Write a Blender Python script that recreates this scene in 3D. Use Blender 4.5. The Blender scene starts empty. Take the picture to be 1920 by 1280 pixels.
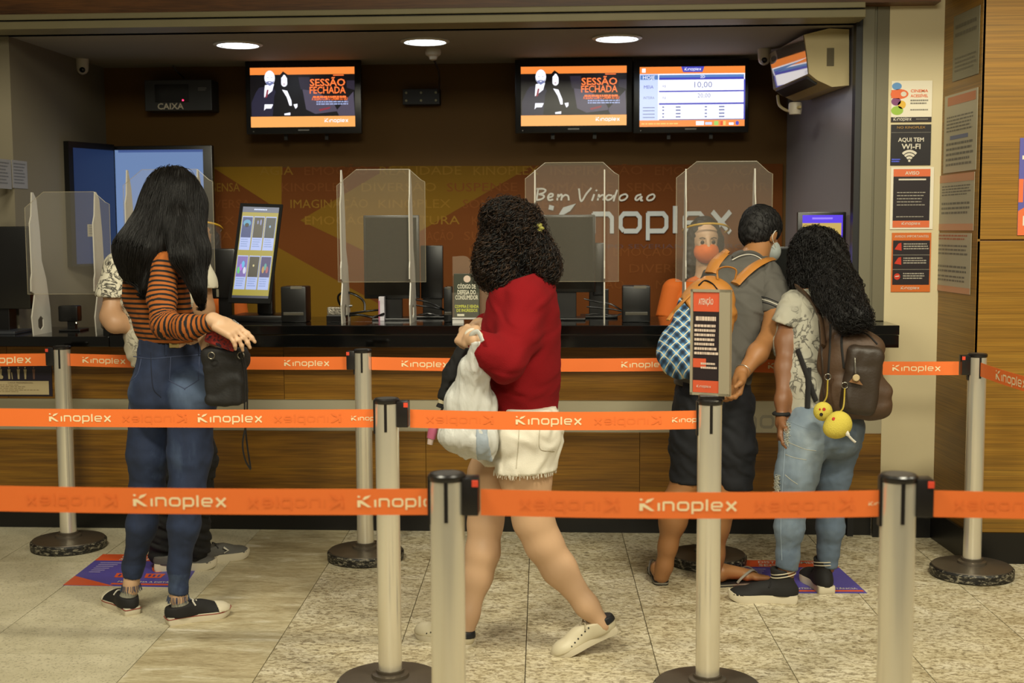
import bpy, bmesh, math, random
import numpy as np
from mathutils import Vector, Matrix, noise

# ------------------------------------------------------------------ camera
SC = bpy.context.scene
COL = SC.collection
FPX, CAM_H = 2400.0, 1.51
_th, _p, _r = math.atan(.06), math.atan(.0875), .0046
CAM = np.array([0, 0, CAM_H])
_F = np.array([-math.sin(_th)*math.cos(_p), math.cos(_th)*math.cos(_p), -math.sin(_p)])
_R0 = np.array([math.cos(_th), math.sin(_th), 0]); _U0 = np.cross(_R0, _F)
_R = _R0*math.cos(_r)-_U0*math.sin(_r); _U = _U0*math.cos(_r)+_R0*math.sin(_r)
cd = bpy.data.cameras.new('camera'); cam = bpy.data.objects.new('camera', cd); COL.objects.link(cam)
cd.sensor_width = 36; cd.lens = 36*FPX/1920
cd.dof.use_dof = True; cd.dof.focus_distance = 5.1; cd.dof.aperture_fstop = 4.0
cam.matrix_world = Matrix(((_R[0], _U[0], -_F[0], 0), (_R[1], _U[1], -_F[1], 0), (_R[2], _U[2], -_F[2], CAM_H), (0, 0, 0, 1)))
SC.camera = cam

# ------------------------------------------------------------------ world, lights, exposure
SC.view_settings.view_transform = 'Standard'; SC.view_settings.look = 'None'
SC.view_settings.gamma = 1.0; SC.view_settings.exposure = 0.0; SC.view_settings.use_curve_mapping = False
wd = bpy.data.worlds.new('hall_ambient'); SC.world = wd; wd.use_nodes = True
wd.node_tree.nodes['Background'].inputs[0].default_value = (.95, .84, .62, 1)
wd.node_tree.nodes['Background'].inputs[1].default_value = .15
def area(name, loc, target, size, power, color):
    l = bpy.data.lights.new(name, 'AREA'); l.shape = 'RECTANGLE'; l.size, l.size_y = size; l.energy = power; l.color = color
    o = bpy.data.objects.new(name, l); COL.objects.link(o); o.location = loc
    o.rotation_euler = (Vector(target)-Vector(loc)).to_track_quat('-Z', 'Y').to_euler()
    return o
WARM = (1.0, .94, .73)
area('hall_ceiling_light', (-1.7, 2.2, 4.0), (-1.4, 5.6, .8), (1.0, .35), 118, WARM)
area('hall_ceiling_light', (1.5, 2.3, 4.0), (0.9, 5.6, .8), (1.0, .35), 126, WARM)
area('hall_ceiling_light', (0.1, -1.2, 3.6), (0.0, 4.5, .6), (2.2, .8), 120, WARM)
area('hall_ceiling_light', (3.4, 3.4, 3.6), (2.2, 5.7, 1.2), (.8, .4), 40, WARM)

# ------------------------------------------------------------------ pixel helpers (points are placed at their real depth)
def ray(px, py): return _F+_R*(px-960)/FPX-_U*(py-640)/FPX
def W(px, py, d): return CAM+d*ray(px, py)
def PZ(px, py, z=0.0): v = ray(px, py); return CAM+v*((z-CAM_H)/v[2])
def PY(px, py, y): v = ray(px, py); return CAM+v*(y/v[1])
def PX(px, py, x): v = ray(px, py); return CAM+v*(x/v[0])

# ------------------------------------------------------------------ materials
def lin(c):
    if isinstance(c, str):
        c = [int(c[i:i+2], 16)/255 for i in (0, 2, 4)]
        c = [x/12.92 if x <= .04045 else ((x+.055)/1.055)**2.4 for x in c]
    return tuple(c)+(1,)
_mats = {}
def mat(name, color, rough=.6, metal=0, bump=0, bscale=60, var=0, vscale=8, spec=.5, emit=0, trans=0, alpha=1, coat=0, sheen=0, stretch=None):
    if name in _mats: return _mats[name]
    m = bpy.data.materials.new(name); m.use_nodes = True; nt = m.node_tree; N, L = nt.nodes, nt.links
    b = N['Principled BSDF']; c = lin(color)
    b.inputs['Base Color'].default_value = c; b.inputs['Roughness'].default_value = rough; b.inputs['Metallic'].default_value = metal
    b.inputs['Specular IOR Level'].default_value = spec; b.inputs['Transmission Weight'].default_value = trans; b.inputs['Alpha'].default_value = alpha
    b.inputs['Coat Weight'].default_value = coat; b.inputs['Sheen Weight'].default_value = sheen
    if emit:
        b.inputs['Emission Color'].default_value = c; b.inputs['Emission Strength'].default_value = emit
        b.inputs['Base Color'].default_value = (0.01, .01, .01, 1)
    if bump or var:
        tc = N.new('ShaderNodeTexCoord'); src = tc.outputs['Object']
        if stretch:
            mp = N.new('ShaderNodeMapping'); mp.inputs['Scale'].default_value = stretch; L.new(src, mp.inputs[0]); src = mp.outputs[0]
    if bump:
        n = N.new('ShaderNodeTexNoise'); n.inputs['Scale'].default_value = bscale; n.inputs['Detail'].default_value = 6; L.new(src, n.inputs['Vector'])
        bp = N.new('ShaderNodeBump'); bp.inputs['Strength'].default_value = bump; bp.inputs['Distance'].default_value = .01
        L.new(n.outputs[0], bp.inputs['Height']); L.new(bp.outputs[0], b.inputs['Normal'])
    if var:
        n2 = N.new('ShaderNodeTexNoise'); n2.inputs['Scale'].default_value = vscale; n2.inputs['Detail'].default_value = 5; L.new(src, n2.inputs['Vector'])
        mx = N.new('ShaderNodeMix'); mx.data_type = 'RGBA'
        mx.inputs[6].default_value = tuple(x*(1-var) for x in c[:3])+(1,); mx.inputs[7].default_value = tuple(min(1, x*(1+var)) for x in c[:3])+(1,)
        L.new(n2.outputs[0], mx.inputs[0]); L.new(mx.outputs[2], b.inputs['Base Color'])
    _mats[name] = m; return m

def nodes_of(name):
    m = bpy.data.materials.new(name); m.use_nodes = True; nt = m.node_tree
    return m, nt.nodes, nt.links, nt.nodes['Principled BSDF']
def ramp(N, stops, interp='LINEAR'):
    r = N.new('ShaderNodeValToRGB'); cr = r.color_ramp; cr.interpolation = interp
    cr.elements[0].position = stops[0][0]; cr.elements[0].color = lin(stops[0][1])
    cr.elements[1].position = stops[-1][0]; cr.elements[1].color = lin(stops[-1][1])
    for p_, c_ in stops[1:-1]:
        e = cr.elements.new(p_); e.color = lin(c_)
    return r
def noise_node(N, L, vec, scale, detail=5, rough=.55, dist=0):
    n = N.new('ShaderNodeTexNoise'); n.inputs['Scale'].default_value = scale; n.inputs['Detail'].default_value = detail
    n.inputs['Roughness'].default_value = rough; n.inputs['Distortion'].default_value = dist; L.new(vec, n.inputs['Vector']); return n
def mapped(N, L, scale, rand=0, rot=(0, 0, 0)):
    tc = N.new('ShaderNodeTexCoord'); mp = N.new('ShaderNodeMapping'); mp.inputs['Scale'].default_value = scale; mp.inputs['Rotation'].default_value = rot
    L.new(tc.outputs['Object'], mp.inputs[0])
    if rand:
        oi = N.new('ShaderNodeObjectInfo'); mu = N.new('ShaderNodeMath'); mu.operation = 'MULTIPLY'; mu.inputs[1].default_value = rand
        L.new(oi.outputs['Random'], mu.inputs[0]); L.new(mu.outputs[0], mp.inputs['Location'])
    return mp.outputs[0]

def wood(name, dark, mid, light, rough=.35, scale=(1.2, 1.2, 22), rand=9):
    m, N, L, b = nodes_of(name)
    v = mapped(N, L, scale, rand)
    n1 = noise_node(N, L, v, 1.0, 6, .6, 1.2)
    r = ramp(N, [(.25, dark), (.5, mid), (.75, light)])
    L.new(n1.outputs[0], r.inputs[0])
    v2 = mapped(N, L, (scale[0]*4, scale[1]*4, scale[2]*7), rand)
    n2 = noise_node(N, L, v2, 1.6, 4)
    mx = N.new('ShaderNodeMix'); mx.data_type = 'RGBA'; mx.blend_type = 'MULTIPLY'; mx.inputs[0].default_value = .55
    r2 = ramp(N, [(.35, '8f8f8f'), (.6, 'ffffff')]); L.new(n2.outputs[0], r2.inputs[0])
    L.new(r.outputs[0], mx.inputs[6]); L.new(r2.outputs[0], mx.inputs[7]); L.new(mx.outputs[2], b.inputs['Base Color'])
    b.inputs['Roughness'].default_value = rough
    return m
def stone(name, kind):
    m, N, L, b = nodes_of(name)
    if kind == 'speckled':      # fine cream granite
        v = mapped(N, L, (1, 1, 1), 30)
        n1 = noise_node(N, L, v, 6, 6, .6); r1 = ramp(N, [(.3, 'bdb496'), (.7, 'd8cfb2')]); L.new(n1.outputs[0], r1.inputs[0])
        n2 = noise_node(N, L, v, 95, 3, .7); r2 = ramp(N, [(.33, '5d5238'), (.46, 'ffffff')]); L.new(n2.outputs[0], r2.inputs[0])
        f = .55
    elif kind == 'veined':
        v = mapped(N, L, (1.2, 4.2, 1), 30, (0, 0, .35))
        n1 = noise_node(N, L, v, 2.2, 8, .6, 1.5); r1 = ramp(N, [(.28, 'a39573'), (.45, 'bcae8a'), (.58, 'cdc2a0'), (.68, 'e4dcc6')]); L.new(n1.outputs[0], r1.inputs[0])
        n2 = noise_node(N, L, v, 24, 5, .7); r2 = ramp(N, [(.25, 'a89a7a'), (.55, 'ffffff')]); L.new(n2.outputs[0], r2.inputs[0])
        f = .7
    else:                        # coarse brown grain
        v = mapped(N, L, (1, 1.5, 1), 30, (0, 0, .5))
        n1 = noise_node(N, L, v, 5, 8, .7, .8); r1 = ramp(N, [(.3, 'a39472'), (.47, 'cdc2a2'), (.7, 'e2dac2')]); L.new(n1.outputs[0], r1.inputs[0])
        n2 = noise_node(N, L, v, 42, 7, .75, .6); r2 = ramp(N, [(.36, '4a3d27'), (.44, 'a3957a'), (.53, 'ffffff')]); L.new(n2.outputs[0], r2.inputs[0])
        f = .75
    mx = N.new('ShaderNodeMix'); mx.data_type = 'RGBA'; mx.blend_type = 'MULTIPLY'; mx.inputs[0].default_value = f
    L.new(r1.outputs[0], mx.inputs[6]); L.new(r2.outputs[0], mx.inputs[7]); L.new(mx.outputs[2], b.inputs['Base Color'])
    b.inputs['Roughness'].default_value = .38
    return m

# ------------------------------------------------------------------ object helpers
def tag(o, label=None, cat=None, group=None, kind=None):
    if label: o['label'] = label
    if cat: o['category'] = cat
    if group: o['group'] = group
    if kind: o['kind'] = kind
    return o
def thing(name, loc, label, cat, group=None, rotz=0):
    o = bpy.data.objects.new(name, None); COL.objects.link(o); o.empty_display_size = .1
    o.location = Vector(loc); o.rotation_euler = (0, 0, rotz); tag(o, label, cat, group); return o
def obj(name, me, m=None, parent=None, world=True, smooth=None):
    o = bpy.data.objects.new(name, me); COL.objects.link(o)
    if m is not None and not me.materials: me.materials.append(m)
    if parent:
        o.parent = parent
        if world: o.matrix_parent_inverse = (Matrix.Translation(parent.location) @ Matrix.Rotation(parent.rotation_euler.z, 4, 'Z')).inverted()
    if smooth is not None:
        me.polygons.foreach_set('use_smooth', [True]*len(me.polygons))
        if smooth < 180: me.set_sharp_from_angle(angle=math.radians(smooth))
    return o
def arr_mesh(name, V, Fc):
    me = bpy.data.meshes.new(name)
    V = np.asarray(V, dtype=np.float32); Fc = np.asarray(Fc, dtype=np.int32)
    me.vertices.add(len(V)); me.vertices.foreach_set('co', V.ravel())
    k = Fc.shape[1]; me.loops.add(Fc.size); me.loops.foreach_set('vertex_index', Fc.ravel())
    me.polygons.add(len(Fc)); me.polygons.foreach_set('loop_start', np.arange(0, Fc.size, k, dtype=np.int32))
    me.update(calc_edges=True); return me
class MB:
    def __init__(s): s.v = []; s.f = []
    def add(s, vs, fs):
        n = len(s.v); s.v += [tuple(map(float, v)) for v in vs]; s.f += [tuple(i+n for i in f) for f in fs]; return s
    def box(s, lo, hi, bev=0, rot=None, about=None):
        bm = bmesh.new(); bmesh.ops.create_cube(bm, size=1)
        lo, hi = np.array(lo, float), np.array(hi, float)
        for v in bm.verts: v.co = Vector(lo+(hi-lo)*(np.array(v.co)+.5))
        if bev: bmesh.ops.bevel(bm, geom=bm.edges[:], offset=bev, segments=2, affect='EDGES', profile=.6)
        if rot is not None:
            c = Vector(about if about is not None else (lo+hi)/2)
            for v in bm.verts: v.co = rot @ (v.co-c)+c
        bm.verts.index_update()
        s.add([v.co for v in bm.verts], [[v.index for v in f.verts] for f in bm.faces]); bm.free(); return s
    def prism(s, pts, vec):     # planar polygon (3-D points) extruded by vec
        n = len(pts); P = [np.array(q, float) for q in pts]; vec = np.array(vec, float)
        fs = [list(range(n)), list(range(2*n-1, n-1, -1))]+[[i, n+i, n+(i+1) % n, (i+1) % n] for i in range(n)]
        return s.add(P+[q+vec for q in P], fs)
    def poly(s, pts): return s.add(pts, [list(range(len(pts)))])
    def lathe(s, prof, c=(0, 0, 0), seg=40, axis=None):
        M = Matrix.Identity(3) if axis is None else Vector((0, 0, 1)).rotation_difference(Vector(axis)).to_matrix()
        vs = []; fs = []
        for r_, z in prof:
            for k in range(seg):
                a = 2*math.pi*k/seg; q = M @ Vector((r_*math.cos(a), r_*math.sin(a), z)); vs.append((q.x+c[0], q.y+c[1], q.z+c[2]))
        for i in range(len(prof)-1):
            for k in range(seg):
                k2 = (k+1) % seg; fs.append((i*seg+k, i*seg+k2, (i+1)*seg+k2, (i+1)*seg+k))
        fs.append(list(range(seg))[::-1]); fs.append([(len(prof)-1)*seg+k for k in range(seg)])
        return s.add(vs, fs)
    def tube(s, path, r_, seg=8, flat=None, flatn=None):   # r_ number or list
        P = [Vector(q) for q in path]; n = len(P); vs = []; fs = []
        rs = r_ if hasattr(r_, '__len__') else [r_]*n
        up = None
        for i in range(n):
            t = (P[min(i+1, n-1)]-P[max(i-1, 0)]).normalized()
            if up is None: up = t.orthogonal().normalized() if flatn is None else Vector(flatn)
            if flatn is not None: up = Vector(flatn)
            up = (up-t*up.dot(t)).normalized(); sd = t.cross(up)
            for k in range(seg):
                a = 2*math.pi*(k+.5)/seg; vs.append(P[i]+up*(math.cos(a)*rs[i]*(flat or 1))+sd*(math.sin(a)*rs[i]))
        for i in range(n-1):
            for k in range(seg):
                k2 = (k+1) % seg; fs.append((i*seg+k, i*seg+k2, (i+1)*seg+k2, (i+1)*seg+k))
        fs.append(list(range(seg))[::-1]); fs.append([(n-1)*seg+k for k in range(seg)])
        return s.add(vs, fs)
    def build(s, name, m, parent=None, smooth=None, world=True, kind=None, label=None):
        me = bpy.data.meshes.new(name); me.from_pydata(s.v, [], s.f); me.update()
        o = obj(name, me, m, parent, world, smooth); tag(o, label, kind=kind); return o
def spline(pts, n=8):
    P = [np.array(p, float) for p in pts]; P = [2*P[0]-P[1]]+P+[2*P[-1]-P[-2]]; out = []
    for i in range(1, len(P)-2):
        for k in range(n):
            t = k/n; a, b, c, d = P[i-1:i+3]
            out.append(.5*((2*b)+(c-a)*t+(2*a-5*b+4*c-d)*t*t+(3*b-a-3*c+d)*t**3))
    out.append(P[-2]); return out
# text as flat outlines
_txt = {}
def text_geo(s, bold=False):
    key = (s, bold)
    if key not in _txt:
        c = bpy.data.curves.new('t', 'FONT'); c.body = s; c.resolution_u = 2
        if bold: c.offset = .018
        o = bpy.data.objects.new('t', c); me = bpy.data.meshes.new_from_object(o)
        _txt[key] = (np.array([tuple(v.co) for v in me.vertices]).reshape(-1, 3), [tuple(p.vertices) for p in me.polygons])
        bpy.data.objects.remove(o); bpy.data.curves.remove(c); bpy.data.meshes.remove(me)
    return _txt[key]
LOGO = []     # strokes (polyline, width) in units where the x-height is 1.25
def _rr(x0, y0, x1, y1, w, parts='closed', c=.22):
    return [(x0+c, y0), (x1-c, y0), (x1, y0+c), (x1, y1-c), (x1-c, y1), (x0+c, y1), (x0, y1-c), (x0, y0+c), (x0+c, y0)]
_w = .27
LOGO += [([(2.55, 0), (2.55, 1.05)], .3),
         ([(3.18, 0), (3.18, 1.12), (4.25, 1.12), (4.47, .9), (4.47, 0)], _w),
         (_rr(5.08, .13, 6.42, 1.12, _w), _w),
         ([(6.98, -.4), (6.98, 1.12), (8.05, 1.12), (8.27, .9), (8.27, .35), (8.05, .13), (7.1, .13)], _w),
         ([(8.87, 0), (8.87, 1.55)], .3),
         ([(10.7, .13), (9.75, .13), (9.53, .35), (9.53, .9), (9.75, 1.12), (10.6, 1.12), (10.82, .9), (10.82, .6), (9.6, .6)], _w-.03),
         ([(11.45, .02), (12.7, 1.22)], .3), ([(11.45, 1.22), (12.7, .02)], .3)]
LOGO_POLY = [[(0, 0), (.45, 0), (.45, .55), (1.5, -.02), (2.0, 0), (.6, .98), (0, .98)], [(.75, 1.1), (1.05, 1.5), (1.95, 1.72), (1.55, 1.3), (.95, 1.02)], [(.02, 1.4), (.35, 1.33), (.42, 1.58), (.08, 1.66)]]
def stroke_polys(pl, w):
    out = []
    for i in range(len(pl)-1):
        a, b = np.array(pl[i], float), np.array(pl[i+1], float); t = (b-a)/max(np.linalg.norm(b-a), 1e-9); n = np.array([-t[1], t[0]])*w/2
        e0 = t*w/2*(.35 if i > 0 else 0); e1 = t*w/2*(.35 if i < len(pl)-2 else 0)
        out.append([a-e0+n, b+e1+n, b+e1-n, a-e0-n])
    return out
class Sheet:
    """flat frame: origin O (lower left), unit X, unit Y, width, height; content laid on it in layers"""
    def __init__(s, O, X, Y, w, h, parent, d=.0007):
        s.O, s.X, s.Y = np.array(O, float), np.array(X, float), np.array(Y, float); s.N = np.cross(s.X, s.Y); s.w, s.h, s.parent, s.d = w, h, parent, d; s.b = {}; s.n = 0; s.hold = False
    def P(s, u, v, k=0): return s.O+s.X*u*s.w+s.Y*v*s.h+s.N*s.d*k
    def mb(s, name, m):
        if not s.hold: s.n += 1
        return s.b.setdefault((name, m.name, s.n), [MB(), m, None])[0]
    def rect(s, name, m, u0, v0, u1, v1, k=1): s.mb(name, m).poly([s.P(u0, v0, k), s.P(u1, v0, k), s.P(u1, v1, k), s.P(u0, v1, k)])
    def poly(s, name, m, pts, k=1): s.mb(name, m).poly([s.P(u, v, k) for u, v in pts])
    def disc(s, name, m, u, v, ru, rv, k=1, n=18): s.poly(name, m, [(u+ru*math.cos(2*math.pi*i/n), v+rv*math.sin(2*math.pi*i/n)) for i in range(n)], k)
    def line(s, name, m, pts, wid, k=1):
        s.n += 1; s.hold = True
        for q in stroke_polys([(u*s.w, v*s.h) for u, v in pts], wid): k += .05; s.mb(name, m).poly([s.O+s.X*a+s.Y*b_+s.N*s.d*k for a, b_ in q])
        s.hold = False
    def text(s, name, m, t, u0, v, u1, hv, k=2, bold=False, slant=0):    # fitted between u0 and u1, height hv
        V, Fs = text_geo(t, bold); 
        if not len(V): return
        x0, x1 = V[:, 0].min(), V[:, 0].max(); H = .72
        pts = [s.P(u0+(u1-u0)*(a-x0+slant*b_*.2)/(x1-x0), v+hv*b_/H, k) for a, b_, _ in V]; s.mb(name, m).add(pts, Fs)
    def logo(s, name, m, u0, v, u1, k=2, ys=1.0, mirror=False):
        sc = (u1-u0)*s.w/12.75; B = s.mb(name, m); 
        for pl in [q for st in LOGO for q in stroke_polys(*st)]+LOGO_POLY:
            k += .06; pts = [(12.75-a, b_) if mirror else (a, b_) for a, b_ in pl]
            B.poly([s.O+s.X*(u0*s.w+a*sc)+s.Y*(v*s.h+b_*sc*ys)+s.N*s.d*k for a, b_ in pts])
    def bars(s, name, m, u0, v0, u1, v1, n, k=2, fill=.5, seed=1, ragged=.25):   # lines too small to read
        s.n += 1; s.hold = True; s.mb(name, m); s.b[(name, m.name, s.n)][2] = 'stuff' if n > 1 else None
        rg = random.Random(seed); dv = (v1-v0)/n
        for i in range(n):
            u = u0
            ue = u1-rg.random()*ragged*(u1-u0)
            while u < ue:
                l = min(rg.uniform(.04, .13)*(u1-u0), ue-u); s.rect(name, m, u, v1-(i+fill)*dv, u+l, v1-i*dv, k); u += l+.018*(u1-u0)
        s.hold = False
    def done(s):
        for (n, *_), (b, m, kd) in s.b.items():
            if b.v: b.build(n, m, s.parent, kind=kd)
def screen_mat(name, c, e=1.0): return mat('screen_'+name, c, .3, emit=e)

# ------------------------------------------------------------------ implicit surfaces -> meshes
def vadd(P, c): return P-np.asarray(c, float)
def cone(a, b, ra, rb, side=None, fl=1.0):
    a, b = np.asarray(a, float), np.asarray(b, float); ba = b-a; L2 = max(ba@ba, 1e-9)
    n = None
    if side is not None:
        n = np.asarray(side, float); t_ = ba/math.sqrt(L2); n = n-t_*(n@t_); n /= np.linalg.norm(n)
    rm = max(ra, rb)*max(1, fl); lo = np.minimum(a, b)-rm; hi = np.maximum(a, b)+rm
    def fn(P):
        pa = P-a; t = np.clip(pa@ba/L2, 0, 1); q = pa-t[:, None]*ba
        if n is not None: q = q+np.outer(q@n, n)*(1/fl-1)      # fl>1 widens along side
        return np.sqrt((q*q).sum(1))-(ra+(rb-ra)*t)
    fn.b = (lo, hi); fn.ax = (a, b); return fn
def ell(c, r, M=None):
    c = np.asarray(c, float); r = np.asarray(r, float); M = None if M is None else np.asarray(M, float)
    def fn(P):
        q = P-c
        if M is not None: q = q@M          # columns of M are the local axes
        k0 = np.sqrt(((q/r)**2).sum(1)); k1 = np.sqrt(((q/(r*r))**2).sum(1))
        return k0*(k0-1)/np.maximum(k1, 1e-9)
    fn.b = (c-r.max(), c+r.max()); fn.ax = (c-[0, 0, .01], c+[0, 0, .01]); return fn
def rbox(c, hs, M=None, rd=.01):
    c = np.asarray(c, float); hs = np.asarray(hs, float)-rd; M = None if M is None else np.asarray(M, float)
    def fn(P):
        q = P-c
        if M is not None: q = q@M
        q = np.abs(q)-hs; return np.sqrt((np.maximum(q, 0)**2).sum(1))+np.minimum(q.max(1), 0)-rd
    R_ = np.linalg.norm(hs+rd); fn.b = (c-R_, c+R_); fn.ax = (c, c+[0, 0, .01]); return fn
def smin(a, b, k):
    h_ = np.maximum(k-np.abs(a-b), 0)/k; return np.minimum(a, b)-h_*h_*k*.25
def union(fs, k=.02):
    def fn(P):
        d = fs[0](P)
        for g in fs[1:]: d = smin(d, g(P), k)
        return d
    fn.b = (np.min([g.b[0] for g in fs], 0), np.max([g.b[1] for g in fs], 0)); fn.fs = fs; return fn
def cut(f_, planes, k=0):    # planes: (point, normal) keep the side the normal points away from
    pl = [(np.asarray(p_, float), np.asarray(n_, float)/np.linalg.norm(n_)) for p_, n_ in planes]
    def fn(P):
        d = f_(P)
        for p_, n_ in pl: d = np.maximum(d, (P-p_)@n_)
        return d
    fn.b = f_.b; fn.fs = getattr(f_, 'fs', [f_]); return fn
def minus(f_, g):
    def fn(P): return np.maximum(f_(P), -g(P))
    fn.b = f_.b; return fn
def off(f_, r_):
    def fn(P): return f_(P)-r_
    fn.b = (f_.b[0]-r_, f_.b[1]+r_); return fn
def rough_(f_, amp, sc, seed=0, stretch=(1, 1, 1)):   # soft folds from sums of sines warped by each other
    st = np.asarray(stretch, float)
    rg = np.random.RandomState(seed); D = rg.normal(size=(5, 3)); D /= np.linalg.norm(D, axis=1)[:, None]; ph = rg.uniform(0, 6.28, 5)
    def fn(P):
        Q = P*st*sc; w = np.zeros(len(P))
        for i in range(5): w = np.sin((Q@D[i])*(1+.45*i)+ph[i]+1.3*w)
        return f_(P)+amp*w
    fn.b = (f_.b[0]-abs(amp), f_.b[1]+abs(amp)); return fn
def grad(f_, P, e=.002):
    g = np.stack([f_(P+d)-f_(P-d) for d in np.eye(3)*e], 1); n = np.linalg.norm(g, axis=1)[:, None]; return g/np.maximum(n, 1e-9)
def nets(f_, h_, pad=2, snap=True):
    lo, hi = f_.b; lo = lo-h_*pad; hi = hi+h_*pad; B = 4
    nb = np.ceil((hi-lo)/(h_*B)).astype(int); n = nb*B
    cc = [lo[i]+(np.arange(nb[i])+.5)*h_*B for i in range(3)]
    X, Y, Z = np.meshgrid(*cc, indexing='ij'); dc = f_(np.stack([X.ravel(), Y.ravel(), Z.ravel()], 1)).reshape(nb)
    act = np.abs(dc) < h_*B*1.6
    A = np.kron(dc, np.ones((B, B, B), dtype=np.float32)).astype(np.float64)
    idx = np.argwhere(act)
    if len(idx) == 0: return np.zeros((0, 3)), np.zeros((0, 4), int)
    o3 = np.stack(np.meshgrid(*[np.arange(B)]*3, indexing='ij'), -1).reshape(-1, 3)
    G = (idx[:, None, :]*B+o3[None]).reshape(-1, 3)
    A[G[:, 0], G[:, 1], G[:, 2]] = f_(lo+(G+.5)*h_)
    s = A < 0
    cnt = np.zeros(tuple(n-1), int)
    for dx in (0, 1):
        for dy in (0, 1):
            for dz in (0, 1): cnt += s[dx:n[0]-1+dx, dy:n[1]-1+dy, dz:n[2]-1+dz]
    cell = (cnt > 0) & (cnt < 8); ci = np.argwhere(cell); vid = -np.ones(cell.shape, int); vid[cell] = np.arange(len(ci))
    acc = np.zeros((len(ci), 3)); num = np.zeros(len(ci))
    for ax in range(3):
        o1, o2 = [a for a in range(3) if a != ax]
        for i in (0, 1):
            for j in (0, 1):
                p0 = ci.copy(); p0[:, o1] += i; p0[:, o2] += j; p1 = p0.copy(); p1[:, ax] += 1
                a = A[p0[:, 0], p0[:, 1], p0[:, 2]]; b = A[p1[:, 0], p1[:, 1], p1[:, 2]]; x = (a < 0) != (b < 0)
                t = np.where(x, a/np.where(x, a-b, 1), 0); q = p0.astype(float); q[:, ax] += t
                acc[x] += q[x]; num[x] += 1
    V = lo+(acc/num[:, None]+.5)*h_
    Fs = []
    for ax in range(3):
        o1, o2 = (ax+1) % 3, (ax+2) % 3
        sl0 = [slice(1, -1)]*3; sl0[ax] = slice(0, n[ax]-1); sl1 = list(sl0); sl1[ax] = slice(1, n[ax])
        a, b = s[tuple(sl0)], s[tuple(sl1)]
        for sign in (True, False):
            e = np.argwhere((a == sign) & (b != sign))
            if not len(e): continue
            for k in range(3):
                if k != ax: e[:, k] += 1
            def vv(d1, d2):
                q = e.copy(); q[:, o1] += d1; q[:, o2] += d2; return vid[q[:, 0], q[:, 1], q[:, 2]]
            qd = np.stack([vv(-1, -1), vv(0, -1), vv(0, 0), vv(-1, 0)], 1)
            Fs.append(qd if sign else qd[:, ::-1])
    Fc = np.concatenate(Fs); Fc = Fc[(Fc >= 0).all(1)]
    if snap:
        d = f_(V); ok = np.abs(d) < h_*.8; g = grad(f_, V, h_*.3); V = V-g*(np.clip(d, -h_*.5, h_*.5)*ok)[:, None]
    return V, Fc
def sdf_obj(name, f_, h_, m, parent, label=None, kind=None, world=True):
    V, Fc = nets(f_, h_); me = arr_mesh(name, V, Fc); o = obj(name, me, m, parent, world, smooth=180); tag(o, label, kind=kind); return o
def join_geo(*vf):
    Vs, Fs, n = [], [], 0
    for V, F_ in vf:
        Vs.append(V); Fs.append(F_+n); n += len(V)
    return np.concatenate(Vs), np.concatenate(Fs)
def hit(f_, px, py, d0, d1, n=160):
    t = np.linspace(d0, d1, n); P = CAM+t[:, None]*ray(px, py); d = f_(P); i = np.argmax(d < 0)
    if not (d < 0).any(): i = int(np.argmin(d)); return P[i]
    return P[max(i-1, 0)]+(P[i]-P[max(i-1, 0)])*(d[max(i-1, 0)]/max(d[max(i-1, 0)]-d[i], 1e-9)) if i else P[0]
def drape(f_, pix, d0, d1, n=6): return [hit(f_, a, b, d0, d1) for a, b in spline([(q[0], q[1]) for q in pix], n)]
def fattr(o, name, vals):
    a = o.data.attributes.new(name, 'FLOAT', 'POINT'); a.data.foreach_set('value', np.asarray(vals, np.float32))
def verts(o):
    V = np.zeros(len(o.data.vertices)*3); o.data.vertices.foreach_get('co', V); return V.reshape(-1, 3)
# ================================================================== SETTING
Y_K, Y_F, Y_C = 6.30, 6.20, 6.0          # kick plate, counter face, counter-top edge
Y_B, X_L, X_R, Z_C = 7.6, -2.89, 1.16, 2.5
Z_T = PY(700, 610, Y_C)[2]                # counter-top height
Z_U = PY(650, 651, Y_C)[2]
M_kick = mat('black_laminate', '0b0a09', .35)
M_blackgl = mat('polished_black_granite', '080807', .10, spec=.55)
M_wall_brown = mat('dark_brown_wall_paint', '543a12', .7, spec=.25, var=.08, vscale=2)
M_wall_grey = mat('olive_grey_wall_paint', '6b6350', .7, var=.06, vscale=2)
M_wall_cool = mat('screen_glow_satin_wall', '8b8990', .32, bump=.05, bscale=6, stretch=(3, 3, .6))  # lightened and blued: glow of the screens put into the wall colour
M_ceil = mat('ceiling_paint', '8a8271', .8, var=.05, vscale=2)
M_pillar = mat('cream_wall_paint', 'cfc19a', .6, var=.04, vscale=3, bump=.02, bscale=90)
M_shutter = mat('aged_shutter_metal', '8b8364', .5, metal=.25, bump=.04, bscale=30, var=.12, vscale=6)
M_track = mat('shade_darkened_track', '6f6a55', .5, metal=.1, var=.08, vscale=5)  # frame strip darkened: shade beside the pillar put into this colour
M_dark = mat('near_black', '0c0b0a', .5)
M_wood_r = wood('golden_wood_laminate', '84601a', '94691e', 'a37a2a', .42, (.3, .3, 20))
M_wood_c = wood('brown_wood_laminate', '5d3d10', '7c5414', '8f661c', .36, (.6, .6, 14))
M_wood_d = wood('dark_wood_laminate', '4a2c12', '6a421c', '7b4f22', .45)
M_steel = mat('brushed_steel', 'b9b29a', .35, metal=.6, bump=.03, bscale=20, stretch=(1, 1, 40))

STRUCT = dict(kind='structure')
def struct(name, mb, m, smooth=None): return mb.build(name, m, None, smooth, kind='structure')
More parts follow.
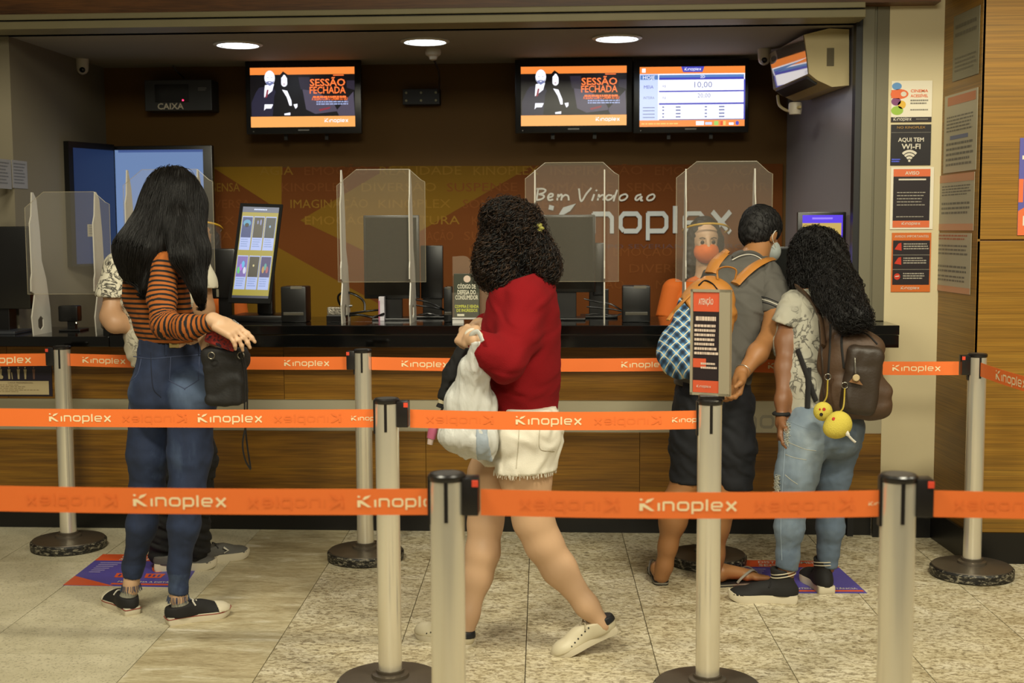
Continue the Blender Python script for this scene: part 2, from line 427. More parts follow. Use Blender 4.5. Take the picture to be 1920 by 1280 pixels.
# floor: slab plus tiles laid on it
fl = struct('floor', MB().box((-6, -3, -.12), (5, 8.0, -.012)), mat('grout', '6a6048', .8))
TM = [stone('stone_fine_cream', 'speckled'), stone('stone_veined_beige', 'veined'), stone('stone_coarse_brown', 'coarse')]
_ang = math.radians(2.1); _O = PZ(984, 1280)
ca, sa = math.cos(_ang), math.sin(_ang)
def tl(i, yy): # tile-grid coordinates to world
    x = i*.457; return (_O[0]+x*ca+yy*-sa*-1*0+(-sa)*yy*-1*0+yy*sa*0+x*0+(-sa*yy*-1)*0+(yy*math.tan(_ang)*.0), 0)
def grid(u, v): return (_O[0]+u*ca+v*sa*-1, _O[1]+u*sa+v*ca)
# columns run away from the viewer; each is cut at its own joints
cols = {}
for i in range(-9, 10):
    if i in (-4, ): w0, w1 = -4*.457-.16, -3*.457
    elif i < -4: w0, w1 = i*.457-.16, (i+1)*.457-.16
    else: w0, w1 = i*.457, (i+1)*.457
    if i == -4: w0 = -4*.457-.16
    kindm = TM[0] if i <= -4 else (TM[1] if i == -3 or i == -2 and False else (TM[1] if i == -3 else TM[2]))
    cols[i] = (w0, w1, kindm)
base_j = PZ(600, 1163)[1]-_O[1]
me_cache = {}
for i, (u0, u1, km) in cols.items():
    cuts = [base_j-4.5, base_j-3.6, base_j-2.7, base_j-1.8, base_j-.9, base_j, base_j+.87, base_j+1.27, base_j+2.2, base_j+3.1]
    if i <= -4: cuts = [c_-.37 for c_ in cuts]
    if i >= 0: cuts = [base_j-4.1, base_j-3.2, base_j-2.3, base_j-1.4, base_j-.5, base_j+.4, base_j+.93, base_j+1.83, base_j+3.1]
    for a, b in zip(cuts[:-1], cuts[1:]):
        g = .0016
        p0 = [grid(u0+g, a+g), grid(u1-g, a+g), grid(u1-g, b-g), grid(u0+g, b-g)]
        cx, cy = grid((u0+u1)/2, (a+b)/2)
        mb = MB().prism([(x-cx, y-cy, -.012) for x, y in p0], (0, 0, .012))
        t = mb.build('tile', km, fl, world=False); t.location = (cx, cy, 0)
# hall: soffit in front of the shop, header, pillar, wood block
struct('ceiling_2', MB().box((-6, 4.45, 3.06), (5, 6.35, 3.5)), mat('soffit_paint', '9a8c6a', .8))
zt = lambda py: PY(700, py, 6.18)[2]
hx0, hx1 = -4.2, PY(1612, 300, 6.2)[0]
struct('trim_1', MB().box((-6, 6.16, zt(20)), (PY(1760, 5, 6.2)[0], 6.3, 3.06)), M_wood_d)
struct('trim_2', MB().box((hx0-1, 6.13, zt(31)), (hx1, 6.34, zt(20)), .004), M_shutter)
struct('trim_3', MB().box((hx0-1, 6.15, zt(34.5)), (hx1, 6.33, zt(31))), M_dark)
struct('trim_4', MB().box((hx0-1, 6.12, zt(49)), (hx1, 6.36, zt(34.5)), .004), M_shutter)
Z_C = zt(49)
struct('ceiling', MB().box((X_L-.1, 6.3, Z_C), (X_R+.35, Y_B+.2, Z_C+.1)), M_ceil)
struct('wall_back', MB().box((X_L-.1, Y_B, 0), (X_R+.3, Y_B+.12, Z_C+.05)), M_wall_brown)
struct('wall_left', MB().box((X_L-.12, 6.335, 0), (X_L, Y_B, Z_C+.02)), M_wall_grey)
xr_f = PY(1603, 300, 6.35)[0]
struct('wall_right', MB().prism([(X_R-.01, Y_B, 0), (xr_f, 6.35, 0), (xr_f+.07, 6.35, 0), (X_R+.08, Y_B, 0)], (0, 0, Z_C+.02)), M_wall_cool)
struct('wall_front_left', MB().box((-6, 6.32, 1.12), (X_L-.125, 6.4, 3.06)), M_wall_grey)
# shutter track and return beside the pillar
xa, xb, xc, xd, xe = [PY(q, 300, 6.27)[0] for q in (1603, 1613, 1640, 1663, 1765)]
struct('trim_5', MB().box((xa-.004, 6.27, 0), (xb, 6.34, zt(20))), M_dark)
struct('trim_6', MB().box((xb, 6.26, Z_T+.002), (xc-.012, 6.34, zt(20)), .003).box((xc-.012, 6.275, Z_T+.002), (xc, 6.34, zt(20))), M_track)
struct('trim_7', MB().box((xc, 6.268, Z_T+.002), (xd, 6.34, zt(20)), .003), mat('shade_darkened_return', '6a644e', .6, var=.06, vscale=3))  # return darkened as well, its shade is part of the colour
struct('wall_pillar', MB().box((xd, 6.27, 0), (xe+.03, 6.45, 3.06)), M_pillar)
yb = PZ(1838, 1055)[1]; xw = PY(1832, 460, yb)[0]
xw2 = xe
def wood_piece(name, z0, z1, x0, x1, m=M_wood_r, parent=None, b=.002): return MB().box((x0, yb, z0), (x1, yb+.03, z1), b).build(name, m, parent)
zk = PY(1880, 998, yb)[2]; zj = PY(1880, 450, yb)[2]
blk = struct('wall_right_front', MB().prism([(xw+.012, yb+.012, 0), (4.4, yb+.012, 0), (4.4, 6.44, 0), (xw2+.012, 6.44, 0)], (0, 0, 3.06)), M_wood_d)
for z0, z1 in ((zk, zj-.003), (zj+.003, 3.05)):
    for x0, x1 in ((xw, xw+1.2), (xw+1.206, 4.3)):
        MB().box((x0, yb, z0), (x1, yb+.012, z1), .002).build('panel', M_wood_r, blk)
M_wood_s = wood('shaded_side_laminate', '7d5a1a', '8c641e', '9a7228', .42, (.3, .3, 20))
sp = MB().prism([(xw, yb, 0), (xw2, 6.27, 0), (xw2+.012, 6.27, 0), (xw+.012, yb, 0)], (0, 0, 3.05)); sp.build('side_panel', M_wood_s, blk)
struct('baseboard_right', MB().prism([(xw-.012, yb-.012, 0), (4.3, yb-.012, 0), (4.3, yb, 0), (xw, yb, 0), (xw2, 6.27, 0), (xw2-.012, 6.27, 0)], (0, 0, zk)), M_kick)
zkp = PY(1700, 940, 6.26)[2]; xfe = PY(1653, 800, 6.2)[0]
struct('baseboard_pillar', MB().box((xfe-.02, 6.258, 0), (xe-.013, 6.27, zkp)), M_kick)

# ------------------------------------------------------------------ ticket counter
xle, xre = -4.6, PY(1687, 610, Y_C)[0]; xfe = PY(1653, 800, Y_F)[0]
xs = PY(205, 640, Y_C)[0]                 # where the low section ends
ctr = thing('ticket_counter', (-.6, 6.3, 0), 'long ticket counter with wood front, steel band and black plinth', 'counter')
zf = lambda py, y=Y_F: PY(700, py, y)[2]
zb0, zb1 = zf(808), zf(749)               # steel band
zkk = zf(938)
MB().box((xle, Y_K, 0), (xfe-.021, Y_K+.03, zkk)).build('plinth', M_kick, ctr)
for a, b in ((zkk, zb0), (zb1, Z_U)):
    px = [-4.6, -3.3, -2.05, -.8, .25, xfe] if a < .5 else [-4.6, -2.9, -1.5, -.25, xfe]
    for x0, x1 in zip(px[:-1], px[1:]):
        MB().box((x0+.001, Y_F, a), (x1-.001, Y_F+.02, b), .001).build('front_panel', M_wood_c, ctr)
st = MB().box((xle, Y_F+.006, zb0), (xfe, Y_F+.02, zb1)).build('steel_band', M_steel, ctr, label='brushed steel band')
MB().box((xle, Y_F+.02, zkk), (xfe-.02, Y_F+.13, Z_U-.002)).build('carcass', M_dark, ctr)
s = Sheet((0, Y_F+.006, 0), (1, 0, 0), (0, 0, 1), 1, 1, st)
x0 = PY(1341, 790, Y_F)[0]; x1 = PY(1558, 790, Y_F)[0]
s.logo('lettering', mat('dull_vinyl_lettering', '8f8a78', .5), x0, zf(800), x1, 1, 1.2); s.done()
wt = thing('worktop', (-.6, 6.2, Z_U), 'polished black granite worktop running along the ticket counter', 'worktop')
MB().box((xs, Y_C, Z_T-.045), (xre, 6.255, Z_T), .003).box((xs, 6.2555, Z_T-.045), (xr_f-.02, Y_C+.62, Z_T)).build('slab', M_blackgl, wt)
MB().box((xs, Y_C+.001, Z_U), (xre-.002, Y_C+.03, Z_T-.046), .002).box((xre-.03, Y_C+.03, Z_U), (xre-.002, Y_F+.0, Z_T-.046)).build('apron', M_blackgl, wt)
# lowered section at the far left
zl = Z_U+.001; zlt = zl+.05
lw = thing('low_worktop', (-3.3, 6.2, zl), 'lowered black granite worktop section at the left end of the counter', 'worktop')
MB().box((xle, Y_C, zl), (xs-.002, Y_C+.62, zlt), .003).build('slab', M_blackgl, lw)
MB().box((xs-.03, Y_C+.003, zlt+.001), (xs-.001, Y_C+.6, Z_T-.001)).build('step_side', M_blackgl, wt)

# ------------------------------------------------------------------ wall mural
Yp = Y_B-.02
pl, pr = PY(398, 312, Yp)[0], PY(1468, 311, Yp)[0]; ptop = PY(900, 311, Yp)[2]
mur = thing('mural_panel', ((pl+pr)/2, Yp, .8), 'orange brown mural panel with ochre chevrons and rows of faded words on the back wall', 'mural')
MB().box((X_L+.01, Yp, .3), (pr, Y_B-.001, ptop), .002).build('board', mat('mural_rust_orange', '5f3107', .75, var=.1, vscale=3, spec=.2), mur)
M_och = mat('mural_ochre', '785808', .75, spec=.2, var=.08, vscale=3); M_och2 = mat('mural_dark_ochre', '6c4e07', .75, spec=.2, var=.08, vscale=3)
ms = Sheet((0, Yp, 0), (1, 0, 0), (0, 0, 1), 1, 1, mur, .001)
def mp_(pts): return [tuple(PY(a, b, Yp)[[0, 2]]) for a, b in pts]
ms.poly('chevron', M_och, mp_([(398, 313), (528, 312), (528, 388), (505, 382)]))
ms.poly('chevron', M_och2, mp_([(735, 311), (997, 311), (790, 432), (700, 478), (563, 413)]))
ms.poly('chevron', M_och2, mp_([(520, 463), (722, 576), (740, 640), (398, 640), (398, 530), (500, 500)]))
M_wd = mat('mural_faded_words', '6c3c12', .75, spec=.2)
M_wd2 = mat('mural_faded_words_on_ochre', '7c5c18', .75, spec=.2)
rows = [(328, [('AGIA', 487, 550), ('EMOÇÃO', 571, 690), ('REALIDADE', 712, 865), ('KINOPLEX', 888, 1010), ('INSPIRAÇÃO', 1032, 1205), ('EMOÇÃO', 1228, 1345), ('AÇÃO', 1368, 1440)]),
        (359, [('SENSA', 398, 450), ('KINOPLEX', 528, 655), ('DIVERSÃO', 678, 818), ('SUSPENSE', 838, 970), ('ROMANCE', 1000, 1150), ('SENSAÇÃO', 1175, 1330), ('AMOR', 1352, 1440)]),
        (390, [('VERSA', 400, 470), ('IMAGINAÇÃO', 545, 690), ('KINOPLEX', 710, 845), ('SONHO', 868, 960), ('AVENTURA', 980, 1120)]),
        (421, [('EX', 408, 440), ('EMOÇÃO', 572, 690), ('AVENTURA', 712, 862), ('KINOPLEX', 885, 1000)]),
        (450, [('A', 414, 436), ('SONHO', 700, 780), ('AÇÃO', 800, 850), ('SUSPENSE', 870, 1000)]),
        (480, [('MAGIA', 880, 960), ('EMOÇÃO', 1150, 1260), ('REALIDADE', 1290, 1420)]), (511, [('KINOPLEX', 1020, 1150), ('DIVERSÃO', 1180, 1320)]), (541, [('AÇÃO', 1100, 1170), ('MAGIA', 1230, 1310)])]
for by, ws in rows:
    for t, a, b in ws:
        p0, p1 = PY(a, by, Yp), PY(b, by, Yp)
        mid = (a+b)/2; och = (mid < 528 and by < 375) or (563+(413-by)*1.7 < mid < 985-(by-311)*1.75 and by < 432)
        ms.text('faded_words', M_wd2 if och else M_wd, t, p0[0], p0[2], p1[0], .052, 2)
ms.text('small_words', mat('mural_small_dark_words', '4a1d0a', .5), 'GRUPO SEVERIANO RIBEIRO', *(lambda a, b: (a[0], a[2], b[0]))(PY(1090, 466, Yp), PY(1395, 466, Yp)), .026, 3)
M_let = mat('brushed_grey_letters', 'a9adad', .4)
la, lb = PY(1028, 438, Yp), PY(1370, 438, Yp)
LB = MB(); sc_ = (lb[0]-la[0])/12.75
for i_, pl_ in enumerate([q for st_ in LOGO for q in stroke_polys(*st_)]+LOGO_POLY):
    LB.prism([(la[0]+a*sc_, Yp-.012-i_*.0001, la[2]+b*sc_*1.22) for a, b in pl_], (0, .01, 0))
LB.build('logo_lettering', M_let, mur, label='raised grey logo lettering')
BV = [[(370, 480), (345, 640)], [(350, 482), (440, 482), (475, 505), (440, 540), (380, 558)], [(380, 560), (440, 572), (450, 600), (410, 628), (325, 642)],
      [(512, 605), (570, 585), (575, 555), (535, 555), (508, 600), (525, 640), (578, 632)],
      [(652, 560), (638, 640)], [(645, 605), (690, 562), (706, 580), (694, 640)], [(700, 605), (750, 568), (792, 585), (802, 640)],
      [(945, 480), (975, 655), (1050, 550), (1118, 470)], [(1160, 560), (1130, 645)], [(1188, 498), (1196, 508)],
      [(1228, 560), (1210, 640)], [(1218, 605), (1275, 568), (1300, 585), (1290, 640)],
      [(1410, 575), (1360, 570), (1325, 610), (1350, 640), (1400, 620), (1440, 575)], [(1485, 500), (1455, 580), (1435, 652)],
      [(1580, 560), (1535, 580), (1515, 620), (1540, 645), (1595, 630), (1628, 590), (1610, 560), (1580, 560)],
      [(1820, 560), (1765, 580), (1742, 625), (1770, 640), (1830, 590), (1818, 640), (1845, 645)],
      [(1975, 560), (1930, 580), (1905, 620), (1930, 645), (1985, 630), (2012, 590), (1998, 562), (1975, 560)]]
HB = MB()
for st_ in BV:
    q = spline(st_, 5) if len(st_) > 2 else st_
    pts = [PY(960+a/7.53, 290+b/7.53, Yp-.008) for a, b in q]
    for i_, (a, b) in enumerate(zip(pts[:-1], pts[1:])):
        a = a-[0, i_*.0002, 0]; b = b-[0, i_*.0002, 0]; d = np.array(b)-np.array(a); n_ = np.array([-d[2], 0, d[0]]); n_ = n_/max(np.linalg.norm(n_), 1e-9)*.005; e = d/max(np.linalg.norm(d), 1e-9)*.002
        HB.prism([a-e+n_, b+e+n_, b+e-n_, a-e-n_], (0, .008, 0))
HB.build('handwritten_greeting', mat('pale_letters', 'c5c2b8', .45), mur, label='pale handwritten style greeting')
ms.done()

# ------------------------------------------------------------------ ceiling downlights, camera domes, detector
M_lamp = mat('cool_led', 'e6f2ff', .3, emit=9)
for i, (px, py, lab) in enumerate([(446, 82, 'glowing round ceiling downlight above the left orange and black screen'), (797, 76, 'glowing round ceiling downlight with a smoke detector just behind it'), (1157, 70, 'glowing round ceiling downlight above the right pair of screens')]):
    c = PZ(px, py, Z_C); t = thing('ceiling_light', c, lab, 'ceiling light', 'downlights in the booth ceiling')
    MB().lathe([(.125, 0), (.128, -.006), (.115, -.012), (.108, -.012), (.108, 0)], c).build('frame', mat('white_lamp_ring', 'c9c5b8', .4), t, 30)
    MB().lathe([(.105, -.003), (.095, -.009), (.03, -.011)], c).build('diffuser', M_lamp, t, 40)
    for dx in (-.085, .085): MB().lathe([(.007, -.008), (.007, -.014)], (c[0]+dx, c[1], c[2]), 8).build('clip', M_track, t)
    l = bpy.data.lights.new('downlight_glow', 'SPOT'); l.energy = 16; l.color = (1, .97, .85); l.spot_size = 2.5; l.spot_blend = .6; l.shadow_soft_size = .09
    o = bpy.data.objects.new('downlight_glow', l); COL.objects.link(o); o.location = (c[0], c[1], c[2]-.03)
def dome(px, py, y, lab, dark=(0.01, -.03, -.03)):
    c = PY(px, py, y); c = (c[0], c[1], Z_C); r_ = .034
    t = thing('security_camera', c, lab, 'camera', 'white security cameras on the booth ceiling')
    MB().lathe([(.036, 0), (.036, -.012), (.034, -.035), (.034, -.05), (.03, -.068), (.02, -.08), (.008, -.086)], c).build('housing', mat('white_plastic', 'bdb4a2', .4), t, 40)
    e = (c[0]+dark[0], c[1]-.026, c[2]-.062); MB().lathe([(.016, 0), (.016, .006), (.012, .011), (.004, .013)], e, 20, (dark[0]*8, -1, -.6)).build('lens', mat('black_gloss', '050505', .1), t, 40)
dome(154, 108, 7.2, 'small white dome camera at the left corner of the booth ceiling')
dome(1433, 105, 7.15, 'small white dome camera beside the air conditioner', (-.003, -.03, -.03))
c = PZ(812, 92, Z_C); t = thing('smoke_detector', c, 'white smoke detector hanging under the middle ceiling downlight with a dark cable', 'detector')
MB().lathe([(.04, 0), (.044, -.015), (.04, -.032), (.025, -.04), (.02, -.055), (.008, -.06)], c).build('body', mat('white_plastic', 'bdb4a2', .4), t, 40)
MB().tube(spline([c+[.0, 0, -.05], c+[.012, .1, -.09], c+[-.002, .3, -.12], c+[-.02, .4, -.19]], 6), .006, 6).build('cable', M_dark, t, 60)
c = PZ(730, 42, Z_C)

# ------------------------------------------------------------------ screens on the back wall
M_bez = mat('black_bezel', '090909', .28)
E = dict(o=screen_mat('orange', 'f58a3c', 1.1), ol=screen_mat('amber', 'f7a85a', 1.15), k=screen_mat('black', '141016', .5), w=screen_mat('white', 'f4f4ff', 1.25),
         g=screen_mat('violet_grey', '5a5266', .8), g2=screen_mat('dark_violet_grey', '332c3c', .8), n=screen_mat('navy_suit', '2c2940', .8), r=screen_mat('red', 'a03a4a', .8), oo=screen_mat('deep_orange', 'ff7a3a', 1.2),
         b=screen_mat('violet', '4a4cc0', 1.0), bl=screen_mat('steel_blue', '6088c8', 1.0), pb=screen_mat('pale_blue', 'c6d4f4', 1.15), tx=screen_mat('slate_text', '8088b8', .9),
         gr=screen_mat('lime', 'a8d868', 1), rd=screen_mat('tomato', 'f0552a', 1), y=screen_mat('yellow', 'f0d070', 1), li=screen_mat('pale_line', 'a8b4e0', 1))
def tv(x0, y0, x1, y1, sx0, sy0, sx1, sy1, yy, lab, group):
    a, b = PY(x0, y1, yy), PY(x1, y0, yy)
    t = thing('television', ((a[0]+b[0])/2, yy+.05, a[2]), lab, 'television', group)
    MB().box((a[0], yy, a[2]), (b[0], yy+.035, b[2]), .006).build('bezel', M_bez, t, 40)
    MB().box((a[0]+.04, yy+.035, a[2]+.04), (b[0]-.04, yy+.07, b[2]-.04), .01).build('back_shell', M_bez, t, 40)
    cx, cz = (a[0]+b[0])/2, (a[2]+b[2])/2
    MB().box((cx-.1, yy+.07, cz-.08), (cx+.1, Y_B-.001, cz+.08)).box((cx-.13, yy+.06, a[2]-.03), (cx-.11, yy+.075, b[2]-.05)).box((cx+.11, yy+.06, a[2]-.03), (cx+.13, yy+.075, b[2]-.05)).build('wall_bracket', M_dark, t)
    p, q = PY(sx0, sy1, yy), PY(sx1, sy0, yy)
    scr = MB().box((p[0], yy-.001, p[2]), (q[0], yy+.002, q[2])).build('screen', E['k'], t)
    MB().box((cx-.032, yy-.002, a[2]+.018), (cx+.032, yy, a[2]+.026)).build('badge', mat('grey_badge', '77756e', .4), t)
    MB().box((a[0]+.04, yy-.002, a[2]+.012), (a[0]+.046, yy, a[2]+.018)).build('indicator', mat('grey_badge', '77756e', .4), t)
    return Sheet((p[0], yy-.0015, p[2]), (1, 0, 0), (0, 0, 1), q[0]-p[0], q[2]-p[2], scr, .0006)
def promo(S):
    U = lambda x: (x-135)/(1720-135); V = lambda y: 1-(y-180)/(1100-180)
    R = lambda n, m, x0, y0, x1, y1, k=1: S.rect(n, E[m], U(x0), V(y1), U(x1), V(y0), k)
    Pg = lambda n, m, pts, k=2: S.poly(n, E[m], [(U(a), V(b)) for a, b in pts], k)
    R('top_band', 'o', 135, 180, 1720, 290); R('bottom_band', 'ol', 135, 935, 1720, 1100)
    Pg('backdrop', 'g', [(930, 520), (1110, 540), (1380, 700), (1460, 860), (1120, 900), (980, 830)], 1); Pg('backdrop', 'g2', [(870, 330), (1040, 330), (1040, 520), (900, 520)], 1)
    Pg('backdrop', 'g', [(1440, 850), (1700, 560), (1718, 930), (1480, 930)], 1); Pg('backdrop', 'g2', [(1600, 390), (1718, 390), (1718, 540), (1600, 500)], 1)
    Pg('man_suit', 'n', [(150, 930), (150, 720), (220, 560), (270, 490), (360, 470), (480, 480), (530, 560), (530, 930)], 2)
    Pg('man_shirt', 'w', [(360, 450), (500, 430), (470, 540), (345, 640), (350, 540)], 3); Pg('man_tie', 'r', [(390, 520), (415, 520), (395, 630), (360, 650)], 4)
    S.disc('man_face', E['w'], U(435), V(340), .05, .125, 4); Pg('man_beard', 'tx', [(365, 375), (385, 400), (410, 388), (455, 388), (480, 400), (502, 370), (488, 430), (435, 462), (382, 430)], 5); Pg('man_smile', 'w', [(410, 402), (460, 402), (435, 418)], 6)
    for e in (395, 455): S.rect('man_eye', E['tx'], U(e), V(338), U(e+24), V(330), 6)
    for e in (622, 668): S.rect('woman_eye', E['tx'], U(e), V(372), U(e+18), V(365), 8)
    Pg('woman_smile', 'r', [(632, 430), (676, 430), (654, 446)], 8); Pg('woman_hair', 'k', [(590, 400), (600, 290), (655, 270), (640, 310), (612, 340), (610, 420), (618, 500), (590, 500)], 7); Pg('woman_hair', 'k', [(720, 400), (715, 300), (655, 270), (680, 315), (700, 350), (702, 420), (695, 500), (725, 500)], 7)
    Pg('man_hands', 'w', [(350, 745), (480, 745), (450, 810), (370, 810), (340, 840)], 4)
    Pg('woman_suit', 'k', [(470, 930), (500, 620), (560, 470), (560, 330), (640, 240), (720, 300), (750, 480), (880, 560), (930, 930)], 5)
    S.disc('woman_face', E['w'], U(655), V(385), .036, .1, 6); Pg('woman_shirt', 'w', [(620, 520), (700, 540), (760, 690), (765, 770), (730, 770), (690, 640)], 6)
    Pg('woman_hands', 'w', [(790, 750), (850, 740), (850, 790), (820, 820)], 6); Pg('woman_hands', 'w', [(650, 890), (740, 875), (740, 915), (650, 915)], 6)
    S.text('headline', E['oo'], 'SESSÃO', U(1045), V(470), U(1580), .12, 7, True); S.text('headline', E['oo'], 'FECHADA', U(1040), V(585), U(1585), .115, 7, True)
    S.text('subhead', E['oo'], 'A SESSÃO COM O CINEMA SÓ SEU', U(1070), V(690), U(1610), .05, 7, True)
    S.bars('subhead', E['oo'], U(1090), V(660), U(1620), V(625), 1, 7, .8, 3)
    S.bars('small_print', E['li'], U(1140), V(775), U(1620), V(705), 2, 7, .55, 4, .02); S.rect('small_print', E['oo'], U(1400), V(315), U(1560), V(300), 7)
    Pg('backdrop', 'r', [(1170, 830), (1350, 790), (1340, 820), (1190, 860)], 3)
    S.logo('logo', E['w'], U(1260), V(1030), U(1615), 7, 1.2); S.done()
promo(tv(462, 112, 676, 252, 471, 125, 664.5, 239, 7.38, 'black wall television showing two people in suits, on the left', 'televisions over the booth'))
promo(tv(966, 109, 1186, 250, 977, 123, 1175, 236.5, 7.38, 'black wall television showing two people in suits, directly left of the price screen', 'televisions over the booth'))
S = tv(1187, 109, 1405, 250, 1199, 123.5, 1397, 238, 7.38, 'black wall television showing a white ticket price table', 'televisions over the booth')
U = lambda x: (x-150)/(1745-150); V = lambda y: 1-(y-185)/(1100-185)
R = lambda n, m, x0, y0, x1, y1, k=1: S.rect(n, E[m], U(x0), V(y1), U(x1), V(y0), k)
R('table', 'w', 150, 290, 1745, 1000); R('top_band', 'o', 150, 185, 1745, 292, 2); R('bottom_band', 'o', 150, 1000, 1745, 1100, 2)
S.poly('title_tab', E['b'], [(U(780), V(185)), (U(1130), V(185)), (U(1100), V(270)), (U(810), V(270))], 3); R('corner_mark', 'w', 185, 210, 240, 270, 3)
S.logo('logo', E['w'], U(830), V(245), U(1080), 4, 1.3)
R('side_column', 'pb', 150, 292, 430, 1000, 2); R('side_column', 'bl', 160, 310, 430, 380, 3); R('header_row', 'bl', 445, 310, 1730, 350, 3); R('header_row', 'b', 445, 350, 1730, 385, 3)
R('rule', 'b', 445, 550, 1730, 572, 3); R('rule', 'b', 445, 738, 1730, 765, 3); R('rule', 'b', 1728, 385, 1750, 1000, 3); R('rule', 'tx', 445, 985, 1730, 1000, 3)
for t_, a, b, c_, h_, m_ in [('HOJE', 200, 372, 380, .06, 'w'), ('2D', 1070, 362, 1140, .05, 'w'), ('MEIA', 215, 515, 360, .055, 'b'), ('INTEIRA', 210, 675, 375, .045, 'tx'), ('R$', 500, 500, 548, .04, 'tx'), ('R$', 500, 675, 548, .04, 'tx'), ('10,00', 980, 505, 1250, .1, 'tx'), ('20,00', 1030, 660, 1225, .075, 'tx')]:
    S.text('figures', E[m_], t_, U(a), V(b), U(c_), h_, 4)
for j, yy_ in enumerate((812, 860, 912, 962)):
    S.rect('figures', E['tx'], U(200), V(yy_), U(380), V(yy_-12), 4)
    for x_, w_ in ((495, 30), (700, 75), (1140, 35), (1355, 85)): S.rect('figures', E['tx'], U(x_), V(yy_), U(x_+w_), V(yy_-22), 4)
R('card_logos', 'w', 1010, 1018, 1130, 1080, 3); R('card_logos', 'pb', 1150, 1035, 1250, 1075, 3); R('card_logos', 'gr', 1285, 1020, 1350, 1085, 3); R('card_logos', 'rd', 1380, 1020, 1420, 1085, 3); R('card_logos', 'y', 1420, 1020, 1460, 1085, 3); R('card_logos', 'w', 1510, 1045, 1580, 1080, 3)
S.disc('card_logos', E['b'], U(1635), V(1052), .016, .035, 3); S.bars('ticker', E['y'], U(180), V(1070), U(820), V(1045), 1, 3, .7, 9); S.done()

# queue number display
a, b = PY(272, 208, 7.45), PY(396, 149, 7.45); t = thing('queue_display', ((a[0]+b[0])/2, 7.5, a[2]), 'dark grey queue number display reading CAIXA on the back wall', 'display')
MB().box((a[0], 7.45, a[2]), (b[0], Y_B, b[2]), .004).build('case', mat('charcoal_case', '2b2c2c', .5), t)
q0, q1 = PY(291, 192, 7.449), PY(353, 158, 7.449); MB().box((q0[0], 7.447, q0[2]), (q1[0], 7.452, q1[2])).build('window', mat('black_gloss', '050505', .1), t)
q = PY(343, 188, 7.446); MB().lathe([(.0045, 0), (.0045, .003)], q, 12, (0, -1, 0)).build('red_lamp', mat('red_led', 'ff1838', .3, emit=12), t)
sh = Sheet((a[0], 7.4495, a[2]), (1, 0, 0), (0, 0, 1), b[0]-a[0], b[2]-a[2], t)
sh.text('lettering', mat('pale_print', 'c9c0a8', .5), 'CAIXA', .19, .05, .58, .2, 1, True); sh.bars('small_mark', mat('grey_print', '77756e', .5), .8, .62, .93, .74, 2, 1); sh.done()
MB().tube([PY(318, 116, 7.5), PY(333, 135, 7.52), PY(345, 146, 7.5)], .004, 6).build('cable', M_dark, t)
# small panel of screws
a, b = PY(755, 196, 7.52), PY(824, 166, 7.52); t = thing('wall_plate', ((a[0]+b[0])/2, 7.55, a[2]), 'small black wall plate with six pale screws between the televisions', 'plate')
MB().box((a[0], 7.52, a[2]), (b[0], Y_B, b[2]), .003).build('plate', mat('black_matt', '12100e', .6), t)
for u in (.1, .5, .9):
    for v in (.25, .75): MB().lathe([(.007, 0), (.007, .004), (.003, .006)], (a[0]+(b[0]-a[0])*u, 7.52, a[2]+(b[2]-a[2])*v), 10, (0, -1, 0)).build('screw', mat('pale_brass', '8d8a6a', .4), t)

# ------------------------------------------------------------------ air conditioner on the right wall
ac_f, ac_b = 6.42, 7.12
def wx(y): return X_R-.01+(xr_f-(X_R-.01))*(Y_B-y)/(Y_B-6.35)
t = thing('air_conditioner', (wx(6.8)-.1, 6.8, 2.1), 'cream split air conditioner high on the right side wall reflecting a screen', 'air conditioner')
def acp(px, py): q = PY(px, py, ac_f); return q[0], q[2]
prof = [acp(*q) for q in [(1592, 55), (1555, 53), (1508, 65), (1514, 108), (1517, 138), (1532, 150), (1560, 163), (1592, 160)]]
dv = np.array([X_R-xr_f, Y_B-6.35, 0])/(Y_B-6.35)*(ac_b-ac_f)
B = MB().prism([(x, ac_f, z) for x, z in prof], dv); B.build('body', mat('aged_cream_plastic', 'b9a878', .45), t, 30)
fr = [prof[2], prof[3], prof[4]]
FB = MB()
for (xa_, za_), (xb_, zb_) in ((prof[2], prof[3]), (prof[3], prof[4])):
    p_ = np.array([xa_-.004, ac_f+.012, za_]); q_ = np.array([xb_-.004, ac_f+.012, zb_]); FB.poly([p_, q_, q_+dv*.96, p_+dv*.96])
FB.build('glossy_front', mat('mirror_cream_gloss', 'c9bfae', .06, metal=.75), t, label='mirror-like glossy front')
p_ = np.array([prof[4][0]+.0, ac_f+.05, prof[4][1]-.004]); q_ = np.array([prof[5][0]+.01, ac_f+.05, prof[5][1]-.006])
MB().prism([p_, q_, q_+dv*.86, p_+dv*.86], (-.004, 0, -.012)).build('air_outlet', M_dark, t)
g0 = acp(1550, 124); g1 = acp(1564, 90); MB().box((g0[0], ac_f-.003, g0[1]), (g1[0], ac_f+.001, g1[1])).build('side_grille', mat('brown_recess', '5a4f34', .6), t)
c0 = PY(1491, 207, 6.75); MB().lathe([(.03, 0), (.034, .02), (.034, .05), (.03, .06)], c0-[0, 0, .02], 20).build('drain_cup', mat('white_plastic', 'bdb4a2', .4), t, 40)
MB().tube(spline([PY(1458, 180, 7.0), PY(1462, 198, 6.9), PY(1480, 208, 6.8), PY(1500, 200, 6.7)], 6), .008, 8).build('hose', mat('aged_cream_plastic', 'b9a878', .45), t, 60)

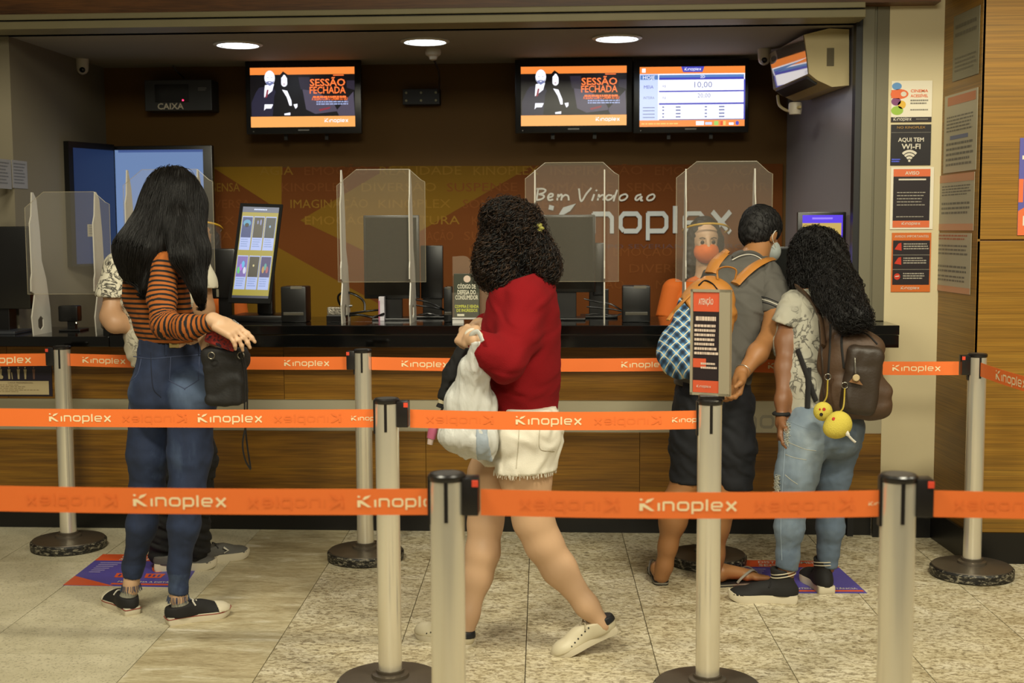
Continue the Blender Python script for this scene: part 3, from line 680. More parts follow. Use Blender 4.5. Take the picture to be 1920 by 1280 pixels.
# ------------------------------------------------------------------ acrylic shields on the counter
def acrylic():
    m = bpy.data.materials.new('clear_acrylic'); m.use_nodes = True; N, L = m.node_tree.nodes, m.node_tree.links
    b = N['Principled BSDF']; b.inputs['Base Color'].default_value = (.7, .64, .52, 1); b.inputs['Roughness'].default_value = .04; b.inputs['Alpha'].default_value = .05; b.inputs['Specular IOR Level'].default_value = .6
    return m
M_acr = acrylic(); M_fin = mat('frosted_acrylic_edge', 'c4bfb2', .35, trans=.15); M_edge = mat('acrylic_lit_edge', 'b3a88c', .3, alpha=.4)
# fin profile (depth v, height z): stands on the counter, carries the pane in its slots
def shield(fx0, fx1, base, pane_top, fin_top, pbx0, pbx1, z0, lab, yy=6.12, notch=True):
    xl, xr = PY(fx0, base, yy)[0], PY(fx1, base, yy)[0]
    t = thing('acrylic_shield', ((xl+xr)/2, yy, z0), lab, 'shield', 'clear acrylic shields on the counter')
    H = PY(fx0, fin_top, yy)[2]-z0
    prof = [(0, 0), (.21, 0), (.2, .12), (.165, .27), (.12, .36), (.11, .5), (.085, .66), (.05, H), (.035, H), (.02, .62*H/.74), (.0, .58*H/.74), (.004, .3), (-.008, .27), (-.01, .215), (.028, .2), (.018, .17), (-.012, .09)]
    hexa = [(.085+.033*math.cos(math.pi/6+math.pi/3*i)*1.1, .055+.036*math.sin(math.pi/6+math.pi/3*i)) for i in range(6)]
    for x in (xl, xr):
        B = MB(); bm = bmesh.new(); th_ = .006
        vo = [bm.verts.new((x, yy+v, z0+z)) for v, z in prof]; vi = [bm.verts.new((x, yy+v, z0+z)) for v, z in hexa]
        eo = [bm.edges.new((vo[i], vo[(i+1) % len(vo)])) for i in range(len(vo))]; ei = [bm.edges.new((vi[i], vi[(i+1) % 6])) for i in range(6)]
        r_ = bmesh.ops.triangle_fill(bm, use_beauty=True, edges=eo+ei)
        fs = [f_ for f_ in r_['geom'] if isinstance(f_, bmesh.types.BMFace)]
        ex = bmesh.ops.extrude_face_region(bm, geom=fs); bmesh.ops.translate(bm, vec=(th_, 0, 0), verts=[v for v in ex['geom'] if isinstance(v, bmesh.types.BMVert)])
        bmesh.ops.recalc_face_normals(bm, faces=bm.faces[:])
        me = bpy.data.meshes.new('fin'); bm.to_mesh(me); bm.free(); obj('fin', me, M_fin, t)
    ztop = PY(fx0, pane_top, yy+.02)[2]; zb = z0+.2; a = PY(pbx0, 400, yy+.02)[0]; b = PY(pbx1, 400, yy+.02)[0]; c_ = .075
    pts = [(a, zb), (b, zb), (b, ztop-.06), (b-.02, ztop-.05), (b-c_, ztop), (a+c_+.02, ztop), (a+.02, ztop-.06), (a, ztop-.075)]
    # the pane bows very slightly
    MB().prism([(x, yy+.022, z) for x, z in pts], (0, .003, 0)).build('pane', M_acr, t)
    EB = MB().tube([(x, yy+.0235, z) for x, z in pts+pts[:1]], .0016, 4); EB.build('pane_edge', M_edge, t)
shield(640, 768, 604, 318, 318, 632, 797, Z_T, 'clear acrylic counter shield around the tall dark customer screen')
shield(1002, 1132, 604, 305, 318, 985, 1160, Z_T, 'clear acrylic counter shield right behind the curly haired woman in red')
shield(1284, 1413, 604, 303, 316, 1268, 1448, Z_T, 'clear acrylic counter shield in front of the orange masked clerk')
shield(240, 372, 604, 318, 318, 232, 400, Z_T, 'clear acrylic counter shield mostly hidden by the girl in the striped top')
shield(62, 180, 642, 360, 360, 46, 205, zlt, 'clear acrylic shield on the lowered left end of the counter', 6.06)
# ================================================================== STANCHIONS AND TAPES
M_chrome = mat('satin_chrome_post', 'e2dbc8', .2, metal=.62, bump=.02, bscale=40, stretch=(1, 1, .05))
M_cap = mat('black_post_cap', '1b1817', .3)
M_capl = mat('scratched_cap_line', '6e6a66', .35)
M_btn = mat('orange_release_button', 'd8452a', .5)
M_disc = mat('worn_grey_base', '5d5448', .38, metal=.5, var=.15, vscale=20)
def scratched():
    m, N, L, b = nodes_of('scratched_black_rim'); v = mapped(N, L, (1, 1, 2.5), 5); n = noise_node(N, L, v, 38, 6, .75)
    r = ramp(N, [(.46, '0d0c0b'), (.52, '2b2822'), (.6, '8d8672')]); L.new(n.outputs[0], r.inputs[0]); L.new(r.outputs[0], b.inputs['Base Color']); b.inputs['Roughness'].default_value = .5; return m
M_rim = scratched()
M_tape = mat('orange_webbing_tape', 'e6702a', .6, bump=.08, bscale=500, var=.04, vscale=5)
M_tprint = mat('cream_tape_print', 'ecd8ac', .6)
M_tghost = mat('show_through_print', 'e06c28', .6)
PR, PH = .0385, .972
def stanchion(px, py_top, lab, cassette, slot=True, d=None):
    c = PY(px, py_top, d) if d else PZ(px, py_top, PH)
    x, y = c[0], c[1]
    t = thing('stanchion', (x, y, 0), lab, 'queue barrier post', 'chrome queue barrier posts')
    z = lambda v: v
    MB().lathe([(.165, .0), (.175, .006), (.176, .036), (.170, .043)], (x, y, 0), 56).build('base_rim', M_rim, t, 40)
    MB().lathe([(.168, .042), (.166, .047), (.10, .053), (.062, .056), (.060, .066), (.046, .070), (.046, .080)], (x, y, 0), 56).build('base_plate', M_disc, t, 35)
    MB().lathe([(PR, .07), (PR, PH-.014)], (x, y, 0), 48).build('post', M_chrome, t, 40)
    cap = MB().lathe([(PR+.001, PH-.016), (PR+.003, PH-.012), (PR+.003, PH-.004), (PR-.001, PH)], (x, y, 0), 48).build('cap', M_cap, t, 35)
    lb = MB()
    for k in range(-3, 4):
        w_ = math.sqrt(max(.001, .8-(k*.27)**2))*PR*.85; a_ = -.6; o_ = np.array([math.cos(a_), math.sin(a_), 0]); p_ = np.array([-math.sin(a_), math.cos(a_), 0])
        c0 = np.array([x, y, PH+.0003])+p_*k*.0095
        lb.poly([c0-o_*w_-p_*.0018, c0+o_*w_-p_*.0018, c0+o_*w_+p_*.0018, c0-o_*w_+p_*.0018])
    lb.build('cap_lines', M_capl, cap)
    MB().box((x-.006+.003, y-PR-.0015, PH-.105), (x+.006, y-PR+.012, PH-.006), .001).build('slot', M_cap, t)
    MB().box((x-PR-.004, y-.012, PH-.115), (x-PR+.004, y+.012, PH-.006), .001).build('slot', M_cap, t)
    if cassette:
        s_ = cassette
        xa_, xb_ = sorted((x+s_*(PR-.004), x+s_*(PR+.033)))
        cs = MB().box((xa_, y-.024, PH-.092), (xb_, y+.024, PH-.008), .003).build('tape_cassette', M_cap, t, 40)
        xo = x+s_*(PR+.026); MB().box((xo-.007, y-.0255, PH-.027), (xo+.007, y-.023, PH-.012), .001).build('release_button', M_btn, cs)
    return np.array([x, y])
def tape(p0, p1, zc, logos, lab, ghosts=(), hw=.0295, sag=.006, e0=.075, e1=.04, dz=0.0):
    """p0 left end, p1 right end (centres of posts); logos at fractions (start, end)"""
    a, b = np.array([*p0, zc]), np.array([*p1, zc+dz]); L_ = np.linalg.norm(b-a); X = (b-a)/L_; a = a+X*e0; b = b-X*e1; L_ = np.linalg.norm(b-a); Zv = np.array([0, 0, 1.])
    Y_ = np.cross(Zv, X); n = 24
    t = thing('barrier_tape', (a+b)/2, lab, 'tape', 'orange queue tapes with a pale cinema logo')
    path = [a+X*L_*i/n-Zv*sag*4*(i/n)*(1-i/n) for i in range(n+1)]
    B = MB(); vs = []
    for q in path:
        for dz_, dy_ in ((-hw, -.0006), (hw, -.0006), (hw, .0006), (-hw, .0006)): vs.append(q+Zv*dz_+Y_*dy_)
    fs = []
    for i in range(n):
        for k in range(4): fs.append((4*i+k, 4*i+(k+1) % 4, 4*i+4+(k+1) % 4, 4*i+4+k))
    fs += [(0, 1, 2, 3), (4*n+3, 4*n+2, 4*n+1, 4*n)]
    B.add(vs, fs).build('webbing', M_tape, t)
    def put(m, nm, x0, x1, mirror, k0):
        LM = MB(); sc = (x1-x0)/12.75; k = k0
        for pl in [q for st in LOGO for q in stroke_polys(*st)]+LOGO_POLY:
            k += .00003; pts = []
            for u, v in pl:
                uu = x0+(12.75-u if mirror else u)*sc; f_ = uu/L_; pts.append(a+X*uu-Zv*sag*4*f_*(1-f_)+Zv*(v-.72)*sc-Y_*(.0006+k))
            if all(0 <= (x0+(12.75-u if mirror else u)*sc) <= L_ for u, v in pl): LM.poly(pts)
        if LM.v: LM.build(nm, m, t)
    for x0, x1 in logos: put(M_tprint, 'lettering', x0, x1, False, .0005)
    for x0, x1 in ghosts: put(M_tghost, 'faint_lettering', x0, x1, True, .0003)
    return a, b, X, L_
zc = PH-.066
b1 = stanchion(116, 648, 'chrome queue post with a round base at the far left, in front of the counter', -1)
b2 = stanchion(680, 654, 'chrome queue post in the back row, left of the walking woman in red', -1)
b3 = stanchion(1330, 655, 'chrome queue post mostly hidden behind the man with the plaid backpack', -1)
b4 = stanchion(1833, 662, 'chrome queue post standing in front of the golden wood wall at the right', -1)
m1 = stanchion(725, 746, 'chrome queue post of the middle row, between the back row post and the nearest one', 1)
m2 = stanchion(1331, 748, 'chrome queue post carrying the framed notice', 0)
f1 = stanchion(838, 886, 'nearest chrome queue post left of the middle, in front of the walking woman', 1)
f2 = stanchion(1685, 888, 'nearest chrome queue post at the right, its base out of view', 1)
def at_x(p0, p1, px, z=zc):      # distance along the tape p0->p1 where it is seen at column px
    best = None; L_ = np.linalg.norm(np.array(p1)-p0)
    for i in range(2001):
        q = np.array(p0)+(np.array(p1)-p0)*i/2000; v = np.array([*q, z])-CAM; d = v@_F; x = 960+FPX*(v@_R)/d
        if best is None or abs(x-px) < best[0]: best = (abs(x-px), L_*i/2000)
    return best[1]
def tape_px(p0, p1, lg, lab, gh=(), zz=zc, e0=.075, e1=.04, **k):
    f_ = lambda L: [(at_x(p0, p1, a)-e0, at_x(p0, p1, b)-e0) for a, b in L]
    return tape(p0, p1, zz, f_(lg), lab, f_(gh), e0=e0, e1=e1, **k)
far = lambda p, px, py: PZ(px, py, zc)[:2]
tape_px(np.array([-3.9, b1[1]+.05]), b1, [(-40, 58)], 'back row orange tape left of the far left queue post', e0=0, e1=.075)
tape_px(b1, b2, [(155, 235), (318, 400), (533, 617)], 'back row orange tape passing behind the girl in the striped top', e0=.04, e1=.075)
tape_px(b2, b3, [(753, 840), (955, 1044), (1165, 1248)], 'back row orange tape passing behind the walking woman in red', e0=.04, e1=.075)
tape_px(b3, b4, [(1440, 1530), (1673, 1763)], 'back row orange tape passing behind the two customers at the counter', e0=.04, e1=.075)
pe = PY(1990, 735, 4.75)[:2]
tape_px(b4, pe, [(1868, 1925)], 'orange tape coming forward from the right queue post at the wood wall', e0=.04, e1=0)
ml = np.array([-2.6, m1[1]+.04])
tape_px(ml, m1, [(92, 208), (371, 491), (659, 776)], 'middle row orange tape crossing in front of the jeans of the striped girl', gh=[(230, 350), (515, 640)], e0=0)
tape_px(m1, m2, [(967, 1090), (1260, 1383)], 'middle row orange tape crossing in front of the white carrier bag', gh=[(800, 925), (1115, 1240)])
fl_ = np.array([-1.75, f1[1]+.03])
tape_px(fl_, f1, [(250, 424), (670, 846)], 'nearest orange tape on the left, crossing the striped girl below the knees', gh=[(50, 220), (465, 645)], e0=0)
tape_px(f1, f2, [(1199, 1381), (1628, 1810)], 'nearest orange tape in the middle, crossing the legs of the walking woman', gh=[(975, 1160), (1415, 1600)])
fr_ = np.array([1.9, f2[1]+.02])
tape_px(f2, fr_, [], 'nearest orange tape on the right, ending outside the view', gh=[(1790, 1960)], e1=0)

# framed notice on the middle post
cn = np.array([m2[0], m2[1]]); q0 = PY(1303, 745, m2[1]); q1 = PY(1363, 552, m2[1]); w_ = .113; hz = q1[2]-q0[2]
t = thing('framed_notice', (m2[0], m2[1], PH), 'orange and black framed notice standing on top of the middle row queue post', 'sign')
ang = math.radians(24); X = np.array([math.cos(ang), -math.sin(ang), 0]); Yn = np.array([0, 0, 1.]); Nn = np.cross(X, Yn)
zb = PH+.012; O = np.array([m2[0], m2[1], zb])-X*.064
Bx = lambda u0, u1, v0, v1, d0, d1: MB().prism([O+X*u0+Yn*v0-Nn*d0, O+X*u1+Yn*v0-Nn*d0, O+X*u1+Yn*v1-Nn*d0, O+X*u0+Yn*v1-Nn*d0], -Nn*(d1-d0))
hz = .335; M_alu = mat('satin_aluminium', 'b5ab93', .35, metal=.5)
Bx(0, .13, 0, hz, -.004, .012).build('panel', M_alu, t)
for a in ((0, .008, 0, hz), (.095, .13, 0, hz), (0, .13, 0, .008), (0, .13, hz-.008, hz)): Bx(*a, -.009, .0).build('frame_edge', M_alu, t)
MB().box((m2[0]-.035, m2[1]-.02, PH), (m2[0]+.045, m2[1]+.02, PH+.014), .003).build('bracket', M_cap, t)
S = Sheet(O+X*.009+Yn*.009+Nn*.0045, X, Yn, .086, hz-.018, t)
Mo, Mk, Mw = mat('print_red_orange', 'c4502e', .5), mat('print_black', '1f1418', .45), mat('print_pale', 'c9b5a5', .5)
S.rect('notice_print', Mk, 0, 0, 1, 1); S.rect('orange_print', Mo, 0, .81, 1, 1, 2); S.rect('orange_print', Mo, 0, 0, 1, .12, 2); S.rect('orange_print', Mo, 0, .25, .5, .34, 2)
S.text('lettering', Mw, 'ATENÇÃO', .2, .88, .76, .06, 3, True); S.bars('small_lettering', Mw, .1, .70, .95, .76, 1, 3, .7, 2, .1); S.bars('small_lettering', Mw, .05, .36, .97, .68, 7, 3, .55, 5, .2); S.bars('small_lettering', Mw, .3, .22, .95, .3, 2, 3, .5, 6, .2)
S.logo('lettering', Mw, .15, .05, .7, 3, 1.3); S.done()

# ================================================================== NOTICES ON PILLAR, WOOD AND LEFT WALL
def poster(name, x0, y0, x1, y1, lab, yy=6.268, th_=.003, base='e4dcc6', cat='poster', grp=None):
    a, b = PY(x0, y1, yy), PY(x1, y0, yy); t = thing(name, ((a[0]+b[0])/2, yy, a[2]), lab, cat, grp)
    sh = MB().box((a[0], yy-th_, a[2]), (b[0], yy, b[2])).build('sheet', mat('paper_'+base, base, .4), t)
    return Sheet((a[0], yy-th_, a[2]), (1, 0, 0), (0, 0, 1), b[0]-a[0], b[2]-a[2], t)
c_ = lambda n, h_: mat('print_'+n, h_, .45)
G = 'notices on the cream pillar'
S = poster('poster', 1670, 151, 1748, 229, 'white poster with blue, orange and green shapes, topmost on the cream pillar', grp=G)
S.rect('black_foot', c_('black', '1c1816'), 0, 0, 1, .12, 1); S.logo('lettering', c_('white', 'd8d0be'), .06, .035, .5, 2, 1.4); S.bars('lettering', c_('grey', '7d786c'), .62, .03, .92, .08, 1, 2)
for u, v, ru, rv, m in ((.13, .87, .12, .09, c_('blue', '5b8fc4')), (.2, .68, .22, .12, c_('orange', 'e0662c')), (.12, .5, .12, .1, c_('purple', '7a3a6c')), (.26, .42, .1, .1, c_('yellow', 'dcae34')), (.15, .28, .15, .11, c_('green', '94b83c'))): S.disc('colour_shape', m, u, v, ru, rv, 1)
S.rect('colour_shape', c_('orange', 'e0662c'), 0, .58, .25, .78, 1.5); S.disc('white_spot', c_('white', 'd8d0be'), .3, .68, .07, .06, 2)
S.text('lettering', c_('orange', 'e0662c'), 'CINEMA', .47, .72, .9, .07, 2, True); S.text('lettering', c_('orange', 'e0662c'), 'ACESSÍVEL', .47, .6, .9, .07, 2, True); S.bars('lettering', c_('grey', '7d786c'), .47, .4, .92, .54, 2, 2); S.bars('lettering', c_('grey', '7d786c'), .47, .25, .92, .31, 1, 2); S.done()
S = poster('poster', 1669, 233, 1746, 310, 'black square wifi sign with white wave symbol on the cream pillar', base='1f1b1c', grp=G)
S.text('lettering', c_('amber', 'b08434'), 'NO KINOPLEX', .15, .9, .85, .06, 2); S.rect('thin_line', c_('grey', '7d786c'), 0, .8, 1, .81); S.text('lettering', c_('white', 'd8d0be'), 'AQUI TEM', .18, .58, .82, .1, 2, True); S.text('lettering', c_('white', 'd8d0be'), 'WI-FI', .27, .4, .74, .13, 2, True)
for k, r_ in enumerate((.09, .17, .25)):
    S.line('wave_symbol', c_('white', 'd8d0be'), [(.47+r_*math.cos(a_)*.95, .1+r_*math.sin(a_)) for a_ in np.linspace(math.radians(45), math.radians(135), 10)], .011, 2)
S.disc('wave_symbol', c_('white', 'd8d0be'), .47, .11, .03, .03, 2); S.bars('blue_scribble', c_('bright_blue', '5060e0'), .03, .06, .25, .16, 2, 2, .6); S.done()
S = poster('poster', 1668, 313, 1751, 430, 'white bordered black notice with orange top and bottom on the cream pillar', grp=G)
S.rect('notice_print', c_('black', '1c1816'), .06, .03, .92, .97); S.rect('orange_print', c_('salmon', 'd86a3c'), .06, .85, .92, .97, 2); S.rect('orange_print', c_('salmon', 'd86a3c'), .06, .03, .92, .14, 2)
S.text('lettering', c_('white', 'd8d0be'), 'AVISO', .33, .88, .66, .055, 3, True); S.rect('lettering', c_('white', 'd8d0be'), .18, .79, .82, .815, 3); S.bars('lettering', c_('grey_light', 'a9a293'), .15, .35, .85, .6, 5, 3, .25, 3); S.bars('lettering', c_('grey_light', 'a9a293'), .14, .18, .8, .21, 1, 3, .4); S.logo('lettering', c_('white', 'd8d0be'), .27, .075, .7, 3, 1.2); S.done()
S = poster('poster', 1670, 436, 1746, 547, 'orange bordered black notice with three red symbols, lowest on the cream pillar', base='cf6a28', grp=G)
S.rect('notice_print', c_('black', '1c1816'), .03, .12, .97, .87); S.rect('divider', c_('grey', '7d786c'), .03, .62, .97, .63, 2); S.rect('divider', c_('grey', '7d786c'), .03, .375, .97, .385, 2)
S.text('lettering', c_('white', 'd8d0be'), 'AVISOS IMPORTANTES', .07, .92, .93, .04, 2)
for v in (.76, .52, .26):
    if v > .4: S.poly('red_symbol', c_('red', 'c8331a'), [(.07, v-.04), (.25, v-.06), (.24, v+.07), (.17, v+.06)], 2)
    else: S.disc('red_symbol', c_('red', 'c8331a'), .15, v, .08, .055, 2); S.line('lettering', c_('white', 'd8d0be'), [(.1, v), (.2, v+.01)], .004, 3)
    S.bars('lettering', c_('grey_light', 'a9a293'), .3, v-.06, .95, v+.06, 3, 2, .45, int(v*100))
S.logo('lettering', c_('white', 'd8d0be'), .25, .045, .72, 2, 1.2); S.done()
# sheets behind the clear holder on the side face of the wood block
sd = np.array([xw-xw2, yb-6.27, 0]); sd /= np.linalg.norm(sd)
def side_pt(px, py):   # ray against the side face
    n_ = np.array([sd[1], -sd[0], 0]); v = ray(px, py); k = ((np.array([xw2, 6.27, 0])-CAM)@n_)/(v@n_); return CAM+k*v
def side_sheet(name, pl_, ph_, pr_, pb_, lab, base, bars, tone='6a655a', cat='notice'):
    """pl_/pr_ left and right columns, ph_ top row (at the right edge), pb_ bottom row"""
    a, b = side_pt(pl_, 400), side_pt(pr_, 400); zt_, zb_ = side_pt(pr_, ph_)[2], side_pt(pr_, pb_)[2]
    nrm = np.cross(sd, [0, 0, 1.]); t = thing(name, (a[0], a[1], zb_), lab, cat, 'notices on the side of the wood wall')
    w_ = (b-a)@sd; o_ = np.array([a[0], a[1], zb_])+nrm*.002
    MB().prism([o_, o_+sd*w_, o_+sd*w_+[0, 0, zt_-zb_], o_+[0, 0, zt_-zb_]], nrm*.002).build('sheet', mat('paper_'+base, base, .45), t)
    S = Sheet(o_+nrm*.002, sd, (0, 0, 1), w_, zt_-zb_, t)
    for i, (v0, v1, n_) in enumerate(bars): S.bars('lettering', c_('ink_'+tone, tone), .08, v0, .92, v1, n_, 1, .45, i+3, .15)
    return S
side_sheet('notice', 1781, 14, 1829, 140, 'plain grey printed sheet, topmost on the side of the wood wall', '6f6a56', [(.1, .35, 4), (.6, .85, 2)], '565244').done()
S = side_sheet('notice', 1768, 165, 1829, 318, 'printed sheet with orange heading and bluish block on the wood side wall', 'a89f86', [(.05, .38, 5), (.5, .72, 5)]); S.rect('orange_heading', c_('faded_orange', 'b06a44'), .1, .86, .95, .97, 1); S.rect('blue_block', c_('faded_blue', '6a6f86'), .2, .42, .75, .47, 1); S.done()
S = side_sheet('notice', 1762, 322, 1827, 432, 'printed sheet with orange bands at top and bottom on the wood side wall', 'a69d85', [(.6, .8, 4), (.25, .5, 3)]); S.rect('orange_heading', c_('faded_salmon', 'b98664'), 0, .86, 1, 1, 1); S.rect('orange_heading', c_('faded_salmon', 'b98664'), 0, 0, 1, .12, 1); S.done()
S = side_sheet('notice', 1758, 437, 1824, 553, 'printed sheet with red heading lines, lowest on the side of the wood wall', 'a69d85', [(.6, .8, 3), (.3, .45, 2), (.15, .28, 2)]); S.bars('red_lines', c_('faded_red', '9c5a40'), .08, .86, .92, .97, 2, 1, .5); S.rect('orange_heading', c_('faded_salmon', 'b98664'), 0, 0, 1, .1, 1); S.done()
S = poster('poster', 1907, 258, 1975, 441, 'violet and orange poster cut by the right edge, on the golden wood wall', yy=yb-.001, base='5a58a0')
S.poly('orange_shape', c_('salmon', 'd86a3c'), [(0, 0), (1, 0), (1, .15), (.25, .3), (0, .25)], 1); S.rect('orange_shape', c_('salmon', 'd86a3c'), 0, .34, .14, .58, 1); S.rect('white_shape', c_('white', 'd8d0be'), .15, .1, .3, .2, 2); S.rect('white_shape', c_('white', 'd8d0be'), .08, .78, .2, .82, 2); S.done()
# sheets on the left wall (x = X_L)
for (x0, y0, x1, y1, lab) in ((-14, 300, 22, 352, 'pale printed sheet on the left wall cut by the left edge'), (24, 303, 52, 352, 'small pale printed sheet on the left wall beside another one')):
    a = PX(x0 if x0 > 1 else -14, y1, X_L+.002); b = PX(x1, y1, X_L+.002); zt_ = PX(x1, y0, X_L+.002)[2]
    t = thing('notice', (X_L, (a[1]+b[1])/2, a[2]), lab, 'notice', 'notices on the left wall')
    MB().box((X_L, min(a[1], b[1]), a[2]), (X_L+.003, max(a[1], b[1]), zt_)).build('sheet', mat('paper_878378', '7f7a70', .35), t)
    S = Sheet((X_L+.003, min(a[1], b[1]), a[2]), (0, 1, 0), (0, 0, 1), abs(b[1]-a[1]), zt_-a[2], t); S.bars('lettering', c_('ink', '5c5a55'), .1, .1, .9, .9, 7, 1, .4); S.done()
# accessibility notice hanging under the low worktop
S = poster('priority_sign', -60, 683, 97, 742, 'black and cream priority sign with pictograms, on the counter front at far left', yy=Y_F-.001, base='1d1726', cat='sign')
S.rect('cream_box', c_('cream', 'b3a27c'), .02, .05, .96, .48); S.text('lettering', c_('ink_dark', '4a3a24'), 'CAIXA PREFERENCIAL', .48, .4, .78, .045, 2); S.bars('lettering', c_('ink_brown', '7a6848'), .35, .1, .85, .36, 5, 2, .35, 2, .5)
for i, u in enumerate((.4, .5, .61, .69, .79)):
    m_ = c_('pictogram', 'a99a72') if i < 4 else c_('pictogram_dim', '6a4a3c')
    S.disc('pictogram', m_, u, .9, .008, .03, 2); S.poly('pictogram', m_, [(u-.018, .85), (u+.018, .85), (u+.012, .7), (u+.01, .54), (u-.01, .54), (u-.012, .7)], 2)
    if i == 0: S.disc('pictogram', m_, u+.01, .6, .02, .06, 3)
    if i == 1: S.line('pictogram', m_, [(u+.03, .75), (u+.036, .54)], .004, 2)
S.done()
# violet distance decals on the floor
def decal(corners, lab):
    P4 = [PZ(*q) for q in corners]; t = thing('floor_decal', np.mean(P4, 0), lab, 'floor sticker', 'violet distance stickers on the floor')
    z = .0012
    def pt(u, v, k=0): q = (P4[0]*(1-u)+P4[1]*u)*(1-v)+(P4[3]*(1-u)+P4[2]*u)*v; return (q[0], q[1], z+k*.0004)
    MB().prism([(q[0], q[1], 0) for q in P4], (0, 0, z)).build('sheet', c_('decal_violet', '4f479a'), t)
    O_, V_, Wt, Lt = c_('decal_orange', 'd4562a'), c_('decal_violet_dark', '3d3680'), c_('decal_white', 'cfc4b8'), c_('decal_lilac', '8f86b8')
    B = {}
    def pl(nm, m, pts, k=1): B.setdefault((nm, m.name), (MB(), m))[0].poly([pt(u, v, k) for u, v in pts])
    pl('orange_band', O_, [(0, .78), (1, .78), (1, 1), (0, 1)]); pl('orange_corner', O_, [(0, 0), (.42, 0), (0, .28)])
    def tx(s_, u0, u1, v, h_, m): 
        V, Fs = text_geo(s_, True); x0, x1 = V[:, 0].min(), V[:, 0].max(); B.setdefault(('lettering', m.name), (MB(), m))[0].add([pt(u0+(u1-u0)*(a-x0)/(x1-x0), v+h_*b_/.72, 2) for a, b_, _ in V], Fs)
    tx('DISTANCIAMENTO', .22, .95, .9, .07, Wt); tx('SEGURO', .22, .62, .8, .07, Wt); tx('MANTENHA A DISTÂNCIA', .42, .96, .11, .04, Wt)
    for i in range(6): pl('small_lettering', Lt, [(.08, .72-i*.06), (.28-.02*i, .72-i*.06), (.28-.02*i, .69-i*.06), (.08, .69-i*.06)], 2)
    pl('orange_line', O_, [(.38, .04), (.99, .04), (.99, .085), (.38, .085)])
    for (u, v) in ((.42, .45), (.68, .45)):
        pl('footprint', O_, [(u+.1*math.cos(a_)*(.85+.15*math.sin(a_)), v+.14+.17*math.sin(a_)) for a_ in np.linspace(0, 2*math.pi, 20)[:-1]], 2)
        pl('footprint', O_, [(u-.085, v-.07), (u+.085, v-.07), (u+.07, v-.2), (u-.07, v-.2)], 2)
        for r_ in (.04, .1, .16, .22): pl('footprint_tread', V_, [(u-.045, v+r_), (u+.045, v+r_), (u+.045, v+r_+.025), (u-.045, v+r_+.025)], 3)
        for i in range(3): pl('footprint_tread', V_, [(u-.05+i*.04, v-.1), (u-.03+i*.04, v-.1), (u-.03+i*.04, v-.17), (u-.05+i*.04, v-.17)], 3)
    for (n_, _), (b_, m_) in B.items(): b_.build(n_, m_, t)
decal([(118, 1097), (345, 1101), (385, 1041), (193, 1039)], 'violet and orange footprint sticker on the floor under the striped girl')
decal([(1375, 1112), (1626, 1112), (1560, 1052), (1382, 1050)], 'violet and orange footprint sticker on the floor under the woman with the brown backpack')

# ================================================================== EQUIPMENT ON AND BEHIND THE COUNTER
M_mon = mat('black_monitor_plastic', '0c0b0b', .3); M_scr = mat('dark_glossy_screen', '171612', .12, spec=.4)
def wbox(x0, y0, x1, y1, ya, yb_, bev=.006): a, b = PY(x0, y1, ya), PY(x1, y0, ya); return (a[0], ya, a[2]), (b[0], yb_, b[2])
def flat_monitor(name, x0, y0, x1, y1, yy, zb_, lab, stand=(None, None), dep=.03, inset=.012, glass=True, grp=None, cat='monitor', badge=False):
    lo, hi = wbox(x0, y0, x1, y1, yy, yy+dep); t = thing(name, ((lo[0]+hi[0])/2, yy, zb_), lab, cat, grp)
    MB().box(lo, hi, .006).build('casing', M_mon, t, 40)
    if glass: MB().box((lo[0]+inset, yy-.0015, lo[2]+inset*1.5), (hi[0]-inset, yy+.001, hi[2]-inset)).build('screen', M_scr, t)
    cx = (lo[0]+hi[0])/2; w_ = .05
    MB().box((cx-w_, yy+dep*.4, zb_+.01), (cx+w_, yy+dep*.4+.025, lo[2]+.03), .004).build('stand_neck', mat('dark_grey_neck', '1d1c1a', .35), t)
    MB().box((cx-w_*1.9, yy-.05, zb_), (cx+w_*1.9, yy+.13, zb_+.012), .004).build('stand_foot', M_mon, t)
    return lo, hi, t
flat_monitor('monitor', 683, 403, 785, 560, 6.36, Z_T, 'tall dark customer screen behind the second clear shield, left of the woman in red')
flat_monitor('monitor', 789, 460, 830, 560, 6.52, Z_T, 'black monitor edge standing just right of the tall dark customer screen', glass=False)
flat_monitor('monitor', 1008, 402, 1116, 548, 6.36, Z_T, 'dark glossy customer screen behind the third shield, beside the red sweater')
flat_monitor('monitor', 1112, 455, 1134, 553, 6.52, Z_T, 'black monitor edge standing right of the glossy customer screen', glass=False)
def black_box(x0, y0, x1, y1, yy, dep, lab, cat='printer', name='ticket_printer'):
    lo, hi = wbox(x0, y0, x1, y1, yy, yy+dep); lo = (lo[0], lo[1], Z_T); t = thing(name, ((lo[0]+hi[0])/2, yy, Z_T), lab, cat, 'small black printers on the counter')
    MB().box(lo, hi, .008).build('housing', mat('black_printer', '0e0e0d', .35), t, 40)
    w_ = hi[0]-lo[0]; MB().box((lo[0]+w_*.1, yy-.002, lo[2]+.035), (hi[0]-w_*.1, yy+.01, lo[2]+.05), .002).build('paper_slot', mat('grey_slot', '4a463c', .3), t)
    MB().box((lo[0]+w_*.4, yy-.001, hi[2]-.012), (hi[0]-w_*.15, yy+.02, hi[2]+.001), .001).build('cover_latch', mat('grey_latch', '6a665c', .2), t)
black_box(527, 537, 573, 606, 6.2, .12, 'small black printer right of the lit portrait screen')
black_box(1167, 536, 1220, 604, 6.2, .13, 'small black printer left of the orange shirted clerk')
black_box(832, 538, 848, 606, 6.22, .12, 'narrow black printer left of the clear leaflet holder')
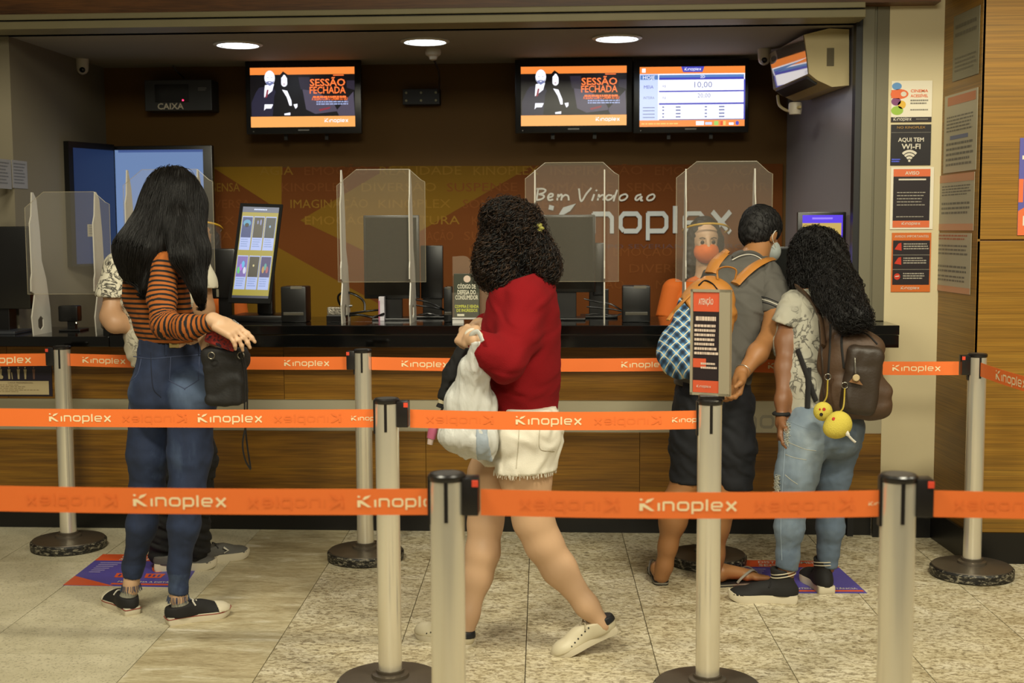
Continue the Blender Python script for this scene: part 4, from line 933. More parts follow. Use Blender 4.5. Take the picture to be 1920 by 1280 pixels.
# lit portrait kiosk screen, leaning back
A, Bq, Cq, D = PY(427, 567, 6.17), PY(507, 569, 6.2), PY(530, 383, 6.28), PY(446, 386, 6.25)
D = A+(Cq-Bq); Xk = Bq-A; wk = np.linalg.norm(Xk); Xk /= wk; Yk = D-A; Yk = Yk-Xk*(Yk@Xk)*0; hk = np.linalg.norm(Yk); Yk = Yk/hk; Nk = np.cross(Xk, Yk); Nk /= np.linalg.norm(Nk)
t = thing('self_service_screen', (A[0]+.12, 6.3, Z_T), 'lit portrait touch screen with six film posters, leaning back on the counter', 'touch screen')
MB().prism([A, Bq, Cq, D], -Nk*.03).build('casing', mat('matt_black_casing', '0b0b0b', .75, spec=.2), t)
S = Sheet(A, Xk, Yk, wk, hk, t, .001); S.rect('screen', screen_mat('mustard', 'a8982c', .85), .08, .05, .93, .965)
S.rect('screen_top', screen_mat('slate', '5a6480', .8), .08, .91, .93, .965, 2); S.rect('screen_foot', screen_mat('slate_dark', '3a4058', .6), .08, .05, .93, .075, 2); S.bars('screen_title', E['pb'], .35, .93, .65, .945, 1, 3, .8, 1, .01)
fc = ['1d3a78', '3a352c', '28323c', '7a64b0', '3c362c', '39306c']
for r_ in range(2):
    for c in range(3):
        u = .1+c*.275; v = .53-r_*.395+(0 if c == 0 or r_ == 0 else -.0); S.rect('film_card', screen_mat('card_blue', 'a8b8e8', 1.0), u, v, u+.25, v+.34, 2)
        S.rect('film_poster', screen_mat('film_'+fc[r_*3+c], fc[r_*3+c], .9), u+.01, v+.125, u+.24, v+.33, 3); S.bars('film_text', screen_mat('card_text', '7f96cc', .9), u+.03, v+.02, u+.22, v+.11, 4, 3, .4, r_*3+c)
        nm = screen_mat('film_light', '88b4d8', .9) if (r_, c) != (1, 1) else screen_mat('film_gold', 'd8c88c', .9)
        if (r_, c) == (0, 0): S.disc('film_art', screen_mat('film_teal', '4a9ac0', .9), u+.125, v+.27, .09, .035, 4); S.disc('film_art', E['k'], u+.125, v+.25, .05, .02, 5)
        elif (r_, c) == (1, 0):
            for j, cc_ in enumerate(('5ac878', 'b86ae0', '60b8e8', 'd8d8f0')): S.disc('film_art', screen_mat('film_'+cc_, cc_, .9), u+.06+.045*j, v+.19+.03*(j % 3), .035, .035, 4)
        elif (r_, c) == (1, 2):
            for j, cc_ in enumerate(('c89858', '58a8a0', 'b05868')): S.disc('film_art', screen_mat('film_'+cc_, cc_, .8), u+.08+.045*j, v+.2+.03*(j % 2), .03, .035, 4)
        elif (r_, c) == (0, 1): S.disc('film_art', E['tx'], u+.1, v+.28, .018, .02, 4); S.disc('film_art', E['tx'], u+.17, v+.28, .02, .03, 4)
        else: S.disc('film_art', nm, u+.12, v+.24, .02, .012, 4)
S.done()
q = (A+Bq)/2; MB().box((q[0]-.12, 6.24, Z_T), (q[0]+.16, 6.5, Z_T+.03), .006).build('stand_foot', M_mon, t, 40)
MB().box((q[0]+.0, 6.33, Z_T+.03), (q[0]+.08, 6.4, Z_T+.3), .01).build('stand_neck', M_mon, t, 40)
lo, hi = wbox(388, 466, 440, 560, 6.42, 6.5); t = thing('monitor', ((lo[0]+hi[0])/2, 6.42, Z_T), 'black back of a till monitor half behind the lit portrait screen', 'monitor')
MB().box(lo, hi, .01).build('casing', M_mon, t, 40); MB().box((lo[0]+.05, 6.45, Z_T), (hi[0]-.03, 6.5, lo[2]+.01), .004).build('stand_neck', M_mon, t); MB().box((lo[0]+.0, 6.4, Z_T), (hi[0], 6.56, Z_T+.015), .004).build('stand_foot', M_mon, t)
q = PY(408, 550, 6.419); MB().box((q[0]-.006, 6.418, q[2]-.018), (q[0]+.006, 6.42, q[2]+.022)).build('sticker', mat('pale_sticker', '9a927c', .5), t)
# purple and yellow till screen at the right
lo, hi = wbox(1494, 397, 1587, 512, 6.4, 6.43); t = thing('till_monitor', ((lo[0]+hi[0])/2, 6.4, Z_T), 'monitor with a violet and yellow picture behind the curly haired woman with the backpack', 'monitor')
MB().box(lo, hi, .005).build('casing', M_mon, t, 40); S = Sheet((lo[0], 6.3995, lo[2]), (1, 0, 0), (0, 0, 1), hi[0]-lo[0], hi[2]-lo[2], t)
S.rect('screen', screen_mat('violet_bright', '5a3ae8', 1), .1, .08, .93, .95); S.rect('screen_white', screen_mat('lilac_white', 'c8b8ff', 1.1), .1, .15, .88, .45, 2); S.rect('screen_yellow', screen_mat('straw', 'c8aa58', 1), .1, .45, .9, .82, 2); S.rect('screen_line', screen_mat('lilac', '9a80ff', 1), .3, .88, .72, .91, 2); S.done()
MB().box(((lo[0]+hi[0])/2-.04, 6.43, Z_T+.012), ((lo[0]+hi[0])/2+.04, 6.45, lo[2]+.1), .004).build('stand_neck', M_mon, t); MB().box(((lo[0]+hi[0])/2-.09, 6.36, Z_T), ((lo[0]+hi[0])/2+.09, 6.5, Z_T+.012), .004).build('stand_foot', M_mon, t)
lo, hi = wbox(1432, 462, 1496, 570, 6.3, 6.33); t = thing('monitor', ((lo[0]+hi[0])/2, 6.3, Z_T), 'dark monitor between the man and the woman at the counter', 'monitor')
MB().box(lo, hi, .006).build('casing', M_mon, t, 40); MB().box((lo[0]+.012, 6.2985, lo[2]+.012), (hi[0]-.012, 6.301, hi[2]-.012)).build('screen', mat('matt_dark_screen', '10110f', .25), t); MB().box((lo[0]+.05, 6.31, Z_T+.01), (hi[0]-.05, 6.33, lo[2]+.02)).build('stand_neck', M_mon, t); MB().box((lo[0]+.01, 6.24, Z_T), (hi[0]-.01, 6.42, Z_T+.012), .004).build('stand_foot', M_mon, t)
# black till cabinet on the low worktop at the left
lo, hi = wbox(-120, 424, 52, 600, 6.2, 6.31); t = thing('till_monitor', ((lo[0]+hi[0])/2, 6.2, zlt), 'large black monitor back on the lowered counter at the far left', 'monitor')
MB().box((lo[0], 6.2, zlt+.12), hi, .01).build('casing', M_mon, t, 40); MB().box((lo[0]+.1, 6.22, zlt+.01), (hi[0]-.12, 6.3, zlt+.13), .004).build('stand_neck', M_mon, t); MB().box((lo[0]+.05, 6.12, zlt), (hi[0]-.05, 6.32, zlt+.015), .004).build('stand_foot', mat('grey_foot', '34363a', .3), t)
lo, hi = wbox(100, 560, 175, 648, 6.3, 6.45); t = thing('card_terminal', ((lo[0]+hi[0])/2, 6.3, zlt), 'small black card terminal on a stand beside the far left shield', 'card reader')
MB().box((lo[0]+.03, 6.3, zlt+.05), (lo[0]+.13, 6.36, zlt+.13), .008).build('keypad', M_mon, t, 40); MB().box((lo[0]+.06, 6.34, zlt), (lo[0]+.1, 6.37, zlt+.06)).build('stem', M_mon, t); MB().box((lo[0]+.03, 6.3, zlt), (lo[0]+.14, 6.42, zlt+.01), .003).build('foot', M_mon, t)
q = (lo[0]+.12, 6.31, zlt+.035); MB().lathe([(.006, 0), (.009, .006), (.006, .014)], q, 14).build('chrome_knob', mat('bright_chrome', 'd0ccc0', .1, metal=1), t, 40)
# blue lit displays in the left corner: one flat, one turned
lo, hi = wbox(178, 262, 397, 505, 7.3, 7.34); lo2, hi2 = PY(176, 505, 7.3), PY(397, 272, 7.3)
t = thing('wall_display', ((lo2[0]+hi2[0])/2, 7.3, lo2[2]), 'large pale blue lit display behind the striped girl', 'display')
MB().box((lo2[0], 7.3, lo2[2]), (hi2[0], 7.345, hi2[2]), .006).build('casing', M_bez, t, 40)
p0, p1 = PY(222, 497, 7.3), PY(380, 280, 7.3); sc = MB().box((p0[0], 7.2985, p0[2]), (p1[0], 7.301, p1[2])).build('screen', screen_mat('sky_blue', '7692c2', .8), t)
p0, p1 = PY(222, 286, 7.3), PY(380, 280, 7.3); MB().box((p0[0], 7.2965, p0[2]), (p1[0], 7.2985, p1[2])).build('screen_band', screen_mat('denim_blue', '48609c', .8), t)
MB().box((lo2[0]+.2, 7.345, lo2[2]+.2), (hi2[0]-.2, Yp-.001, hi2[2]-.2)).build('wall_bracket', M_dark, t)
qa, qb = PY(136, 500, 6.95), PY(221, 500, 7.28); za, zb_ = PY(136, 264, 6.95)[2], PY(136, 500, 6.95)[2]
t = thing('wall_display', ((qa[0]+qb[0])/2, 7.1, zb_), 'dark blue display turned towards the room at the left wall, with a small white label', 'display')
dv_ = np.array([qb[0]-qa[0], qb[1]-qa[1], 0]); dl = np.linalg.norm(dv_); dx_ = dv_/dl; nn_ = np.cross(dx_, [0, 0, 1.])
o_ = np.array([qa[0], qa[1], zb_]); hh = za-zb_
MB().prism([o_, o_+dv_, o_+dv_+[0, 0, hh], o_+[0, 0, hh]], -nn_*.05).build('casing', M_bez, t)
S = Sheet(o_+nn_*.0005, dx_, (0, 0, 1), dl, hh, t, .001); S.rect('screen', screen_mat('deep_blue', '1c3460', .55), .09, .02, .98, .95); S.rect('label', mat('pale_sticker', '9a927c', .5), .34, .24, .58, .34, 2); S.bars('label_text', c_('grey', '7d786c'), .37, .25, .55, .33, 4, 3, .5); S.done()
# leaflet holder
lo, hi = wbox(849, 590, 935, 480, 6.12, 6.13); x0h, x1h = PY(848, 590, 6.1)[0], PY(934, 590, 6.1)[0]; zh0, zh1 = Z_T+.03, PY(850, 481, 6.1)[2]; zst = PY(850, 497, 6.1)[2]; xm = PY(890, 590, 6.1)[0]
t = thing('leaflet_holder', ((x0h+x1h)/2, 6.1, Z_T), 'clear leaflet holder with a consumer code booklet, left of the woman in red', 'leaflet holder')
cl = spline([(x0h, 0, zh1), (PY(870, 0, 6.1)[0], 0, zh1), (PY(884, 0, 6.1)[0], 0, zst), (PY(905, 0, 6.1)[0], 0, zst-.01)], 4)
M_acr2 = mat('tinted_acrylic', '8a7460', .15, alpha=.45)
MB().prism([(x0h, 6.13, zh0)]+[(q[0], 6.13, q[2]) for q in cl]+[(x1h, 6.13, zst-.01), (x1h, 6.13, zh0)], (0, .004, 0)).build('back_sheet', M_acr2, t)
MB().box((x0h, 6.095, zh0), (xm+.02, 6.098, zh0+.12)).build('front_sheet', M_acr, t); MB().box((x0h, 6.095, zh0-.008), (xm+.03, 6.13, zh0), .002).build('tray', mat('bright_acrylic_edge', 'c9c6c0', .15), t)
MB().box((x0h, 6.1, Z_T), (x0h+.055, 6.13, zh0-.009), .002).build('block', mat('bright_acrylic_edge', 'c9c6c0', .15), t)
bk = thing('booklet', (x0h+.07, 6.11, zh0), 'dark green booklet of the consumer defence code in the clear holder', 'booklet')
bx0, bx1 = PY(851.5, 590, 6.1)[0], PY(899, 590, 6.1)[0]; bz0, bz1 = zh0+.001, PY(850, 513, 6.1)[2]
MB().box((bx0, 6.102, bz0), (bx1, 6.118, bz1), .001).build('cover', mat('dark_green_cover', '33372a', .4), bk)
S = Sheet((bx0, 6.102, bz0), (1, 0, 0), (0, 0, 1), bx1-bx0, bz1-bz0, bk)
S.disc('emblem', Mw, .52, .88, .14, .08, 1)
for v, s_, a, b in ((.66, 'CÓDIGO DE', .14, .86), (.53, 'DEFESA DO', .14, .86), (.41, 'CONSUMIDOR', .05, .95)): S.text('lettering', mat('cream_print', 'd8d4c0', .5), s_, a, v, b, .1, 1, True)
for v, s_, a, b in ((.22, 'COMPRA E VENDA', .03, .97), (.13, 'DE INGRESSOS', .1, .92)): S.text('yellow_lettering', mat('yellow_print', 'c8cc30', .5), s_, a, v, b, .07, 1, True)
S.rect('white_mark', mat('cream_print', 'd8d4c0', .5), .12, .03, .4, .08, 1); S.done()
# cables and small things
t = thing('cable', PY(700, 600, 6.3), 'tangled black cables at the foot of the tall customer screen', 'cable')
CB = MB()
for pts, r_ in (([(660, 573), (640, 573), (634, 556), (645, 548), (665, 552), (682, 565), (684, 585)], .006), ([(620, 590), (650, 588), (690, 583), (718, 580)], .005), ([(630, 595), (670, 590), (700, 594), (720, 588)], .006), ([(770, 560), (800, 566), (822, 575), (836, 583)], .004), ([(780, 572), (800, 575), (820, 578), (836, 582)], .004), ([(785, 590), (805, 588), (825, 592), (840, 590)], .004)):
    CB.tube(spline([PY(a, b, 6.3+.02*math.sin(a)) for a, b in pts], 6), r_, 6)
CB.build('cable_loops', M_mon, t, 60)
t = thing('cable', PY(1150, 600, 6.3), 'black cables trailing between the glossy screen and the printer', 'cable')
CB = MB()
for pts in ([(1095, 560), (1120, 566), (1145, 570), (1168, 583)], [(1100, 575), (1130, 578), (1150, 580), (1168, 584)], [(1098, 590), (1125, 588), (1150, 592), (1166, 588)]): CB.tube(spline([PY(a, b, 6.3) for a, b in pts], 6), .004, 6)
CB.build('cable_loops', M_mon, t, 60)
lo, hi = wbox(612, 573, 648, 606, 6.2, 6.26); t = thing('small_box', ((lo[0]+hi[0])/2, 6.2, Z_T), 'small silver and black card box on the counter left of the cables', 'box')
MB().box((lo[0], 6.2, Z_T), (hi[0], 6.26, Z_T+.035), .003).build('body', M_mon, t); MB().box((lo[0]+.004, 6.2, Z_T+.035), (hi[0]-.004, 6.25, Z_T+.075), .006).build('silver_top', mat('crumpled_foil', '8a8478', .3, metal=.6, bump=.6, bscale=60), t)
lo, hi = wbox(710, 556, 720, 576, 6.3, 6.33); t = thing('small_box', ((lo[0]+hi[0])/2, 6.3, Z_T), 'small white and pink box leaning by the grey screen foot', 'box')
MB().box((lo[0], 6.3, Z_T), (hi[0], 6.34, hi[2]), .002).build('body', mat('white_card', 'c8c4cc', .5), t); MB().box((lo[0]-.001, 6.299, Z_T+.0), (lo[0]+.006, 6.34, hi[2]-.02)).build('pink_edge', mat('pink_card', 'a05a78', .5), t)
# ================================================================== PEOPLE
def UV(*v): v = np.array(v, float); return v/np.linalg.norm(v)
def chain(pts, side=None, fl=1.0):
    """pts: (px, py, depth, radius in m) joined by tapered limbs"""
    P = [W(a, b, d) for a, b, d, _ in pts]
    return [cone(P[i], P[i+1], pts[i][3], pts[i+1][3], side, fl) for i in range(len(P)-1)]
def hand(w, tip, nrm, curl=.35, side=1, sc=1.0, curls=None, thumb=.6, spread=.12):
    """w wrist, tip direction, nrm back-of-hand normal, side +1 thumb towards cross(tip, nrm)"""
    w = np.asarray(w, float); y = UV(*(np.asarray(tip, float))); z = UV(*(np.asarray(nrm, float)-y*(np.asarray(nrm, float)@y))); x = np.cross(y, z)*side
    P = lambda a, b, c: w+(x*a+y*b+z*c)*sc
    M = np.stack([x, y, z], 1)
    fs = [cone(P(0, -.02, 0), P(0, .02, 0), .026*sc, .027*sc, x, 1.15), rbox(P(-.002, .052, 0), np.array([.04, .045, .014])*sc, M, .0125*sc), cone(P(.02, .01, -.004), P(.036, .045, -.008), .017*sc, .013*sc)]
    for i, (bx, L_) in enumerate(((.031, .072), (.010, .08), (-.011, .075), (-.031, .058))):
        c_ = (curls[i] if curls else curl); a = P(bx, .088, 0); ang = 0; sp = (1.5-i)*spread*.5; r0 = .0092-.0006*i
        for k, fr in enumerate((.45, .3, .25)):
            ang += c_*(1.0 if k < 2 else .7); b = a+(y*math.cos(ang)-z*math.sin(ang)+x*sp*.6)*L_*fr*sc; fs.append(cone(a, b, (r0-.0008*k)*sc, (r0-.0008*(k+1))*sc)); a = b
    a = P(.034, .03, -.006); b = a+(x*.7*thumb+y*.75-z*.35)*.042*sc; c = b+(x*.15*thumb+y*.8-z*.5)*.034*sc
    fs += [cone(a, b, .013*sc, .0105*sc), cone(b, c, .0105*sc, .008*sc)]
    return union(fs, .009*sc)
def head(c, fwd, up=(0, 0, 1), s=1.0, ears=True):
    f = UV(*fwd); u = UV(*(np.asarray(up, float)-f*(np.asarray(up, float)@f))); r_ = np.cross(f, u); M = np.stack([r_, f, u], 1)
    P = lambda a, b, d: np.asarray(c, float)+(r_*a+f*b+u*d)*s
    fs = [ell(P(0, -.012, .03), np.array([.074, .092, .088])*s, M), ell(P(0, .022, -.035), np.array([.056, .066, .075])*s, M), cone(P(0, .055, -.075), P(0, .07, -.085), .02*s, .014*s),
          cone(P(0, .082, .02), P(0, .1, -.018), .008*s, .012*s), ell(P(-.03, .062, -.02), np.array([.02, .02, .02])*s, M), ell(P(.03, .062, -.02), np.array([.02, .02, .02])*s, M),
          cone(P(-.02, .08, -.052), P(.02, .08, -.052), .0075*s, .0075*s)]
    if ears: fs += [ell(P(e*.074, -.008, -.004), np.array([.009, .019, .031])*s, M) for e in (-1, 1)]
    return union(fs, .02*s), P, M
def body_mesh(par, big, fine, m, h=.012, hf=.0055):
    geo = [nets(union(big, .035), h)]+[nets(f_, hf) for f_ in fine]
    V, Fc = join_geo(*geo); me = arr_mesh('body', V, Fc); return obj('body', me, m, par, smooth=180)
def strands(name, base, n, flow, L, steps, offs, rad, m, par, curl=0, freq=0, seed=1, keep=None, jit=.15, V0=None, Ls=.4, hug=.8, grav=0):
    rg = np.random.RandomState(seed)
    V = V0 if V0 is not None else nets(base, .014)[0]
    if keep is not None: V = V[keep(V)]
    P = V[rg.randint(0, len(V), n)]+rg.normal(size=(n, 3))*.006
    of = rg.uniform(offs[0], offs[1], n); st = L*rg.uniform(1-Ls, 1+Ls*.3, n)/steps; jd = rg.normal(size=(n, 3))*jit; ph = rg.uniform(0, 6.28, n); fq = freq*rg.uniform(.8, 1.25, n)
    g = grad(base, P); P = P-g*(base(P)-of)[:, None]; path = []
    for s_ in range(steps+1):
        d = flow(P)+jd; d = d-g*(d*g).sum(1)[:, None]; d /= np.maximum(np.linalg.norm(d, axis=1), 1e-6)[:, None]
        q = P
        if curl:
            n2 = np.cross(d, g); a_ = ph+fq*s_; amp = curl*min(1, s_/3+.3); q = P+(g*np.cos(a_)[:, None]+n2*np.sin(a_)[:, None])*amp
        path.append(q); P = P+d*st[:, None]+np.array([0, 0, -grav])*s_; g = grad(base, P); P = P-g*((base(P)-of)*hug)[:, None]
    T = np.stack(path, 1); n, k = T.shape[:2]
    t = np.gradient(T, axis=1); t /= np.maximum(np.linalg.norm(t, axis=2), 1e-9)[:, :, None]
    u = np.cross(t, np.array([.31, .2, .93])); u /= np.maximum(np.linalg.norm(u, axis=2), 1e-9)[:, :, None]; v = np.cross(t, u)
    rr = rad*(1-.75*(np.arange(k)/(k-1))**2)*np.ones((n, 1)); R3 = []
    for j in range(3): a_ = 2*math.pi*j/3; R3.append(T+(u*math.cos(a_)+v*math.sin(a_))*rr[:, :, None])
    VV = np.stack(R3, 2).reshape(-1, 3)                     # n,k,3
    i = np.arange(n)[:, None, None]*k*3; s = np.arange(k-1)[None, :, None]*3; j = np.arange(3)[None, None, :]; j2 = (j+1) % 3
    Fc = np.stack([i+s+j, i+s+j2, i+s+3+j2, i+s+3+j], -1).reshape(-1, 4)
    o = obj(name, arr_mesh(name, VV, Fc), m, par, smooth=180); tag(o, kind='stuff'); return o
def guides(segs, sig=.06):
    S = [(np.asarray(a, float), np.asarray(b, float)) for a, b in segs]
    def fl(P):
        D = np.zeros_like(P); wt = np.zeros(len(P))
        for a, b in S:
            ba = b-a; t = np.clip((P-a)@ba/(ba@ba), 0, 1); q = P-a-t[:, None]*ba; w = np.exp(-(q*q).sum(1)/sig**2)+1e-6
            D += w[:, None]*ba/np.linalg.norm(ba); wt += w
        return D/wt[:, None]
    return fl
def xf(o, M3, org):
    V = verts(o)@np.asarray(M3).T+np.asarray(org); o.data.vertices.foreach_set('co', V.ravel().astype(np.float32)); o.data.update(); return o
def local(f_):   # marks an sdf built in local space
    return f_
def shoe(par, heel, toe, upper, sole, L=.26, w=.046, pitch=0, high=0, toecap=None, laces=None, z0=0.0, accent=None, sole_h=.026, stripe=None, roll_at_toe=True, heel_patch=None, eyelets=None):
    heel = np.array([heel[0], heel[1]]); toe = np.array([toe[0], toe[1]]); f = UV(*(toe-heel)); 
    ft = np.array([f[0]*math.cos(pitch), f[1]*math.cos(pitch), -math.sin(pitch)]); sd = np.array([f[1], -f[0], 0]); up = np.cross(sd, ft)
    M = np.stack([ft, -sd, np.cross(ft, -sd)], 1)
    org = np.array([heel[0], heel[1], z0]); pv = np.array([L*.72, 0, 0])
    if pitch: org = np.array([heel[0]+f[0]*0, heel[1]+f[1]*0, z0])+np.array([f[0]*L*.78, f[1]*L*.78, .0])-M@np.array([L*.78, 0, 0])
    k = L/.26
    out = [(-.005, 0), (0, .6), (.03, .74), (.1, .72), (.3, .68), (.5, .78), (.66, .98), (.78, 1.0), (.88, .86), (.95, .6), (.99, .3), (1.0, 0)]
    ring = [(t*L, hw*w) for t, hw in out]; ring = [(p[0], p[1]) for p in spline([(a, b) for a, b in ring], 3)]
    poly = ring+[(a, -b) for a, b in ring[-2:0:-1]]
    def lift(x): return .012*k*max(0, (x/L-.78)/.22)**2
    B = MB()
    levels = [(.985, 0), (1.0, .004), (1.02, sole_h*.6), (1.0, sole_h)]
    n = len(poly); vs = []; fs = []
    for sc_, z in levels: vs += [((x-L*.5)*sc_+L*.5, y*sc_, z+lift(x)) for x, y in poly]
    for i in range(len(levels)-1):
        for j in range(n): fs.append((i*n+j, i*n+(j+1) % n, (i+1)*n+(j+1) % n, (i+1)*n+j))
    fs += [list(range(n))[::-1], [(len(levels)-1)*n+j for j in range(n)]]
    B.add(vs, fs); so = B.build('sole', sole, None, 40); xf(so, M, org); so.parent = par; so.matrix_parent_inverse = Matrix.Translation(par.location).inverted()
    hc = .05+high
    fs_ = [ell((.055*k, 0, .045), (.062*k, .037, .045)), ell((.12*k, 0, .04), (.075*k, .034, .04)), ell((.19*k, 0, .028), (.065*k, w*.98, .03)), ell((.213*k, 0, .02), (.043*k, w*.9, .03)),
           cone((.05*k, 0, .04), (.052*k+high*.1, 0, .068+high), .034, .037, (1, 0, 0), 1.25), cone((.08*k, 0, .062), (.17*k, 0, .042), .026, .018, (0, 1, 0), 1.0)]
    up_ = cut(union(fs_, .02), [((0, 0, sole_h-.004), (0, 0, -1)), ((.05*k, 0, .07+high), (-.12, 0, 1))])
    up_ = minus(up_, cone((.052*k, 0, .06+high*.7), (.055*k, 0, .2+high), .024, .030, (1, 0, 0), 1.25)); up_.b = (np.array([-.03, -.07, 0]), np.array([L+.02, .07, .12+high]))
    uo = sdf_obj('upper', up_, .005, upper, None); xf(uo, M, org); uo.parent = par; uo.matrix_parent_inverse = so.matrix_parent_inverse
    full = union(fs_, .02)
    def fix(o): xf(o, M, org); o.parent = par; o.matrix_parent_inverse = so.matrix_parent_inverse
    if toecap is not None:
        tc_ = cut(off(full, .0025), [((.205*k, 0, 0), (-1, 0, -.15)), ((0, 0, sole_h-.003), (0, 0, -1))]); tc_.b = (np.array([.18*k, -.07, 0]), np.array([L+.02, .07, .08])); fix(sdf_obj('toe_cap', tc_, .005, toecap, None))
    if heel_patch is not None:
        hp = cut(off(full, .002), [((.03*k, 0, 0), (1, 0, 0)), ((0, 0, .045), (0, 0, -1)), ((.05*k, 0, .074+high), (-.12, 0, 1))]); hp.b = (np.array([-.03, -.06, .03]), np.array([.05, .06, .1+high])); fix(sdf_obj('heel_tab', hp, .005, heel_patch, None))
    if laces is not None:
        LB = MB()
        for i in range(5):
            x = (.115+.018*i)*k; z = .074-.0075*i+.001
            LB.tube(spline([(x, -.024, z-.014), (x+.004, -.01, z+.0), (x+.006, .01, z+.0), (x, .024, z-.014)], 4), .0035, 5)
        LB.tube(spline([(.112*k, 0, .078), (.1*k, .022, .083), (.108*k, .034, .066)], 4), .003, 5).tube(spline([(.112*k, 0, .078), (.1*k, -.022, .083), (.108*k, -.034, .066)], 4), .003, 5)
        lo_ = LB.build('laces', laces, None, 60); fix(lo_)
    if eyelets is not None:
        EB_ = MB()
        for i in range(6):
            for e in (-1, 1): x_ = (.095+.017*i)*k; q_ = np.array([x_, e*.06, .066-.0065*i]); tt = [q_*np.array([1, 1-u/40, 1])  for u in range(40)]; tt = np.array(tt); dd = full(tt); j_ = int(np.argmax(dd < .0005)) if (dd < .0005).any() else 39; EB_.lathe([(.0032, -.001), (.0032, .001)], tt[j_], 8, (0, e, .4))
        fix(EB_.build('eyelets', eyelets, None))
    if accent is not None:
        n = len(poly); AB = MB().tube([((x-L*.5)*1.028+L*.5, y*1.028, sole_h*.82+lift(x)) for x, y in poly+poly[:1]], .0016, 5); fix(AB.build('sole_line', accent, None))
    if stripe is not None:
        SB = MB()
        for zz in (.045+high, .058+high): SB.tube([(.052*k+.049*math.cos(a), .0385*math.sin(a), zz-.002*math.cos(a)*0-.01*math.cos(a)) for a in np.linspace(0, 2*math.pi, 30)], .0022, 5)
        fix(SB.build('collar_stripes', stripe, None))
    return M, org
def tube_on(name, f_, pix, r_, m, par, d0, d1, n=6, flat=None, seg=6, label=None):
    P = drape(f_, pix, d0, d1, n); return MB().tube(P, r_, seg, flat).build(name, m, par, 60, label=label)
# ---- skins, cloth
SK_L = mat('light_skin', 'b08866', .5, var=.06, vscale=6); SK_M = mat('tan_skin', '98693f', .5, var=.06, vscale=6); SK_D = mat('brown_skin', '7c5233', .5, var=.07, vscale=6)
SK_P = mat('fair_skin', 'c39e7c', .5, var=.05, vscale=6)
H_BLK = mat('black_hair', '0e0b09', .5, spec=.35); H_BRN = mat('dark_brown_curls', '22150d', .5, spec=.35); H_BASE = mat('hair_under', '0b0807', .7)
def stripes_mat():
    m, N, L, b = nodes_of('orange_black_striped_knit'); at = N.new('ShaderNodeAttribute'); at.attribute_name = 'stripe'
    mu = N.new('ShaderNodeMath'); mu.operation = 'MULTIPLY'; mu.inputs[1].default_value = 1/.0190; L.new(at.outputs['Fac'], mu.inputs[0])
    fr = N.new('ShaderNodeMath'); fr.operation = 'FRACT'; L.new(mu.outputs[0], fr.inputs[0])
    r = ramp(N, [(0, '0c0706'), (.40, '0c0706'), (.44, '9a5214'), (.96, '9a5214'), (1, '0c0706')]); L.new(fr.outputs[0], r.inputs[0]); L.new(r.outputs[0], b.inputs['Base Color']); b.inputs['Roughness'].default_value = .85; return m
def printed(name, base, ink, sc=9, lo=.47, hi=.53, seed=0):
    m, N, L, b = nodes_of(name); v = mapped(N, L, (1, 1, 1)); n = noise_node(N, L, v, sc, 3, .6, 1.6); n2 = noise_node(N, L, v, 3.5, 2, .5)
    r = ramp(N, [(lo, '000000'), ((lo+hi)/2-.006, 'ffffff'), ((lo+hi)/2+.006, 'ffffff'), (hi, '000000')]); L.new(n.outputs[0], r.inputs[0])
    r2 = ramp(N, [(.4, '000000'), (.5, 'ffffff')]); L.new(n2.outputs[0], r2.inputs[0])
    mu = N.new('ShaderNodeMath'); mu.operation = 'MULTIPLY'; L.new(r.outputs[0], mu.inputs[0]); L.new(r2.outputs[0], mu.inputs[1])
    mx = N.new('ShaderNodeMix'); mx.data_type = 'RGBA'; mx.inputs[6].default_value = lin(base); mx.inputs[7].default_value = lin(ink); L.new(mu.outputs[0], mx.inputs[0]); L.new(mx.outputs[2], b.inputs['Base Color']); b.inputs['Roughness'].default_value = .85; return m
def denim(name, dark, mid, light, fade='fade'):
    m, N, L, b = nodes_of(name); v = mapped(N, L, (1, 1, .6)); n = noise_node(N, L, v, 5, 6, .6, .4); at = N.new('ShaderNodeAttribute'); at.attribute_name = fade
    ad = N.new('ShaderNodeMath'); ad.operation = 'ADD'; L.new(n.outputs[0], ad.inputs[0]); L.new(at.outputs['Fac'], ad.inputs[1])
    r = ramp(N, [(.35, dark), (.62, mid), (1.0, light)]); L.new(ad.outputs[0], r.inputs[0]); L.new(r.outputs[0], b.inputs['Base Color']); b.inputs['Roughness'].default_value = .85
    n2 = noise_node(N, L, v, 400, 2); bp = N.new('ShaderNodeBump'); bp.inputs['Strength'].default_value = .15; bp.inputs['Distance'].default_value = .002; L.new(n2.outputs[0], bp.inputs['Height']); L.new(bp.outputs[0], b.inputs['Normal']); return m
M_STR = stripes_mat(); M_DEN = denim('dark_blue_denim', '141c30', '222f4c', '5d708e'); M_DENL = denim('washed_light_denim', '59687a', '75838f', 'a9b4b8')
M_WTEE = printed('white_scribble_print_cotton', 'c9c2ae', '1d1a17', 13, .44, .56); M_GTEE = printed('grey_faded_print_cotton', 'a5a191', '55524a', 9, .45, .55)
M_RED = mat('dark_red_fleece', '780c12', .95, bump=.3, bscale=350, var=.06, vscale=5, spec=.2); M_SHORT = mat('white_denim', 'd8d2c2', .85, bump=.15, bscale=300)
M_POLO = mat('grey_polo_knit', '55524c', .85, bump=.15, bscale=400, var=.06); M_NAVY = mat('navy_black_cotton', '0b0d14', .85); M_BLKC = mat('black_cotton', '0c0b0b', .85)
M_WHT = mat('off_white_rubber', 'c9bfa6', .55); M_BCAN = mat('black_canvas', '141211', .8); M_WLEA = mat('white_leather', 'c8bea2', .45); M_SOCK = mat('grey_sock', '8a8674', .9)
